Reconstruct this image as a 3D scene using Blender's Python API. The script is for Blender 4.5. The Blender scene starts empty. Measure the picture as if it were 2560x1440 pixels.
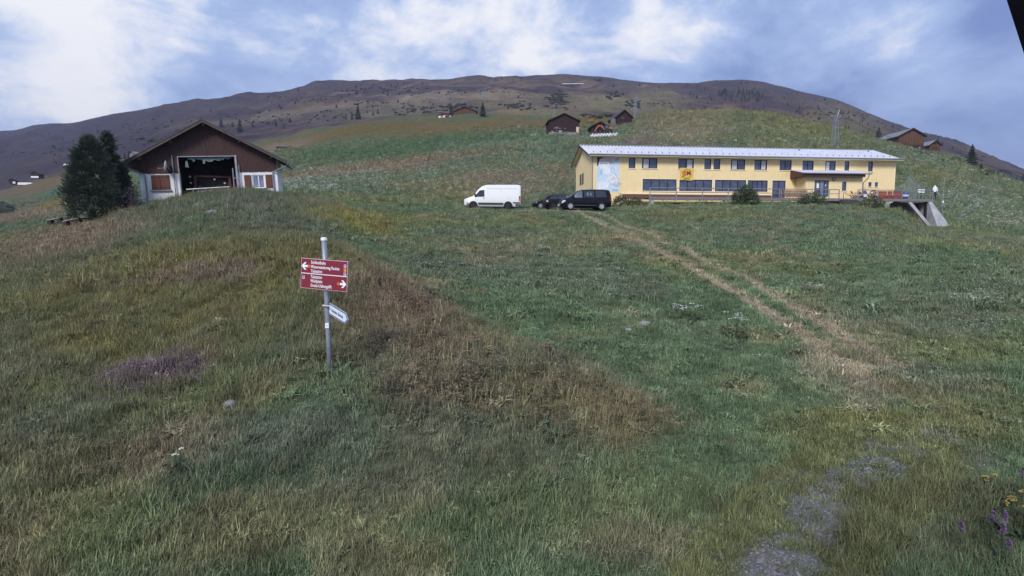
import bpy, bmesh, math, random
import numpy as np
from mathutils import Vector, Matrix

SC = bpy.context.scene
COL = SC.collection
random.seed(7)
RNG = np.random.default_rng(11)
R = math.radians

# ------------------------------------------------------------------ camera
CAMZ = 4.2                      # camera height over the ground at its foot
F = 1400.0                      # focal length in photo pixels (2560 wide)
PITCH, ROLL = R(4.9), R(0.0)
cam = bpy.data.cameras.new('camera')
cam.sensor_width = 36.0
cam.lens = 36.0 * F / 2560.0
cam.clip_start, cam.clip_end = 0.05, 20000
camo = bpy.data.objects.new('camera', cam)
COL.objects.link(camo)
_f = Vector((0, math.cos(PITCH), -math.sin(PITCH)))
_u = Vector((0, math.sin(PITCH), math.cos(PITCH)))
_r = Vector((1, 0, 0))
RIGHT = math.cos(ROLL) * _r + math.sin(ROLL) * _u
UP = -math.sin(ROLL) * _r + math.cos(ROLL) * _u
camo.matrix_world = Matrix((
    (RIGHT.x, UP.x, -_f.x, 0), (RIGHT.y, UP.y, -_f.y, 0), (RIGHT.z, UP.z, -_f.z, CAMZ), (0, 0, 0, 1)))
SC.camera = camo
FWD = _f

# ------------------------------------------------------------------ light, sky, exposure
SUN_DIR = Vector((-0.32, -0.72, 0.62)).normalized()
SUN_EL = math.asin(SUN_DIR.z)
SUN_ROT = math.atan2(SUN_DIR.x, SUN_DIR.y)
sun = bpy.data.lights.new('sun', 'SUN')
sun.energy, sun.angle, sun.color = 2.0, R(18), (1.0, 0.95, 0.88)
suno = bpy.data.objects.new('sun', sun)
COL.objects.link(suno)
suno.rotation_euler = (-SUN_DIR).to_track_quat('-Z', 'Y').to_euler()
SC.view_settings.view_transform = 'Standard'
SC.view_settings.look = 'None'
SC.view_settings.exposure = 0.70
SC.view_settings.gamma = 1.0
SC.view_settings.use_curve_mapping = False
SC.cycles.use_denoising = True
SC.cycles.max_bounces = 6
SC.cycles.volume_bounces = 0
SC.cycles.transparent_max_bounces = 16
SC.cycles.sample_clamp_indirect = 6.0

W = bpy.data.worlds.new('World')
SC.world = W
W.use_nodes = True


def ray(px, py):
    xc, yc = float(px - 1280.0) / F, float(720.0 - py) / F
    return FWD + xc * RIGHT + yc * UP


def wpt(px, py, d):
    """Point seen at a photo position, d metres ahead of the camera."""
    v = ray(px, py)
    v = v * (d / v.y)
    return Vector((v.x, v.y, v.z + CAMZ))


def project(p):
    v = Vector((p[0], p[1], p[2] - CAMZ))
    zc = v.dot(FWD)
    return 1280 + F * v.dot(RIGHT) / zc, 720 - F * v.dot(UP) / zc


class NT:
    """Small helper round a node tree."""
    def __init__(s, tree):
        s.t, s.n, s.l = tree, tree.nodes, tree.links
        s.n.clear()

    def add(s, typ, ins=None, **kw):
        nd = s.n.new(typ)
        for k, v in kw.items():
            setattr(nd, k, v)
        for k, v in (ins or {}).items():
            if isinstance(v, bpy.types.NodeSocket):
                s.l.new(v, nd.inputs[k])
            else:
                nd.inputs[k].default_value = v
        return nd

    def math(s, op, a, b=0.0, c=0.0, clamp=False):
        nd = s.n.new('ShaderNodeMath'); nd.operation = op; nd.use_clamp = clamp
        for i, v in enumerate((a, b, c)):
            if isinstance(v, bpy.types.NodeSocket):
                s.l.new(v, nd.inputs[i])
            else:
                nd.inputs[i].default_value = v
        return nd.outputs[0]

    def vmath(s, op, a, b=(0, 0, 0)):
        nd = s.n.new('ShaderNodeVectorMath'); nd.operation = op
        for i, v in enumerate((a, b)):
            if isinstance(v, bpy.types.NodeSocket):
                s.l.new(v, nd.inputs[i])
            else:
                nd.inputs[i].default_value = v
        return nd

    def mix(s, f, a, b, blend='MIX'):
        nd = s.n.new('ShaderNodeMix'); nd.data_type = 'RGBA'; nd.blend_type = blend
        for i, v in ((0, f), (6, a), (7, b)):
            if isinstance(v, bpy.types.NodeSocket):
                s.l.new(v, nd.inputs[i])
            else:
                nd.inputs[i].default_value = v if i == 0 else (*v[:3], 1)
        return nd.outputs[2]

    def ramp(s, f, lo, hi):
        nd = s.n.new('ShaderNodeMapRange'); nd.interpolation_type = 'SMOOTHSTEP'
        nd.inputs[1].default_value = lo; nd.inputs[2].default_value = hi
        s.l.new(f, nd.inputs[0])
        return nd.outputs[0]

    def noise(s, vec, scale, detail=4.0, rough=0.55, dist=0.0):
        nd = s.n.new('ShaderNodeTexNoise')
        nd.inputs['Scale'].default_value = scale; nd.inputs['Detail'].default_value = detail
        nd.inputs['Roughness'].default_value = rough; nd.inputs['Distortion'].default_value = dist
        s.l.new(vec, nd.inputs['Vector'])
        return nd.outputs['Fac']


def make_world():
    t = NT(W.node_tree)
    out = t.add('ShaderNodeOutputWorld')
    sky = t.add('ShaderNodeTexSky', sky_type='NISHITA', sun_disc=False)
    sky.sun_elevation, sky.sun_rotation = SUN_EL, SUN_ROT
    sky.altitude = 1500
    clear = t.add('ShaderNodeBackground', {'Color': sky.outputs[0], 'Strength': 0.07})
    g = t.add('ShaderNodeTexCoord').outputs['Generated']
    sep = t.add('ShaderNodeSeparateXYZ', {0: g})
    zz = t.math('ADD', t.math('MAXIMUM', sep.outputs[2], 0.0), 0.16)
    p = t.add('ShaderNodeCombineXYZ', {0: t.math('DIVIDE', sep.outputs[0], zz),
                                       1: t.math('DIVIDE', sep.outputs[1], zz), 2: 0.37}).outputs[0]
    broad = t.noise(p, 0.62, 5.0, 0.5, 0.25)
    puff = t.add('ShaderNodeMapping', {'Vector': g, 'Scale': (1.0, 1.0, 1.7)}).outputs[0]
    mid = t.noise(puff, 4.6, 9.0, 0.60, 0.35)
    fine = t.noise(puff, 13.0, 8.0, 0.62, 0.3)
    # thin places where the light breaks through, each a direction in the sky
    glow = 0.0
    for (px, py, width, amt) in ((190, 150, 0.17, 0.36), (960, 170, 0.13, 0.24), (1640, 80, 0.07, 0.20),
                                 (1300, 60, 0.12, 0.16), (2010, 70, 0.12, 0.16), (2350, 100, 0.11, 0.38),
                                 (2150, 330, 0.30, -0.19), (620, 150, 0.12, -0.10), (1560, 190, 0.20, -0.05),
                                 (2480, 40, 0.05, -0.35), (30, 110, 0.06, -0.25), (2480, 340, 0.25, -0.10)):
        d = ray(px, py).normalized()
        dist = t.vmath('DISTANCE', t.vmath('NORMALIZE', g).outputs[0], tuple(d)).outputs['Value']
        k = t.math('EXPONENT', t.math('MULTIPLY', t.math('POWER', t.math('DIVIDE', dist, width), 2.0), -1.0))
        glow = t.math('ADD', t.math('MULTIPLY', k, amt), glow)
    dens = t.math('ADD', t.math('ADD', t.math('MULTIPLY', broad, 0.30), t.math('MULTIPLY', mid, 0.95)),
                  t.math('ADD', t.math('MULTIPLY', fine, 0.40), glow))
    col = t.mix(t.ramp(dens, 0.52, 1.04), (0.12, 0.18, 0.39), (0.33, 0.425, 0.63))
    col = t.mix(t.ramp(dens, 0.88, 1.16), col, (0.74, 0.73, 0.73))
    cloud = t.add('ShaderNodeBackground', {'Color': col, 'Strength': 1.0})
    mx = t.add('ShaderNodeMixShader', {0: 0.86, 1: clear.outputs[0], 2: cloud.outputs[0]})
    t.l.new(mx.outputs[0], out.inputs[0])


make_world()

# ------------------------------------------------------------------ object helpers
def prop(o, label=None, cat=None, group=None, kind=None):
    if label: o['label'] = label
    if cat: o['category'] = cat
    if group: o['group'] = group
    if kind: o['kind'] = kind
    return o


def thing(name, label, cat, loc=(0, 0, 0), rz=0.0, group=None):
    o = bpy.data.objects.new(name, None)
    o.empty_display_size = 0.3
    COL.objects.link(o)
    o.location = loc
    o.rotation_euler = (0, 0, rz)
    return prop(o, label, cat, group)


def mesh_obj(name, me, parent=None):
    o = bpy.data.objects.new(name, me)
    COL.objects.link(o)
    if parent is not None:
        o.parent = parent
    return o


def copy_tree(o, parent=None, label=None):
    c = o.copy(); COL.objects.link(c); c.parent = parent
    if label: c['label'] = label
    for ch in list(o.children):
        copy_tree(ch, c)
    return c


class MB:
    """Collects shapes for ONE mesh object."""
    def __init__(s, m=None):
        s.v, s.f, s.mi, s.m = [], [], [], m
        s.cur = 0

    def add(s, vs, fs):
        o = len(s.v)
        for p in vs:
            p = Vector(p)
            s.v.append(tuple(s.m @ p) if s.m is not None else tuple(p))
        for q in fs:
            s.f.append(tuple(i + o for i in q)); s.mi.append(s.cur)
        return s

    def box(s, x0, x1, y0, y1, z0, z1, m=None):
        vs = [(x, y, z) for z in (z0, z1) for y in (y0, y1) for x in (x0, x1)]
        if m is not None:
            vs = [tuple(m @ Vector(p)) for p in vs]
        return s.add(vs, [(0, 2, 3, 1), (4, 5, 7, 6), (0, 1, 5, 4), (2, 6, 7, 3), (0, 4, 6, 2), (1, 3, 7, 5)])

    def bar(s, a, b, w, h=None, up=(0, 0, 1)):
        a, b = Vector(a), Vector(b); h = h or w
        d = b - a; L = d.length
        if L < 1e-6: return s
        d.normalize(); upv = Vector(up)
        if abs(d.dot(upv)) > 0.98: upv = Vector((0, 1, 0))
        x = d.cross(upv).normalized(); z = x.cross(d)
        vs = [tuple(a + d * t + x * i * w / 2 + z * j * h / 2) for t in (0, L) for (i, j) in ((-1, -1), (1, -1), (1, 1), (-1, 1))]
        return s.add(vs, [(3, 2, 1, 0), (4, 5, 6, 7), (0, 1, 5, 4), (1, 2, 6, 5), (2, 3, 7, 6), (3, 0, 4, 7)])

    def tube(s, pts, r, n=8, r1=None, cap=True):
        pts = [Vector(p) for p in pts]
        rings = []
        k = len(pts)
        px = None
        for i, p in enumerate(pts):
            d = (pts[min(i + 1, k - 1)] - pts[max(i - 1, 0)]).normalized()
            if px is None:
                px = d.orthogonal().normalized()
            px = (px - d * px.dot(d)).normalized()
            py = d.cross(px)
            rr = r if r1 is None else r + (r1 - r) * i / max(1, k - 1)
            rings.append([tuple(p + (px * math.cos(2 * math.pi * j / n) + py * math.sin(2 * math.pi * j / n)) * rr) for j in range(n)])
        vs = [q for g in rings for q in g]
        fs = [(i * n + j, i * n + (j + 1) % n, (i + 1) * n + (j + 1) % n, (i + 1) * n + j) for i in range(k - 1) for j in range(n)]
        if cap:
            fs += [tuple(range(n - 1, -1, -1)), tuple((k - 1) * n + j for j in range(n))]
        return s.add(vs, fs)

    def prism(s, poly, y0, y1, plane='xz'):
        """Polygon in the xz (or xy, yz) plane, thickened along the third axis."""
        n = len(poly)
        def pt(a, b, t):
            return (a, t, b) if plane == 'xz' else ((a, b, t) if plane == 'xy' else (t, a, b))
        vs = [pt(a, b, y0) for a, b in poly] + [pt(a, b, y1) for a, b in poly]
        fs = [tuple(range(n)), tuple(range(2 * n - 1, n - 1, -1))] + [(i, i + n, (i + 1) % n + n, (i + 1) % n) for i in range(n)]
        return s.add(vs, fs)

    def lathe(s, prof, n=16, m=None, axis='z'):
        vs, fs = [], []
        for (r, h) in prof:
            for j in range(n):
                a = 2 * math.pi * j / n
                p = (r * math.cos(a), r * math.sin(a), h)
                if axis == 'y': p = (p[0], p[2], p[1])
                vs.append(tuple(m @ Vector(p)) if m is not None else p)
        for i in range(len(prof) - 1):
            for j in range(n):
                fs.append((i * n + j, i * n + (j + 1) % n, (i + 1) * n + (j + 1) % n, (i + 1) * n + j))
        fs.append(tuple(range(n - 1, -1, -1)))
        fs.append(tuple((len(prof) - 1) * n + j for j in range(n)))
        return s.add(vs, fs)

    def blob(s, c, r, jit=0.25, seg=7, rings=5, rnd=random):
        vs, fs = [], []
        rx, ry, rz = (r, r, r) if not isinstance(r, (tuple, list)) else r
        for i in range(rings + 1):
            th = math.pi * i / rings
            for j in range(seg):
                ph = 2 * math.pi * (j + 0.5 * (i % 2)) / seg
                k = 1 + rnd.uniform(-jit, jit)
                vs.append((c[0] + rx * k * math.sin(th) * math.cos(ph), c[1] + ry * k * math.sin(th) * math.sin(ph), c[2] + rz * k * math.cos(th)))
        for i in range(rings):
            for j in range(seg):
                fs.append((i * seg + j, (i + 1) * seg + j, (i + 1) * seg + (j + 1) % seg, i * seg + (j + 1) % seg))
        return s.add(vs, fs)

    def mesh(s, name, mats):
        me = bpy.data.meshes.new(name)
        me.from_pydata(s.v, [], s.f)
        mats = mats if isinstance(mats, (list, tuple)) else [mats]
        for m in mats: me.materials.append(m)
        if len(mats) > 1: me.polygons.foreach_set('material_index', s.mi)
        bm = bmesh.new(); bm.from_mesh(me)
        bmesh.ops.recalc_face_normals(bm, faces=bm.faces)
        bm.to_mesh(me); bm.free()
        me.update()
        return me

    def build(s, name, mats, parent=None, smooth=False, bevel=0.0):
        me = s.mesh(name, mats)
        if smooth:
            me.polygons.foreach_set('use_smooth', [True] * len(me.polygons))
        o = mesh_obj(name, me, parent)
        if bevel:
            b = o.modifiers.new('bevel', 'BEVEL'); b.width = bevel; b.segments = 2; b.limit_method = 'ANGLE'
        return o


def text_part(string, size, m, mat, parent, name='lettering', align='LEFT', depth=0.002, xscale=1.0):
    """Raised lettering: a mesh in the local xz plane facing -y, put in place by m."""
    cu = bpy.data.curves.new('lettering', 'FONT')
    cu.body, cu.size, cu.align_x, cu.extrude = string, size, align, depth
    cu.resolution_u = 2
    cu.offset = size * 0.012
    ob = bpy.data.objects.new('lettering', cu); COL.objects.link(ob)
    dg = bpy.context.evaluated_depsgraph_get()
    me = bpy.data.meshes.new_from_object(ob.evaluated_get(dg))
    bpy.data.objects.remove(ob); bpy.data.curves.remove(cu)
    me.transform(m @ Matrix.Rotation(R(90), 4, 'X') @ Matrix.Diagonal((xscale, 1, 1, 1)))
    me.materials.clear(); me.materials.append(mat)
    return mesh_obj(name, me, parent)


# ------------------------------------------------------------------ materials
MATS = {}
def mat(name, col, rough=0.8, metal=0.0, var=0.18, scale=3.0, bump=0.15, bscale=None, col2=None, stretch=None, spec=0.4, streak=0.0):
    """Principled paint/wood/metal with noise in its colour and a fine relief."""
    if name in MATS: return MATS[name]
    m = bpy.data.materials.new(name); m.use_nodes = True
    t = NT(m.node_tree)
    out = t.add('ShaderNodeOutputMaterial')
    b = t.add('ShaderNodeBsdfPrincipled', {'Roughness': rough, 'Metallic': metal, 'Specular IOR Level': spec})
    co = t.add('ShaderNodeTexCoord').outputs['Object']
    if stretch:
        co = t.add('ShaderNodeMapping', {'Vector': co, 'Scale': stretch}).outputs[0]
    n1 = t.noise(co, scale, 6.0, 0.6)
    n2 = t.noise(co, scale * 7.3, 4.0, 0.6)
    f = t.math('ADD', t.math('MULTIPLY', n1, 0.65), t.math('MULTIPLY', n2, 0.35))
    c2 = col2 if col2 else tuple(c * (1 - 2 * var) for c in col)
    c = t.mix(t.ramp(f, 0.3, 0.7), c2, tuple(min(1, x * (1 + var * 0.4)) for x in col))
    if streak:
        st = t.noise(t.add('ShaderNodeMapping', {'Vector': t.add('ShaderNodeTexCoord').outputs['Object'], 'Scale': (2.2, 2.2, 0.12)}).outputs[0], 2.0, 5.0, 0.6)
        c = t.mix(t.math('MULTIPLY', t.ramp(st, 0.5, 0.75), streak), c, tuple(x * 0.45 for x in col))
    t.l.new(c, b.inputs['Base Color'])
    if bump:
        bp = t.add('ShaderNodeBump', {'Strength': bump, 'Distance': 0.02, 'Height': t.noise(co, bscale or scale * 9, 5.0, 0.6)})
        t.l.new(bp.outputs[0], b.inputs['Normal'])
    t.l.new(b.outputs[0], out.inputs[0])
    MATS[name] = m
    return m


def glass_mat(name, col, alpha=1.0, rough=0.06):
    if name in MATS: return MATS[name]
    m = bpy.data.materials.new(name); m.use_nodes = True
    t = NT(m.node_tree)
    out = t.add('ShaderNodeOutputMaterial')
    co = t.add('ShaderNodeTexCoord').outputs['Object']
    n = t.noise(co, 1.3, 3.0, 0.5)
    c = t.mix(t.ramp(n, 0.35, 0.65), tuple(x * 0.6 for x in col), col)
    b = t.add('ShaderNodeBsdfPrincipled', {'Roughness': rough, 'Base Color': c, 'Specular IOR Level': 0.7, 'Coat Weight': 0.4, 'Coat Roughness': 0.03})
    if alpha < 1: b.inputs['Alpha'].default_value = alpha
    t.l.new(b.outputs[0], out.inputs[0])
    MATS[name] = m
    return m


def leaf_mat(name, a, b_, rough=0.7, spec=0.15):
    """Foliage: colour varies from clump to clump (per island) and by noise."""
    if name in MATS: return MATS[name]
    m = bpy.data.materials.new(name); m.use_nodes = True
    t = NT(m.node_tree)
    out = t.add('ShaderNodeOutputMaterial')
    geo = t.add('ShaderNodeNewGeometry')
    co = t.add('ShaderNodeTexCoord').outputs['Object']
    oi = t.add('ShaderNodeObjectInfo').outputs['Random']
    f = t.math('ADD', t.math('MULTIPLY', geo.outputs['Random Per Island'], 0.45),
               t.math('ADD', t.math('MULTIPLY', t.noise(co, 1.6, 4.0), 0.45), t.math('MULTIPLY', oi, 0.2)))
    c = t.mix(t.ramp(f, 0.2, 0.85), a, b_)
    b = t.add('ShaderNodeBsdfPrincipled', {'Roughness': rough, 'Base Color': c, 'Specular IOR Level': spec})
    t.l.new(b.outputs[0], out.inputs[0])
    MATS[name] = m
    return m
# ------------------------------------------------------------------ the land
def _hash(ix, iy, seed):
    h = (ix.astype(np.int64) * 374761393 + iy.astype(np.int64) * 668265263 + seed * 974711) & 0xFFFFFFFF
    h = ((h ^ (h >> 13)) * 1274126177) & 0xFFFFFFFF
    return ((h ^ (h >> 16)) & 0xFFFFFF) / float(0xFFFFFF)


def vnoise(x, y, seed=0):
    x, y = np.asarray(x, float), np.asarray(y, float)
    ix, iy = np.floor(x), np.floor(y)
    fx, fy = x - ix, y - iy
    fx, fy = fx * fx * (3 - 2 * fx), fy * fy * (3 - 2 * fy)
    a, b = _hash(ix, iy, seed), _hash(ix + 1, iy, seed)
    c, d = _hash(ix, iy + 1, seed), _hash(ix + 1, iy + 1, seed)
    return (a * (1 - fx) + b * fx) * (1 - fy) + (c * (1 - fx) + d * fx) * fy


def fbm(x, y, seed=0, octv=4, gain=0.5):
    s, amp, tot = 0.0, 1.0, 0.0
    for k in range(octv):
        s = s + amp * vnoise(x * 2 ** k + 17.3 * k, y * 2 ** k - 9.1 * k, seed + k)
        tot += amp; amp *= gain
    return s / tot


# Lines across the slope: how far away they run (metres) and at what height they are seen,
# measured at a number of bearings. Everything between is a smooth surface.
COLS = np.array([-500, 0, 200, 400, 600, 800, 1000, 1200, 1450, 1700, 1950, 2200, 2255, 2290, 2400, 2560, 3000], float)
LINES = [
    (5.8, [1400, 1440, 1450, 1455, 1455, 1460, 1465, 1465, 1465, 1465, 1465, 1465, 1463, 1462, 1460, 1455, 1440]),
    (9.0, [1050, 1080, 1075, 1070, 1062, 1060, 1070, 1090, 1105, 1105, 1102, 1100, 1100, 1100, 1100, 1095, 1085]),
    (13.0, [850, 860, 850, 840, 838, 845, 860, 878, 893, 895, 892, 890, 890, 890, 890, 885, 870]),
    (20.0, [730, 708, 676, 642, 632, 645, 692, 722, 730, 728, 726, 725, 724, 724, 724, 720, 710]),
    (30.0, [690, 668, 620, 572, 553, 562, 612, 626, 628, 627, 626, 627, 627, 628, 630, 634, 640]),
    (42.0, [650, 600, 552, 516, 490, 512, 556, 563, 566, 568, 569, 578, 583, 588, 596, 608, 620]),
    (52.0, [630, 588, 545, 502, 476, 500, 527, 528, 529, 534, 534, 546, 556, 574, 585, 600, 612]),
    (60.0, [620, 577, 540, 492, 472, 494, 519, 523, 522, 515, 512, 526, 532, 563, 573, 590, 605]),
    (78.0, [610, 566, 532, 486, 474, 478, 488, 494, 500, 496, 496, 508, 520, 536, 548, 568, 590]),
    (110., [595, 560, 528, 490, 470, 446, 428, 412, 402, 400, 402, 440, 455, 466, 490, 530, 560]),
    (165., [580, 552, 520, 478, 446, 402, 374, 354, 336, 322, 332, 387, 402, 412, 436, 478, 530]),
    (230., [560, 528, 492, 452, 418, 372, 345, 324, 310, 281, 291, 350, 364, 374, 396, 464, 520]),
    (330., [535, 494, 456, 414, 384, 336, 305, 291, 298, 302, 322, 372, 388, 398, 420, 486, 540]),
    (480., [500, 462, 416, 376, 346, 316, 292, 279, 281, 287, 312, 354, 370, 382, 408, 478, 535]),
    (900., [440, 396, 360, 320, 290, 258, 248, 240, 239, 250, 268, 330, 348, 362, 392, 456, 520]),
]
RIDGE = [(-500, 400), (0, 340), (40, 338), (100, 321), (180, 318), (250, 301), (300, 291), (400, 273), (480, 259), (560, 246), (640, 240),
         (740, 229), (800, 211), (900, 209), (960, 213), (1040, 208), (1100, 211), (1180, 201), (1250, 200), (1420, 194), (1480, 198),
         (1560, 209), (1640, 218), (1740, 217), (1800, 211), (1870, 208), (1900, 211), (1960, 228), (2050, 246), (2110, 263), (2170, 293),
         (2230, 316), (2300, 342), (2400, 376), (2480, 410), (2560, 441), (3000, 520)]
NA = 700
A_LO, A_HI = -1.55, 1.55
AG = np.linspace(A_LO, A_HI, NA)


def _av(px, py):
    v = ray(px, py)
    return v.x / v.y, v.z / v.y


def smooth_cols(xs, ys):
    """Catmull-Rom through the columns."""
    xs, ys = np.asarray(xs), np.asarray(ys)
    m = np.gradient(ys, xs)
    q = np.clip(AG, xs[0], xs[-1])
    i = np.clip(np.searchsorted(xs, q) - 1, 0, len(xs) - 2)
    h = xs[i + 1] - xs[i]
    t = (q - xs[i]) / h
    return ((2 * t**3 - 3 * t**2 + 1) * ys[i] + (t**3 - 2 * t**2 + t) * h * m[i] + (-2 * t**3 + 3 * t**2) * ys[i + 1] + (t**3 - t**2) * h * m[i + 1])


rows_l, rows_v = [], []
rows_l.append(np.full(NA, math.log(0.8))); rows_v.append(np.full(NA, -4.3 / 0.8))
rows_l.append(np.full(NA, math.log(3.0))); rows_v.append(np.full(NA, -3.95 / 3.0))
for d, ys in LINES:
    av = np.array([_av(x, y) for x, y in zip(COLS, ys)])
    rows_l.append(np.full(NA, math.log(d))); rows_v.append(smooth_cols(av[:, 0], av[:, 1]))
rp = np.array([_av(x, y) for x, y in RIDGE])
ridge_v = smooth_cols(rp[:, 0], rp[:, 1])
ridge_d = 1450 + 150 * np.sin(AG * 5.0)
rows_l.append(np.log(ridge_d)); rows_v.append(ridge_v)
rows_l.append(np.log(ridge_d * 1.5)); rows_v.append(ridge_v - 0.05)
rows_l.append(np.log(ridge_d * 2.6)); rows_v.append(ridge_v - 0.14)
RL, RV = np.array(rows_l), np.array(rows_v)          # (K, NA)
ND = 560
LD = np.linspace(math.log(0.8), math.log(3800), ND)
TAB = np.zeros((ND, NA))
for j in range(NA):
    xs, ys = RL[:, j], RV[:, j]
    # heights (not angles) are interpolated, monotone-ish cubic
    h = np.exp(xs) * ys
    dx = np.diff(xs); dl = np.diff(h) / dx
    m = np.zeros(len(xs)); m[0], m[-1] = dl[0], dl[-1]
    for i in range(1, len(xs) - 1):
        if dl[i - 1] * dl[i] > 0:
            w1, w2 = 2 * dx[i] + dx[i - 1], dx[i] + 2 * dx[i - 1]
            m[i] = (w1 + w2) / (w1 / dl[i - 1] + w2 / dl[i])
    i = np.clip(np.searchsorted(xs, LD) - 1, 0, len(xs) - 2)
    hh = xs[i + 1] - xs[i]; t = np.clip((LD - xs[i]) / hh, 0, 1)
    TAB[:, j] = ((2 * t**3 - 3 * t**2 + 1) * h[i] + (t**3 - 2 * t**2 + t) * hh * m[i] + (-2 * t**3 + 3 * t**2) * h[i + 1] + (t**3 - t**2) * hh * m[i + 1])
# soften the joints between the lines (near land only, crests stay crisp)
for _ in range(5):
    T2 = TAB.copy()
    T2[1:-1] = 0.25 * TAB[:-2] + 0.5 * TAB[1:-1] + 0.25 * TAB[2:]
    T2[:, 1:-1] = 0.25 * T2[:, :-2] + 0.5 * T2[:, 1:-1] + 0.25 * T2[:, 2:]
    k = (LD < math.log(700))[:, None]
    TAB = np.where(k, T2, TAB)


def sstep(x, a, b):
    t = np.clip((x - a) / (b - a), 0, 1)
    return t * t * (3 - 2 * t)


BANK = None


def height(X, Y):
    X, Y = np.asarray(X, float), np.maximum(np.asarray(Y, float), 0.81)
    a = np.clip(X / Y, A_LO, A_HI - 1e-6); l = np.clip(np.log(Y), LD[0], LD[-1] - 1e-6)
    fi = (l - LD[0]) / (LD[1] - LD[0]); fj = (a - A_LO) / (AG[1] - AG[0])
    i, j = np.floor(fi).astype(int), np.floor(fj).astype(int)
    u, v = fi - i, fj - j
    h = (TAB[i, j] * (1 - u) + TAB[i + 1, j] * u) * (1 - v) + (TAB[i, j + 1] * (1 - u) + TAB[i + 1, j + 1] * u) * v
    n = (fbm(X / 1.3, Y / 1.3, 3, 3) - 0.5) * (0.17 + 0.22 * (1 - sstep(a, -0.15, 0.1)) * (1 - sstep(Y, 24, 34))) * sstep(Y, 2, 6) * (1 - sstep(Y, 40, 90))
    n = n + (fbm(X / 6, Y / 6, 5, 3) - 0.5) * (0.45 + 0.35 * (1 - sstep(a, -0.2, 0.1)) * (1 - sstep(Y, 24, 34))) * sstep(Y, 5, 14) * (1 - 0.7 * sstep(Y, 45, 55) * (1 - sstep(Y, 74, 90)))
    n = n + (fbm(X / 30, Y / 30, 9, 4) - 0.5) * 4.2 * sstep(Y, 85, 150) * (1 - 0.65 * sstep(a, 0.38, 0.55))
    # hummocks of the dry middle slope and gullies of the mountain
    n = n + (fbm(X / 34, Y / 22, 29, 3) - 0.5) * 7.0 * sstep(Y, 170, 260) * (1 - sstep(Y, 420, 700)) * (1 - sstep(a, 0.1, 0.3))
    gul = np.abs(fbm((X + 0.5 * Y) / 170, Y / 260, 13, 5) - 0.5)
    n = n + (0.14 - gul) * 80 * sstep(Y, 480, 800) * (1 - sstep(Y, 1050, 1350))
    n = n + (fbm(X / 60, Y / 60, 21, 4) - 0.5) * (16 - 9 * sstep(Y, 1100, 1350)) * sstep(Y, 480, 900)
    # bank along the lower edge of the rough mound
    if BANK is not None:
        ax, ay, bx, by = BANK
        t = (Y - ay) * (bx - ax) - (X - ax) * (by - ay)
        t = t / math.hypot(bx - ax, by - ay)            # signed distance to the line, + on the meadow side
        wob = (fbm(X / 2.2, Y / 2.2, 41, 2) - 0.5) * 1.6
        s = ((X - ax) * (bx - ax) + (Y - ay) * (by - ay)) / ((bx - ax) ** 2 + (by - ay) ** 2)
        n = n + 0.58 * (1 - sstep(t + wob, -0.9, 0.6)) * sstep(s, -0.35, 0.1) * (1 - sstep(s, 0.8, 1.15)) * sstep(t, -9, -2)
    return h + n + CAMZ


def gz(x, y):
    return float(height(np.array([x]), np.array([y]))[0])


_DM = np.exp(np.linspace(math.log(3.5), math.log(2600), 1500))


def ground_hit(px, py, dmin=0):
    """Where the line of sight through a photo position meets the land."""
    v = ray(px, py); v = v / v.y
    z = CAMZ + v.z * _DM
    g = height(v.x * _DM, _DM)
    hit = np.where((g >= z) & (_DM > dmin))[0]
    k = hit[0] if len(hit) else len(_DM) - 1
    d = _DM[k]
    return Vector((v.x * d, d, gz(v.x * d, d)))


_p0, _p1 = ground_hit(880, 655), ground_hit(1690, 1090)
BANK = (_p0.x, _p0.y, _p1.x, _p1.y)

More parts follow.
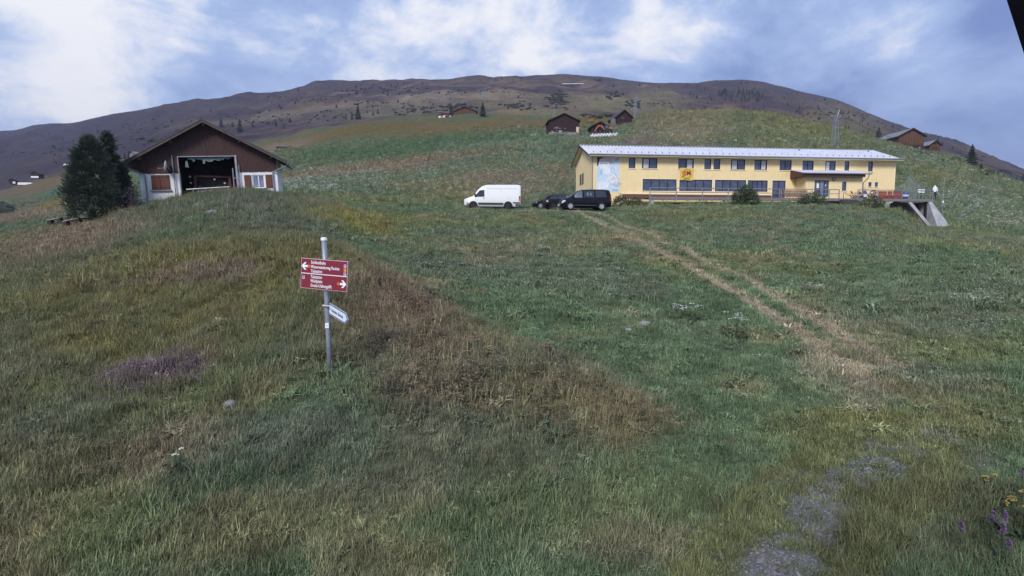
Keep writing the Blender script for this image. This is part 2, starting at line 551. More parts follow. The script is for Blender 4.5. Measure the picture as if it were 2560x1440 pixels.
# ---- what grows where: patches given by the spot they lie on; colours are those of the plants and soil
GREEN, OLIVE, DRY = (0.066, 0.103, 0.060), (0.118, 0.112, 0.044), (0.175, 0.138, 0.088)
BLUEG, BROWN, STRAW = (0.080, 0.095, 0.074), (0.150, 0.118, 0.088), (0.235, 0.180, 0.125)
LUSH, HEATH, SOIL = (0.058, 0.096, 0.052), (0.066, 0.050, 0.056), (0.17, 0.165, 0.18)
VIOLET, DARKG = (0.115, 0.085, 0.115), (0.042, 0.056, 0.026)
PATCH = [
    # px, py, rx, ry, colour, strength
    (420, 760, 520, 150, OLIVE, 0.75), (520, 640, 380, 60, OLIVE, 0.6), (150, 620, 170, 60, BROWN, 0.8), (280, 585, 170, 26, BROWN, 0.7),
    (620, 600, 220, 50, LUSH, 0.30), (620, 510, 160, 26, BLUEG, 0.8), (700, 560, 160, 24, BLUEG, 0.5), (900, 545, 130, 26, OLIVE, 0.85),
    (640, 660, 260, 22, OLIVE, 0.6), (420, 690, 230, 26, BROWN, 0.55),
    (400, 940, 150, 40, VIOLET, 0.75), (560, 690, 120, 18, VIOLET, 0.4), (160, 1060, 190, 60, BLUEG, 0.55), (860, 880, 220, 60, BLUEG, 0.4),
    (1000, 760, 170, 80, BROWN, 0.75), (1200, 860, 150, 50, DRY, 0.55), (1090, 960, 170, 60, BROWN, 0.75), (1100, 900, 90, 30, STRAW, 0.35),
    (1420, 950, 150, 70, BROWN, 0.7), (1560, 1030, 130, 60, DRY, 0.55), (1350, 1000, 200, 70, OLIVE, 0.35),
    (760, 1080, 190, 70, BLUEG, 0.65), (1230, 1110, 260, 50, BLUEG, 0.5), (350, 1130, 220, 60, BROWN, 0.4), (60, 1180, 160, 90, BROWN, 0.35),
    (1500, 1260, 420, 130, OLIVE, 0.25), (700, 1330, 500, 110, OLIVE, 0.15), (1800, 1150, 220, 60, GREEN, 0.6), (1650, 1380, 260, 60, BROWN, 0.45),
    (2100, 1060, 200, 60, OLIVE, 0.55), (2420, 1060, 220, 60, OLIVE, 0.4), (2330, 880, 260, 36, OLIVE, 0.4), (2350, 1330, 170, 90, BROWN, 0.3),
    (2480, 1330, 130, 130, DARKG, 0.5),
    (1500, 880, 300, 120, GREEN, 0.5), (1330, 730, 200, 60, LUSH, 0.35), (1180, 620, 170, 30, DRY, 0.35), (1500, 600, 200, 26, DRY, 0.3),
    (1900, 590, 260, 26, BLUEG, 0.35), (2300, 700, 260, 70, GREEN, 0.5), (1300, 560, 330, 22, OLIVE, 0.2), (1750, 545, 260, 10, OLIVE, 0.35),
    (850, 555, 90, 20, (0.15, 0.15, 0.03), 0.5), (1240, 470, 130, 36, BROWN, 0.7), (1400, 440, 130, 30, BROWN, 0.35), (1100, 470, 120, 20, OLIVE, 0.35),
    # slopes behind
    (1250, 236, 170, 15, (0.168, 0.138, 0.090), 0.90), (1500, 256, 110, 23, (0.162, 0.142, 0.081), 0.90), (1060, 236, 90, 8, (0.190, 0.156, 0.115), 0.95), (880, 262, 140, 10, (0.168, 0.138, 0.092), 0.90),
    (1330, 284, 120, 11, (0.168, 0.144, 0.081), 0.90), (1640, 268, 90, 15, (0.157, 0.138, 0.081), 0.80), (1720, 288, 120, 10, (0.146, 0.126, 0.081), 0.80), (760, 272, 140, 8, (0.157, 0.132, 0.098), 0.80),
    (1260, 262, 90, 10, (0.151, 0.132, 0.075), 0.80), (980, 285, 160, 8, (0.134, 0.120, 0.081), 0.80), (2120, 318, 110, 13, (0.146, 0.126, 0.069), 0.70), (560, 305, 140, 10, (0.134, 0.114, 0.081), 0.70),
    (900, 425, 240, 14, (0.14, 0.105, 0.072), 0.7), (1100, 395, 160, 12, (0.13, 0.09, 0.06), 0.6),
    (820, 385, 130, 16, LUSH, 1.0), (1020, 362, 200, 13, LUSH, 1.0), (1240, 345, 130, 9, LUSH, 0.9),
    (760, 345, 160, 16, (0.105, 0.084, 0.036), 0.95), (960, 322, 230, 18, (0.105, 0.084, 0.036), 0.95), (1220, 312, 200, 16, (0.120, 0.090, 0.042), 0.95),
    (700, 372, 90, 8, BROWN, 0.9), (1440, 296, 130, 8, (0.12, 0.092, 0.045), 0.9),
    (1780, 295, 140, 8, LUSH, 0.35), (2010, 310, 180, 12, OLIVE, 0.5), (1690, 302, 90, 8, BROWN, 0.35), (2150, 325, 70, 10, OLIVE, 0.5),
    (2340, 440, 90, 18, OLIVE, 0.45),
    (2120, 900, 120, 70, (0.175, 0.15, 0.115), 0.55), (2170, 985, 80, 40, (0.16, 0.135, 0.105), 0.4), (1600, 352, 46, 7, (0.13, 0.10, 0.10), 0.9),
    (2070, 1235, 150, 80, SOIL, 0.95), (2020, 1340, 100, 80, SOIL, 0.9), (1940, 1430, 90, 60, SOIL, 0.95), (2250, 1120, 130, 36, SOIL, 0.7), (2420, 1150, 90, 20, SOIL, 0.25),
    (90, 470, 140, 22, (0.115, 0.088, 0.055), 1.0), (200, 440, 130, 16, (0.115, 0.09, 0.05), 0.9), (100, 495, 110, 13, LUSH, 1.0), (40, 512, 60, 6, LUSH, 0.8),
    (160, 480, 60, 14, LUSH, 1.0), (60, 540, 130, 18, BROWN, 0.9), (160, 510, 70, 9, (0.2, 0.14, 0.04), 0.6), (380, 395, 120, 12, (0.10, 0.082, 0.04), 0.9),
]
PP = []
for px, py, rx, ry, c, s in PATCH:
    p = ground_hit(px, py)
    dn, df = ground_hit(px, py + ry).y, ground_hit(px, py - ry).y
    rl = max(0.04, 0.5 * abs(math.log(df) - math.log(dn)))
    PP.append((p.x / p.y, math.log(p.y), rx / F, min(rl, 0.6), c, s))


def land_colour(X, Y):
    X, Y = np.asarray(X, float), np.asarray(Y, float)
    a, l = X / Y, np.log(np.maximum(Y, 0.5))
    wx = (fbm(a * 9, l * 9, 51, 4) - 0.5) * 0.16
    wy = (fbm(a * 9 + 40, l * 9, 57, 4) - 0.5) * 0.22
    big = fbm(X / 9, Y / 9, 61, 4); small = fbm(X / 1.6, Y / 1.6, 71, 3)
    col = np.outer(np.ones(X.shape), GREEN).reshape(X.shape + (3,))
    def lay(c, w):
        nonlocal col
        w = np.clip(w, 0, 1)[..., None]
        col = col * (1 - w) + np.array(c) * w
    lay(OLIVE, 0.40 * sstep(big, 0.48, 0.66))
    lay(DRY, 0.40 * sstep(small, 0.55, 0.75))
    lay(BLUEG, 0.6 * sstep(fbm(X / 4, Y / 4, 81, 3), 0.5, 0.68))
    far = sstep(Y, 380, 470)
    hb = fbm(X / 120, Y / 90, 91, 4)
    lay((0.092, 0.070, 0.052), far)
    lay(HEATH, far * sstep(hb, 0.36, 0.52))
    lay((0.135, 0.100, 0.070), far * sstep(fbm(X / 45, Y / 16, 97, 4), 0.50, 0.66) * (1 - sstep(Y, 1000, 1350)) * sstep(a, -0.75, -0.2) * (1 - 0.75 * sstep(a, 0.28, 0.5)))
    lay((0.052, 0.046, 0.054), far * sstep(fbm(X / 50, Y / 38, 101, 4), 0.50, 0.62) * 0.85)
    lay((0.038, 0.033, 0.046), far * (1 - sstep(a, -0.72, -0.25)) * 0.72)
    lay((0.060, 0.052, 0.066), far * sstep(Y, 1050, 1300) * 0.5)
    for pa, pl, ra, rl, c, s in PP:
        q = ((a + wx * ra * 5 - pa) / ra) ** 2 + ((l + wy * min(1, rl * 5) - pl) / rl) ** 2
        lay(c, s * np.exp(-np.power(np.maximum(q, 1e-9), 1.5)) * (0.55 + 0.9 * vnoise(X / 1.1, Y / 1.1, 77)))
    return col


def land_mat(name, fine, far):
    m = bpy.data.materials.new(name); m.use_nodes = True
    t = NT(m.node_tree)
    out = t.add('ShaderNodeOutputMaterial')
    at = t.add('ShaderNodeAttribute', attribute_name='cover')
    geo = t.add('ShaderNodeNewGeometry').outputs['Position']
    n1 = t.noise(geo, fine, 6.0, 0.65); n2 = t.noise(geo, fine * 0.17, 5.0, 0.6, 0.4); n3 = t.noise(geo, fine * 5, 4.0, 0.7)
    n4 = t.noise(geo, fine * 26, 3.0, 0.75)
    f = t.math('ADD', t.math('MULTIPLY', n1, 0.34), t.math('ADD', t.math('MULTIPLY', n2, 0.2), t.math('ADD', t.math('MULTIPLY', n3, 0.22), t.math('MULTIPLY', n4, 0.24))))
    dark = t.mix(1.0, at.outputs['Color'], (0.52, 0.55, 0.50) if not far else (0.62, 0.62, 0.68), 'MULTIPLY')
    lite = t.mix(1.0, at.outputs['Color'], (1.5, 1.42, 1.35) if not far else (1.35, 1.32, 1.28), 'MULTIPLY')
    c = t.mix(t.ramp(f, 0.38, 0.62), dark, lite)
    b = t.add('ShaderNodeBsdfPrincipled', {'Base Color': c, 'Roughness': 0.95, 'Specular IOR Level': 0.05})
    bp = t.add('ShaderNodeBump', {'Strength': 0.55, 'Distance': 0.25 if not far else 4.0, 'Height': f})
    t.l.new(bp.outputs[0], b.inputs['Normal'])
    t.l.new(b.outputs[0], out.inputs[0])
    return m


def land_mesh(name, ls, mat_):
    na = NA
    Yg = np.exp(ls)[:, None] * np.ones(na)[None, :]
    Xg = Yg * AG[None, :]
    Zg = height(Xg, Yg)
    nr = len(ls)
    co = np.stack([Xg, Yg, Zg], -1).reshape(-1, 3).astype(np.float32)
    i, j = np.meshgrid(np.arange(nr - 1), np.arange(na - 1), indexing='ij')
    q = np.stack([i * na + j, i * na + j + 1, (i + 1) * na + j + 1, (i + 1) * na + j], -1).reshape(-1, 4)
    me = bpy.data.meshes.new(name)
    me.vertices.add(len(co)); me.vertices.foreach_set('co', co.ravel())
    me.loops.add(q.size); me.loops.foreach_set('vertex_index', q.ravel().astype(np.int32))
    me.polygons.add(len(q)); me.polygons.foreach_set('loop_start', np.arange(0, q.size, 4, dtype=np.int32))
    me.polygons.foreach_set('use_smooth', np.ones(len(q), bool))
    at = me.attributes.new('cover', 'FLOAT_COLOR', 'POINT')
    c = land_colour(Xg, Yg).reshape(-1, 3)
    at.data.foreach_set('color', np.concatenate([c, np.ones((len(c), 1))], 1).astype(np.float32).ravel())
    me.update(calc_edges=True); me.validate()
    me.materials.append(mat_)
    return mesh_obj(name, me)


SPLIT = math.log(430.0)
meadow = land_mesh('meadow', np.concatenate([np.linspace(LD[0], math.log(5), 16)[:-1], np.linspace(math.log(5), SPLIT, 330)]), land_mat('meadow_ground', 2.6, False))
prop(meadow, 'green and straw coloured alpine meadow rising from the camera to the huts', kind='structure')
mountain = land_mesh('mountain', np.linspace(SPLIT, LD[-1], 250), land_mat('mountain_ground', 0.055, True))
prop(mountain, 'dark heath covered mountain slope under the sky', kind='structure')
# ------------------------------------------------------------------ shared paint
YELLOW = mat('yellow_render', (0.86, 0.675, 0.37), 0.9, var=0.05, scale=0.8, bump=0.25, bscale=60, streak=0.2)
CREAM = mat('cream_trim', (0.86, 0.74, 0.50), 0.85, var=0.04, scale=2)
WHITEP = mat('white_render', (0.78, 0.77, 0.76), 0.9, var=0.07, scale=0.9, bump=0.3, bscale=50, streak=0.18)
WHITE = mat('white_paint', (0.82, 0.82, 0.82), 0.5, var=0.05, scale=4)
BOARD = mat('dark_brown_boards', (0.066, 0.030, 0.026), 0.75, var=0.28, scale=2.2, stretch=(6, 6, 0.5), bump=0.3)
BROWN_W = mat('brown_wood', (0.12, 0.052, 0.034), 0.7, var=0.22, scale=3, stretch=(4, 4, 1))
REDBROWN = mat('red_brown_boards', (0.20, 0.085, 0.06), 0.7, var=0.2, scale=3)
SHUT = mat('shutter_wood', (0.155, 0.052, 0.032), 0.6, var=0.2, scale=4, stretch=(5, 5, 0.7))
FRAME = mat('dark_window_frame', (0.028, 0.020, 0.032), 0.45, var=0.1, scale=5, bump=0.05)
GLASS = glass_mat('window_glass', (0.075, 0.085, 0.145))
GLASS_M = glass_mat('mid_window_glass', (0.11, 0.12, 0.19))  # lighter base colour stands in for a different reflection in some panes
GLASS_L = glass_mat('light_window_glass', (0.20, 0.23, 0.33))
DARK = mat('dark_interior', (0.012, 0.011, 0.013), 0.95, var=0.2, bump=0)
GALV = mat('galvanised_steel', (0.36, 0.38, 0.42), 0.45, 0.65, var=0.14, scale=6, bump=0.08)
GUTTER = mat('gutter_metal', (0.30, 0.31, 0.35), 0.45, 0.4, var=0.15, scale=5, bump=0.05)
DARKMET = mat('dark_metal', (0.035, 0.033, 0.036), 0.5, 0.3, var=0.2, scale=5)
CONC = mat('concrete', (0.40, 0.40, 0.42), 0.95, var=0.2, scale=1.6, bump=0.4, streak=0.35)
GREYW = mat('weathered_wood', (0.24, 0.22, 0.23), 0.9, var=0.28, scale=3, stretch=(4, 4, 4))
RED = mat('red_paint', (0.42, 0.045, 0.04), 0.5, var=0.12, scale=4)
BLACK = mat('black_plastic', (0.018, 0.018, 0.02), 0.5, var=0.1, scale=5)
STONE = mat('field_stone', (0.30, 0.29, 0.30), 0.95, var=0.25, scale=3, bump=0.5)
LOG = mat('weathered_logs', (0.088, 0.046, 0.034), 0.9, var=0.30, scale=2.0, stretch=(0.6, 0.6, 5), bump=0.4)
PLANKW = mat('brown_planks', (0.155, 0.078, 0.048), 0.9, var=0.32, scale=1.6, stretch=(4, 4, 0.4), bump=0.3)


def hit_plane(px, py, org, udir):
    """Photo position -> (along, height) on an upright plane through org running along udir."""
    v = ray(px, py)
    n = Vector((-udir.y, udir.x, 0))
    t = (org - Vector((0, 0, CAMZ))).dot(n) / v.dot(n)
    p = Vector((0, 0, CAMZ)) + v * t
    return (p - org).dot(udir), p.z - org.z


def pierced_wall(mb, u0, u1, z0, z1, holes, y0=0.0, depth=0.16):
    """Front face with real openings and their reveals (holes: u0,u1,z0,z1)."""
    us = sorted({u0, u1, *[h[0] for h in holes], *[h[1] for h in holes]})
    zs = sorted({z0, z1, *[h[2] for h in holes], *[h[3] for h in holes]})
    us = [u for u in us if u0 - 1e-6 <= u <= u1 + 1e-6]; zs = [z for z in zs if z0 - 1e-6 <= z <= z1 + 1e-6]
    for a, b in zip(us, us[1:]):
        for c, d in zip(zs, zs[1:]):
            m_, n_ = (a + b) / 2, (c + d) / 2
            if any(h[0] < m_ < h[1] and h[2] < n_ < h[3] for h in holes): continue
            mb.add([(a, y0, c), (b, y0, c), (b, y0, d), (a, y0, d)], [(0, 1, 2, 3)])
    for a, b, c, d in holes:
        y1 = y0 + depth
        mb.add([(a, y0, c), (a, y1, c), (a, y1, d), (a, y0, d)], [(0, 1, 2, 3)])
        mb.add([(b, y0, c), (b, y1, c), (b, y1, d), (b, y0, d)], [(3, 2, 1, 0)])
        if c > z0 + 1e-4: mb.add([(a, y0, c), (b, y0, c), (b, y1, c), (a, y1, c)], [(0, 1, 2, 3)])
        if d < z1 - 1e-4: mb.add([(a, y0, d), (b, y0, d), (b, y1, d), (a, y1, d)], [(3, 2, 1, 0)])


def window(parent, u0, u1, z0, z1, panes=2, y=0.0, fr=0.07, sill=True, trim=0.09, name='window', glass=None, curtain=None):
    """Frame set back in its opening, panes, sill and a pale painted surround."""
    yb, yf = y + 0.15, y + 0.07
    m = MB()
    m.box(u0, u1, yf, yb, z0, z0 + fr).box(u0, u1, yf, yb, z1 - fr, z1)
    m.box(u0, u0 + fr, yf, yb, z0 + fr, z1 - fr).box(u1 - fr, u1, yf, yb, z0 + fr, z1 - fr)
    w = (u1 - u0 - 2 * fr) / panes
    for k in range(1, panes):
        x = u0 + fr + k * w
        m.box(x - fr * 0.55, x + fr * 0.55, yf, yb, z0 + fr, z1 - fr)
    o = m.build(name, FRAME, parent)
    for k in range(panes):
        a = u0 + fr + k * w; b = a + w
        MB().box(a + (0.55 * fr if k else 0), b - (0.55 * fr if k < panes - 1 else 0), y + 0.11, y + 0.13, z0 + fr, z1 - fr).build('pane', glass or GLASS, o)
    if curtain is not None:
        a = u0 + fr + curtain * w
        c = MB()
        for q in range(5):
            x = a + w * (0.25 + 0.14 * q)
            c.bar((x, y + 0.104, z0 + fr * 1.2), (x + 0.03, y + 0.104, z1 - fr * 1.2), w * 0.11, 0.006, up=(0, 1, 0))
        c.build('curtain', WHITEP, o)
    if trim:
        t = MB()
        for (a, b, c, d) in ((u0 - trim, u0, z0, z1), (u1, u1 + trim, z0, z1), (u0 - trim, u1 + trim, z1, z1 + trim)):
            t.box(a, b, y - 0.004, y + 0.05, c, d)
        t.build('surround', CREAM, o)
    if sill:
        MB().box(u0 - 0.1, u1 + 0.1, y - 0.07, y + 0.06, z0 - 0.09, z0 - 0.002).build('sill', CREAM, o)
    return o


# ------------------------------------------------------------------ the long yellow house
HY = R(6.0)
hu = Vector((math.cos(HY), math.sin(HY), 0))
h0 = wpt(1479, 507, 66.0)
house = thing('yellow_house', 'long two storey yellow house with pale corrugated roof and painted mural', 'house', h0, HY)


def hp(px, py):
    return hit_plane(px, py, h0, hu)


HU = lambda px: hp(px, 440)[0]
HZ = lambda py: hp(1830, py)[1]
zw_t, zw_b, zl_t, zl_b = HZ(398.5), HZ(424), HZ(450), HZ(479)
z_eave = HZ(391.5)
L = HU(2236)
DEPTH = 8.6
z_ledge, z_band = HZ(486), HZ(496)
# porch in front of the facade
pu0, pu1, PD = HU(2000), HU(2142), 1.9
uppers = [(1571, 1588, 1, None), (1604, 1643, 2, 0), (1695, 1734, 2, 1), (1760, 1777, 1, None), (1783, 1800, 1, None), (1826, 1862, 2, 0),
          (1885, 1917, 2, 1), (1948, 1978, 2, None), (2005, 2033, 2, None), (2062, 2088, 2, 0), (2110, 2122, 1, None), (2169, 2181, 1, None)]
lowers = [(1607, 1692, 4), (1699, 1781, 4), (1788, 1866, 4), (1870, 1920, 4), (1932, 1965, 2)]
holes, wins = [], []
for a, b, n, cu in uppers:
    h = (HU(a), HU(b), zw_b, zw_t); holes.append(h); wins.append((h, n, cu))
for a, b, n in lowers:
    zb = zl_b if a < 1930 else zl_b - 0.75
    h = (HU(a), HU(b), zb, zl_t); holes.append(h); wins.append((h, n, None))
tdoor = (HU(2137), HU(2159), HZ(492), HZ(453)); holes.append(tdoor)
small = [(HU(2172), HU(2180), HZ(463), HZ(451.5)), (HU(2188), HU(2196), HZ(463), HZ(451.5))]
holes += small
wl = MB()
pierced_wall(wl, 0, L, -0.6, z_eave, holes)
gx = [(0.0, -0.6), (DEPTH, -0.6), (DEPTH, z_eave), (DEPTH / 2, z_eave + 1.6), (0.0, z_eave)]
wl.add([(0, y, z) for y, z in gx], [(0, 1, 2, 3, 4)])
wl.add([(L, y, z) for y, z in gx], [(4, 3, 2, 1, 0)])
wl.box(0.02, L - 0.02, DEPTH - 0.2, DEPTH, -0.6, z_eave - 0.02)
wl.box(0.05, L - 0.05, 0.4, 0.5, -0.6, z_eave - 0.05)          # inner back of the openings
wl.build('wall', YELLOW, house)
for h, n, cu in wins:
    window(house, *h, n, curtain=cu, glass=random.choice([GLASS, GLASS, GLASS_M]))
for h in small:
    window(house, *h, 1, fr=0.05, glass=WHITE if False else GLASS)
window(house, *tdoor, 2, name='terrace_door', sill=False)
# gable windows on the narrow left side
for (ya, yb, za, zb) in ((4.2, 4.9, 2.6, 3.9), (5.4, 6.1, 2.6, 3.9), (1.2, 2.3, 0.4, 1.5), (3.6, 4.9, 0.4, 1.2)):
    g = MB().box(-0.05, 0.06, ya, yb, za, zb).build('window', FRAME, house)
    MB().box(-0.062, -0.04, ya + 0.07, yb - 0.07, za + 0.07, zb - 0.07).build('pane', GLASS, g)
# ledge and slatted brown plinth with brackets
pe = HU(1930)
MB().box(HU(1556), pe, -0.14, -0.004, z_ledge - 0.08, z_ledge + 0.05).build('ledge', CREAM, house)
for k in range(3):
    z = z_ledge - 0.10 - k * 0.17
    MB().box(HU(1557), pe, -0.10, -0.03, z - 0.14, z).build('plinth_board', REDBROWN, house)
for k in range(13):
    u = HU(1563) + (pe - HU(1563)) * k / 12
    MB().box(u - 0.05, u + 0.05, -0.24, -0.11, z_ledge - 0.62, z_ledge - 0.40).build('bracket', DARKMET, house)
# roof: corrugated sheets, purlins, verge and gutter
OV, OVG, RISE = 0.75, 0.55, 1.6
slope = RISE / (DEPTH / 2)
ROOFM = mat('corrugated_roof', (0.56, 0.58, 0.66), 0.55, 0.0, var=0.08, scale=0.7, bump=0.05, streak=0.0)
wave, seg = 0.42, 6
nu = int((L + 2 * OVG) / wave) * seg
for side in (0, 1):
    vs, fs = [], []
    ys = [-OV, DEPTH / 2] if side == 0 else [DEPTH / 2, DEPTH + OV]
    for i in range(nu + 1):
        u = -OVG + (L + 2 * OVG) * i / nu
        wz = 0.075 * math.sin(2 * math.pi * i / seg)
        for y in ys:
            z = z_eave + 0.14 + slope * (DEPTH / 2 - abs(y - DEPTH / 2)) + wz
            vs.append((u, y, z))
    o2 = len(vs)
    vs += [(x, y, z - 0.03) for x, y, z in vs]
    for i in range(nu):
        a = 2 * i
        fs.append((a, a + 2, a + 3, a + 1)); fs.append((o2 + a + 1, o2 + a + 3, o2 + a + 2, o2 + a))
        fs.append((a, o2 + a, o2 + a + 2, a + 2)); fs.append((a + 1, a + 3, o2 + a + 3, o2 + a + 1))
    rf = MB().add(vs, fs).build('roof', ROOFM, house)
    if side == 0:
        sg = MB()
        for k in range(46):
            u = 0.3 + (L - 0.6) * k / 45
            y = 0.55; z = z_eave + 0.14 + slope * y
            sg.box(u - 0.05, u + 0.05, y - 0.04, y + 0.04, z, z + 0.16)
            if k % 2 == 0:
                y2 = 2.6; z2 = z_eave + 0.14 + slope * y2
                sg.box(u - 0.03, u + 0.03, y2 - 0.03, y2 + 0.03, z2, z2 + 0.10)
        prop(sg.build('snow_guards', GUTTER, rf), kind='stuff')
        for u in (HU(2035), HU(2215)):
            MB().tube([(u, 3.2, z_eave + 1.0), (u, 3.2, z_eave + 1.75)], 0.09, 8).build('vent_pipe', GUTTER, rf)
        MB().box(-OVG, L + OVG, DEPTH / 2 - 0.12, DEPTH / 2 + 0.12, z_eave + 0.14 + RISE + 0.02, z_eave + 0.14 + RISE + 0.09).build('ridge_cap', GUTTER, rf)
sof = MB()
for s0, y0, y1 in ((0, -OV + 0.05, DEPTH / 2), (1, DEPTH / 2, DEPTH + OV - 0.05)):
    z = lambda y: z_eave + 0.03 + slope * (DEPTH / 2 - abs(y - DEPTH / 2))
    sof.add([(u, y, z(y) + dz) for dz in (0, 0.05) for u in (-OVG + 0.04, L + OVG - 0.04) for y in (y0, y1)],
            [(0, 1, 3, 2), (4, 6, 7, 5), (0, 4, 5, 1), (2, 3, 7, 6), (0, 2, 6, 4), (1, 5, 7, 3)])
sof.build('soffit', CREAM, house)
for u in (-OVG, L + OVG - 0.06):
    for y0, y1 in ((-OV, DEPTH / 2), (DEPTH + OV, DEPTH / 2)):
        z = lambda y: z_eave + 0.07 + slope * (DEPTH / 2 - abs(y - DEPTH / 2))
        MB().add([(x, y, z(y) + dz) for dz in (-0.14, 0.05) for x in (u, u + 0.06) for y in (y0, y1)],
                 [(0, 1, 3, 2), (4, 6, 7, 5), (0, 4, 5, 1), (2, 3, 7, 6), (0, 2, 6, 4), (1, 5, 7, 3)]).build('verge_board', BOARD, house)
MB().box(-OVG + 0.06, L + OVG - 0.06, -OV - 0.10, -OV + 0.02, z_eave - 0.20 - 0.08, z_eave - 0.10).build('fascia', CREAM, house)
MB().tube([(-OVG, -OV - 0.14, z_eave - 0.10), (L + OVG, -OV - 0.14, z_eave - 0.10)], 0.085, 8).build('gutter', GUTTER, house)
MB().tube([(-0.12, -OV - 0.12, z_eave - 0.15), (-0.12, -0.5, z_eave - 0.40), (0.02, -0.10, z_eave - 0.85), (0.02, -0.10, 0.0)], 0.05, 8).build('downpipe', GUTTER, house)
MB().box(L - 0.02, L + 0.10, -0.02, 0.10, z_eave - 3.8, z_eave - 0.3).build('corner_trim', CREAM, house)

# porch
pz1, pz0 = HZ(441), -0.5
door = (HU(2022) - pu0 * 0, HU(2058), HZ(493), HZ(452.5))
pw = (HU(2091), HU(2102), HZ(478), HZ(455))
# the porch front stands PD nearer, so shrink its openings towards the axis a little
def nearer(u): return u - (u - 9.0) * PD / 68.0
dr = (nearer(door[0]), nearer(door[1]), door[2], door[3]); pwn = (nearer(pw[0]), nearer(pw[1]), pw[2], pw[3])
po = MB()
P0, P1 = nearer(pu0), nearer(pu1)
pierced_wall(po, P0, P1, pz0, pz1, [dr, pwn], -PD)
po.add([(P0, -PD, pz0), (P0, 0.01, pz0), (P0, 0.01, pz1), (P0, -PD, pz1)], [(0, 1, 2, 3)])
po.add([(P1, -PD, pz0), (P1, 0.01, pz0), (P1, 0.01, pz1), (P1, -PD, pz1)], [(3, 2, 1, 0)])
po.add([(P0 + 0.1, -PD + 0.5, pz0), (P1 - 0.1, -PD + 0.5, pz0), (P1 - 0.1, -PD + 0.5, pz1), (P0 + 0.1, -PD + 0.5, pz1)], [(0, 1, 2, 3)])
porch = po.build('porch', YELLOW, house)
dd = MB().box(dr[0], dr[1], -PD + 0.08, -PD + 0.15, dr[2], dr[3]).build('entrance_door', FRAME, house)
dw = dr[1] - dr[0]
for a, b, g in ((0.06, 0.36, GLASS), (0.42, 0.66, GLASS_L), (0.74, 0.95, GLASS)):
    MB().box(dr[0] + dw * a, dr[0] + dw * b, -PD + 0.065, -PD + 0.09, dr[2] + 0.12, dr[3] - 0.12).build('pane', g, dd)
MB().box(dr[0] + dw * 0.17, dr[0] + dw * 0.34, -PD + 0.05, -PD + 0.066, dr[2] + 1.0, dr[2] + 1.55).build('notice', WHITE, dd)
MB().lathe([(0.09, 0), (0.09, 0.012)], 14, Matrix.Translation((dr[0] + dw * 0.22, -PD + 0.05, dr[3] - 0.38)), 'y').build('round_sticker', WHITE, dd)
MB().lathe([(0.08, 0), (0.08, 0.012)], 14, Matrix.Translation((dr[0] + dw * 0.8, -PD + 0.05, dr[2] + 1.35)), 'y').build('round_sticker', WHITE, dd)
MB().tube([(dr[0] + dw * 0.69, -PD + 0.02, dr[2] + 0.9), (dr[0] + dw * 0.69, -PD + 0.02, dr[2] + 1.3)], 0.02, 6).build('handle', GALV, dd)
tr = MB()
for (a, b, c, d) in ((dr[0] - 0.1, dr[0], dr[2], dr[3]), (dr[1], dr[1] + 0.1, dr[2], dr[3]), (dr[0] - 0.1, dr[1] + 0.1, dr[3], dr[3] + 0.1)):
    tr.box(a, b, -PD - 0.004, -PD + 0.05, c, d)
tr.build('surround', CREAM, dd)
window(house, *pwn, 1, y=-PD)
ru = nearer(HU(2069)); rz = HZ(450)
ring = MB()
for k in range(20):
    a0, a1 = 2 * math.pi * k / 20, 2 * math.pi * (k + 1) / 20
    ring.bar((ru + 0.17 * math.cos(a0), -PD - 0.05, rz + 0.17 * math.sin(a0)), (ru + 0.17 * math.cos(a1), -PD - 0.05, rz + 0.17 * math.sin(a1)), 0.06, 0.08, up=(0, 1, 0))
rl = ring.build('round_wall_lamp', BROWN_W, house)
MB().lathe([(0.15, 0), (0.15, 0.03)], 16, Matrix.Translation((ru, -PD - 0.04, rz)), 'y').build('lamp_glass', CREAM, rl)
# porch roof with its own corrugation
rs, re_, rf0 = P0 - 0.85, P1 + 0.55, -PD - 0.75
rz0, rz1 = HZ(436) , HZ(436) + 0.62
nn = int((re_ - rs) / 0.24) * 6
vs, fs = [], []
for i in range(nn + 1):
    u = rs + (re_ - rs) * i / nn
    w_ = 0.04 * math.sin(2 * math.pi * i / 6)
    vs += [(u, rf0, rz0 + w_), (u, 0.0, rz1 + w_), (u, rf0, rz0 + w_ - 0.03), (u, 0.0, rz1 + w_ - 0.03)]
for i in range(nn):
    a = 4 * i
    fs += [(a, a + 4, a + 5, a + 1), (a + 2, a + 3, a + 7, a + 6), (a, a + 2, a + 6, a + 4)]
pr = MB().add(vs, fs).build('porch_roof', ROOFM, house)
MB().box(rs + 0.05, re_ - 0.7, rf0 + 0.12, rf0 + 0.2, rz0 - 0.42, rz0 - 0.07).build('fascia', BROWN_W, pr)
MB().add([(rs + 0.04, rf0 + 0.12, rz0 - 0.42), (rs + 0.04, 0, rz0 - 0.42), (rs + 0.04, 0, rz1 - 0.05), (rs + 0.04, rf0 + 0.12, rz0 - 0.05),
          (rs + 0.1, rf0 + 0.12, rz0 - 0.42), (rs + 0.1, 0, rz0 - 0.42), (rs + 0.1, 0, rz1 - 0.05), (rs + 0.1, rf0 + 0.12, rz0 - 0.05)],
         [(0, 1, 2, 3), (7, 6, 5, 4), (0, 4, 5, 1), (1, 5, 6, 2), (2, 6, 7, 3), (3, 7, 4, 0)]).build('side_board', BROWN_W, pr)
MB().box(rs + 0.1, re_ - 0.7, rf0 + 0.2, 0, rz0 - 0.40, rz0 - 0.34).build('soffit', BROWN_W, pr)
MB().tube([(rs, rf0 - 0.06, rz0 - 0.06), (re_, rf0 - 0.06, rz0 - 0.06)], 0.07, 8).build('gutter', GUTTER, pr)
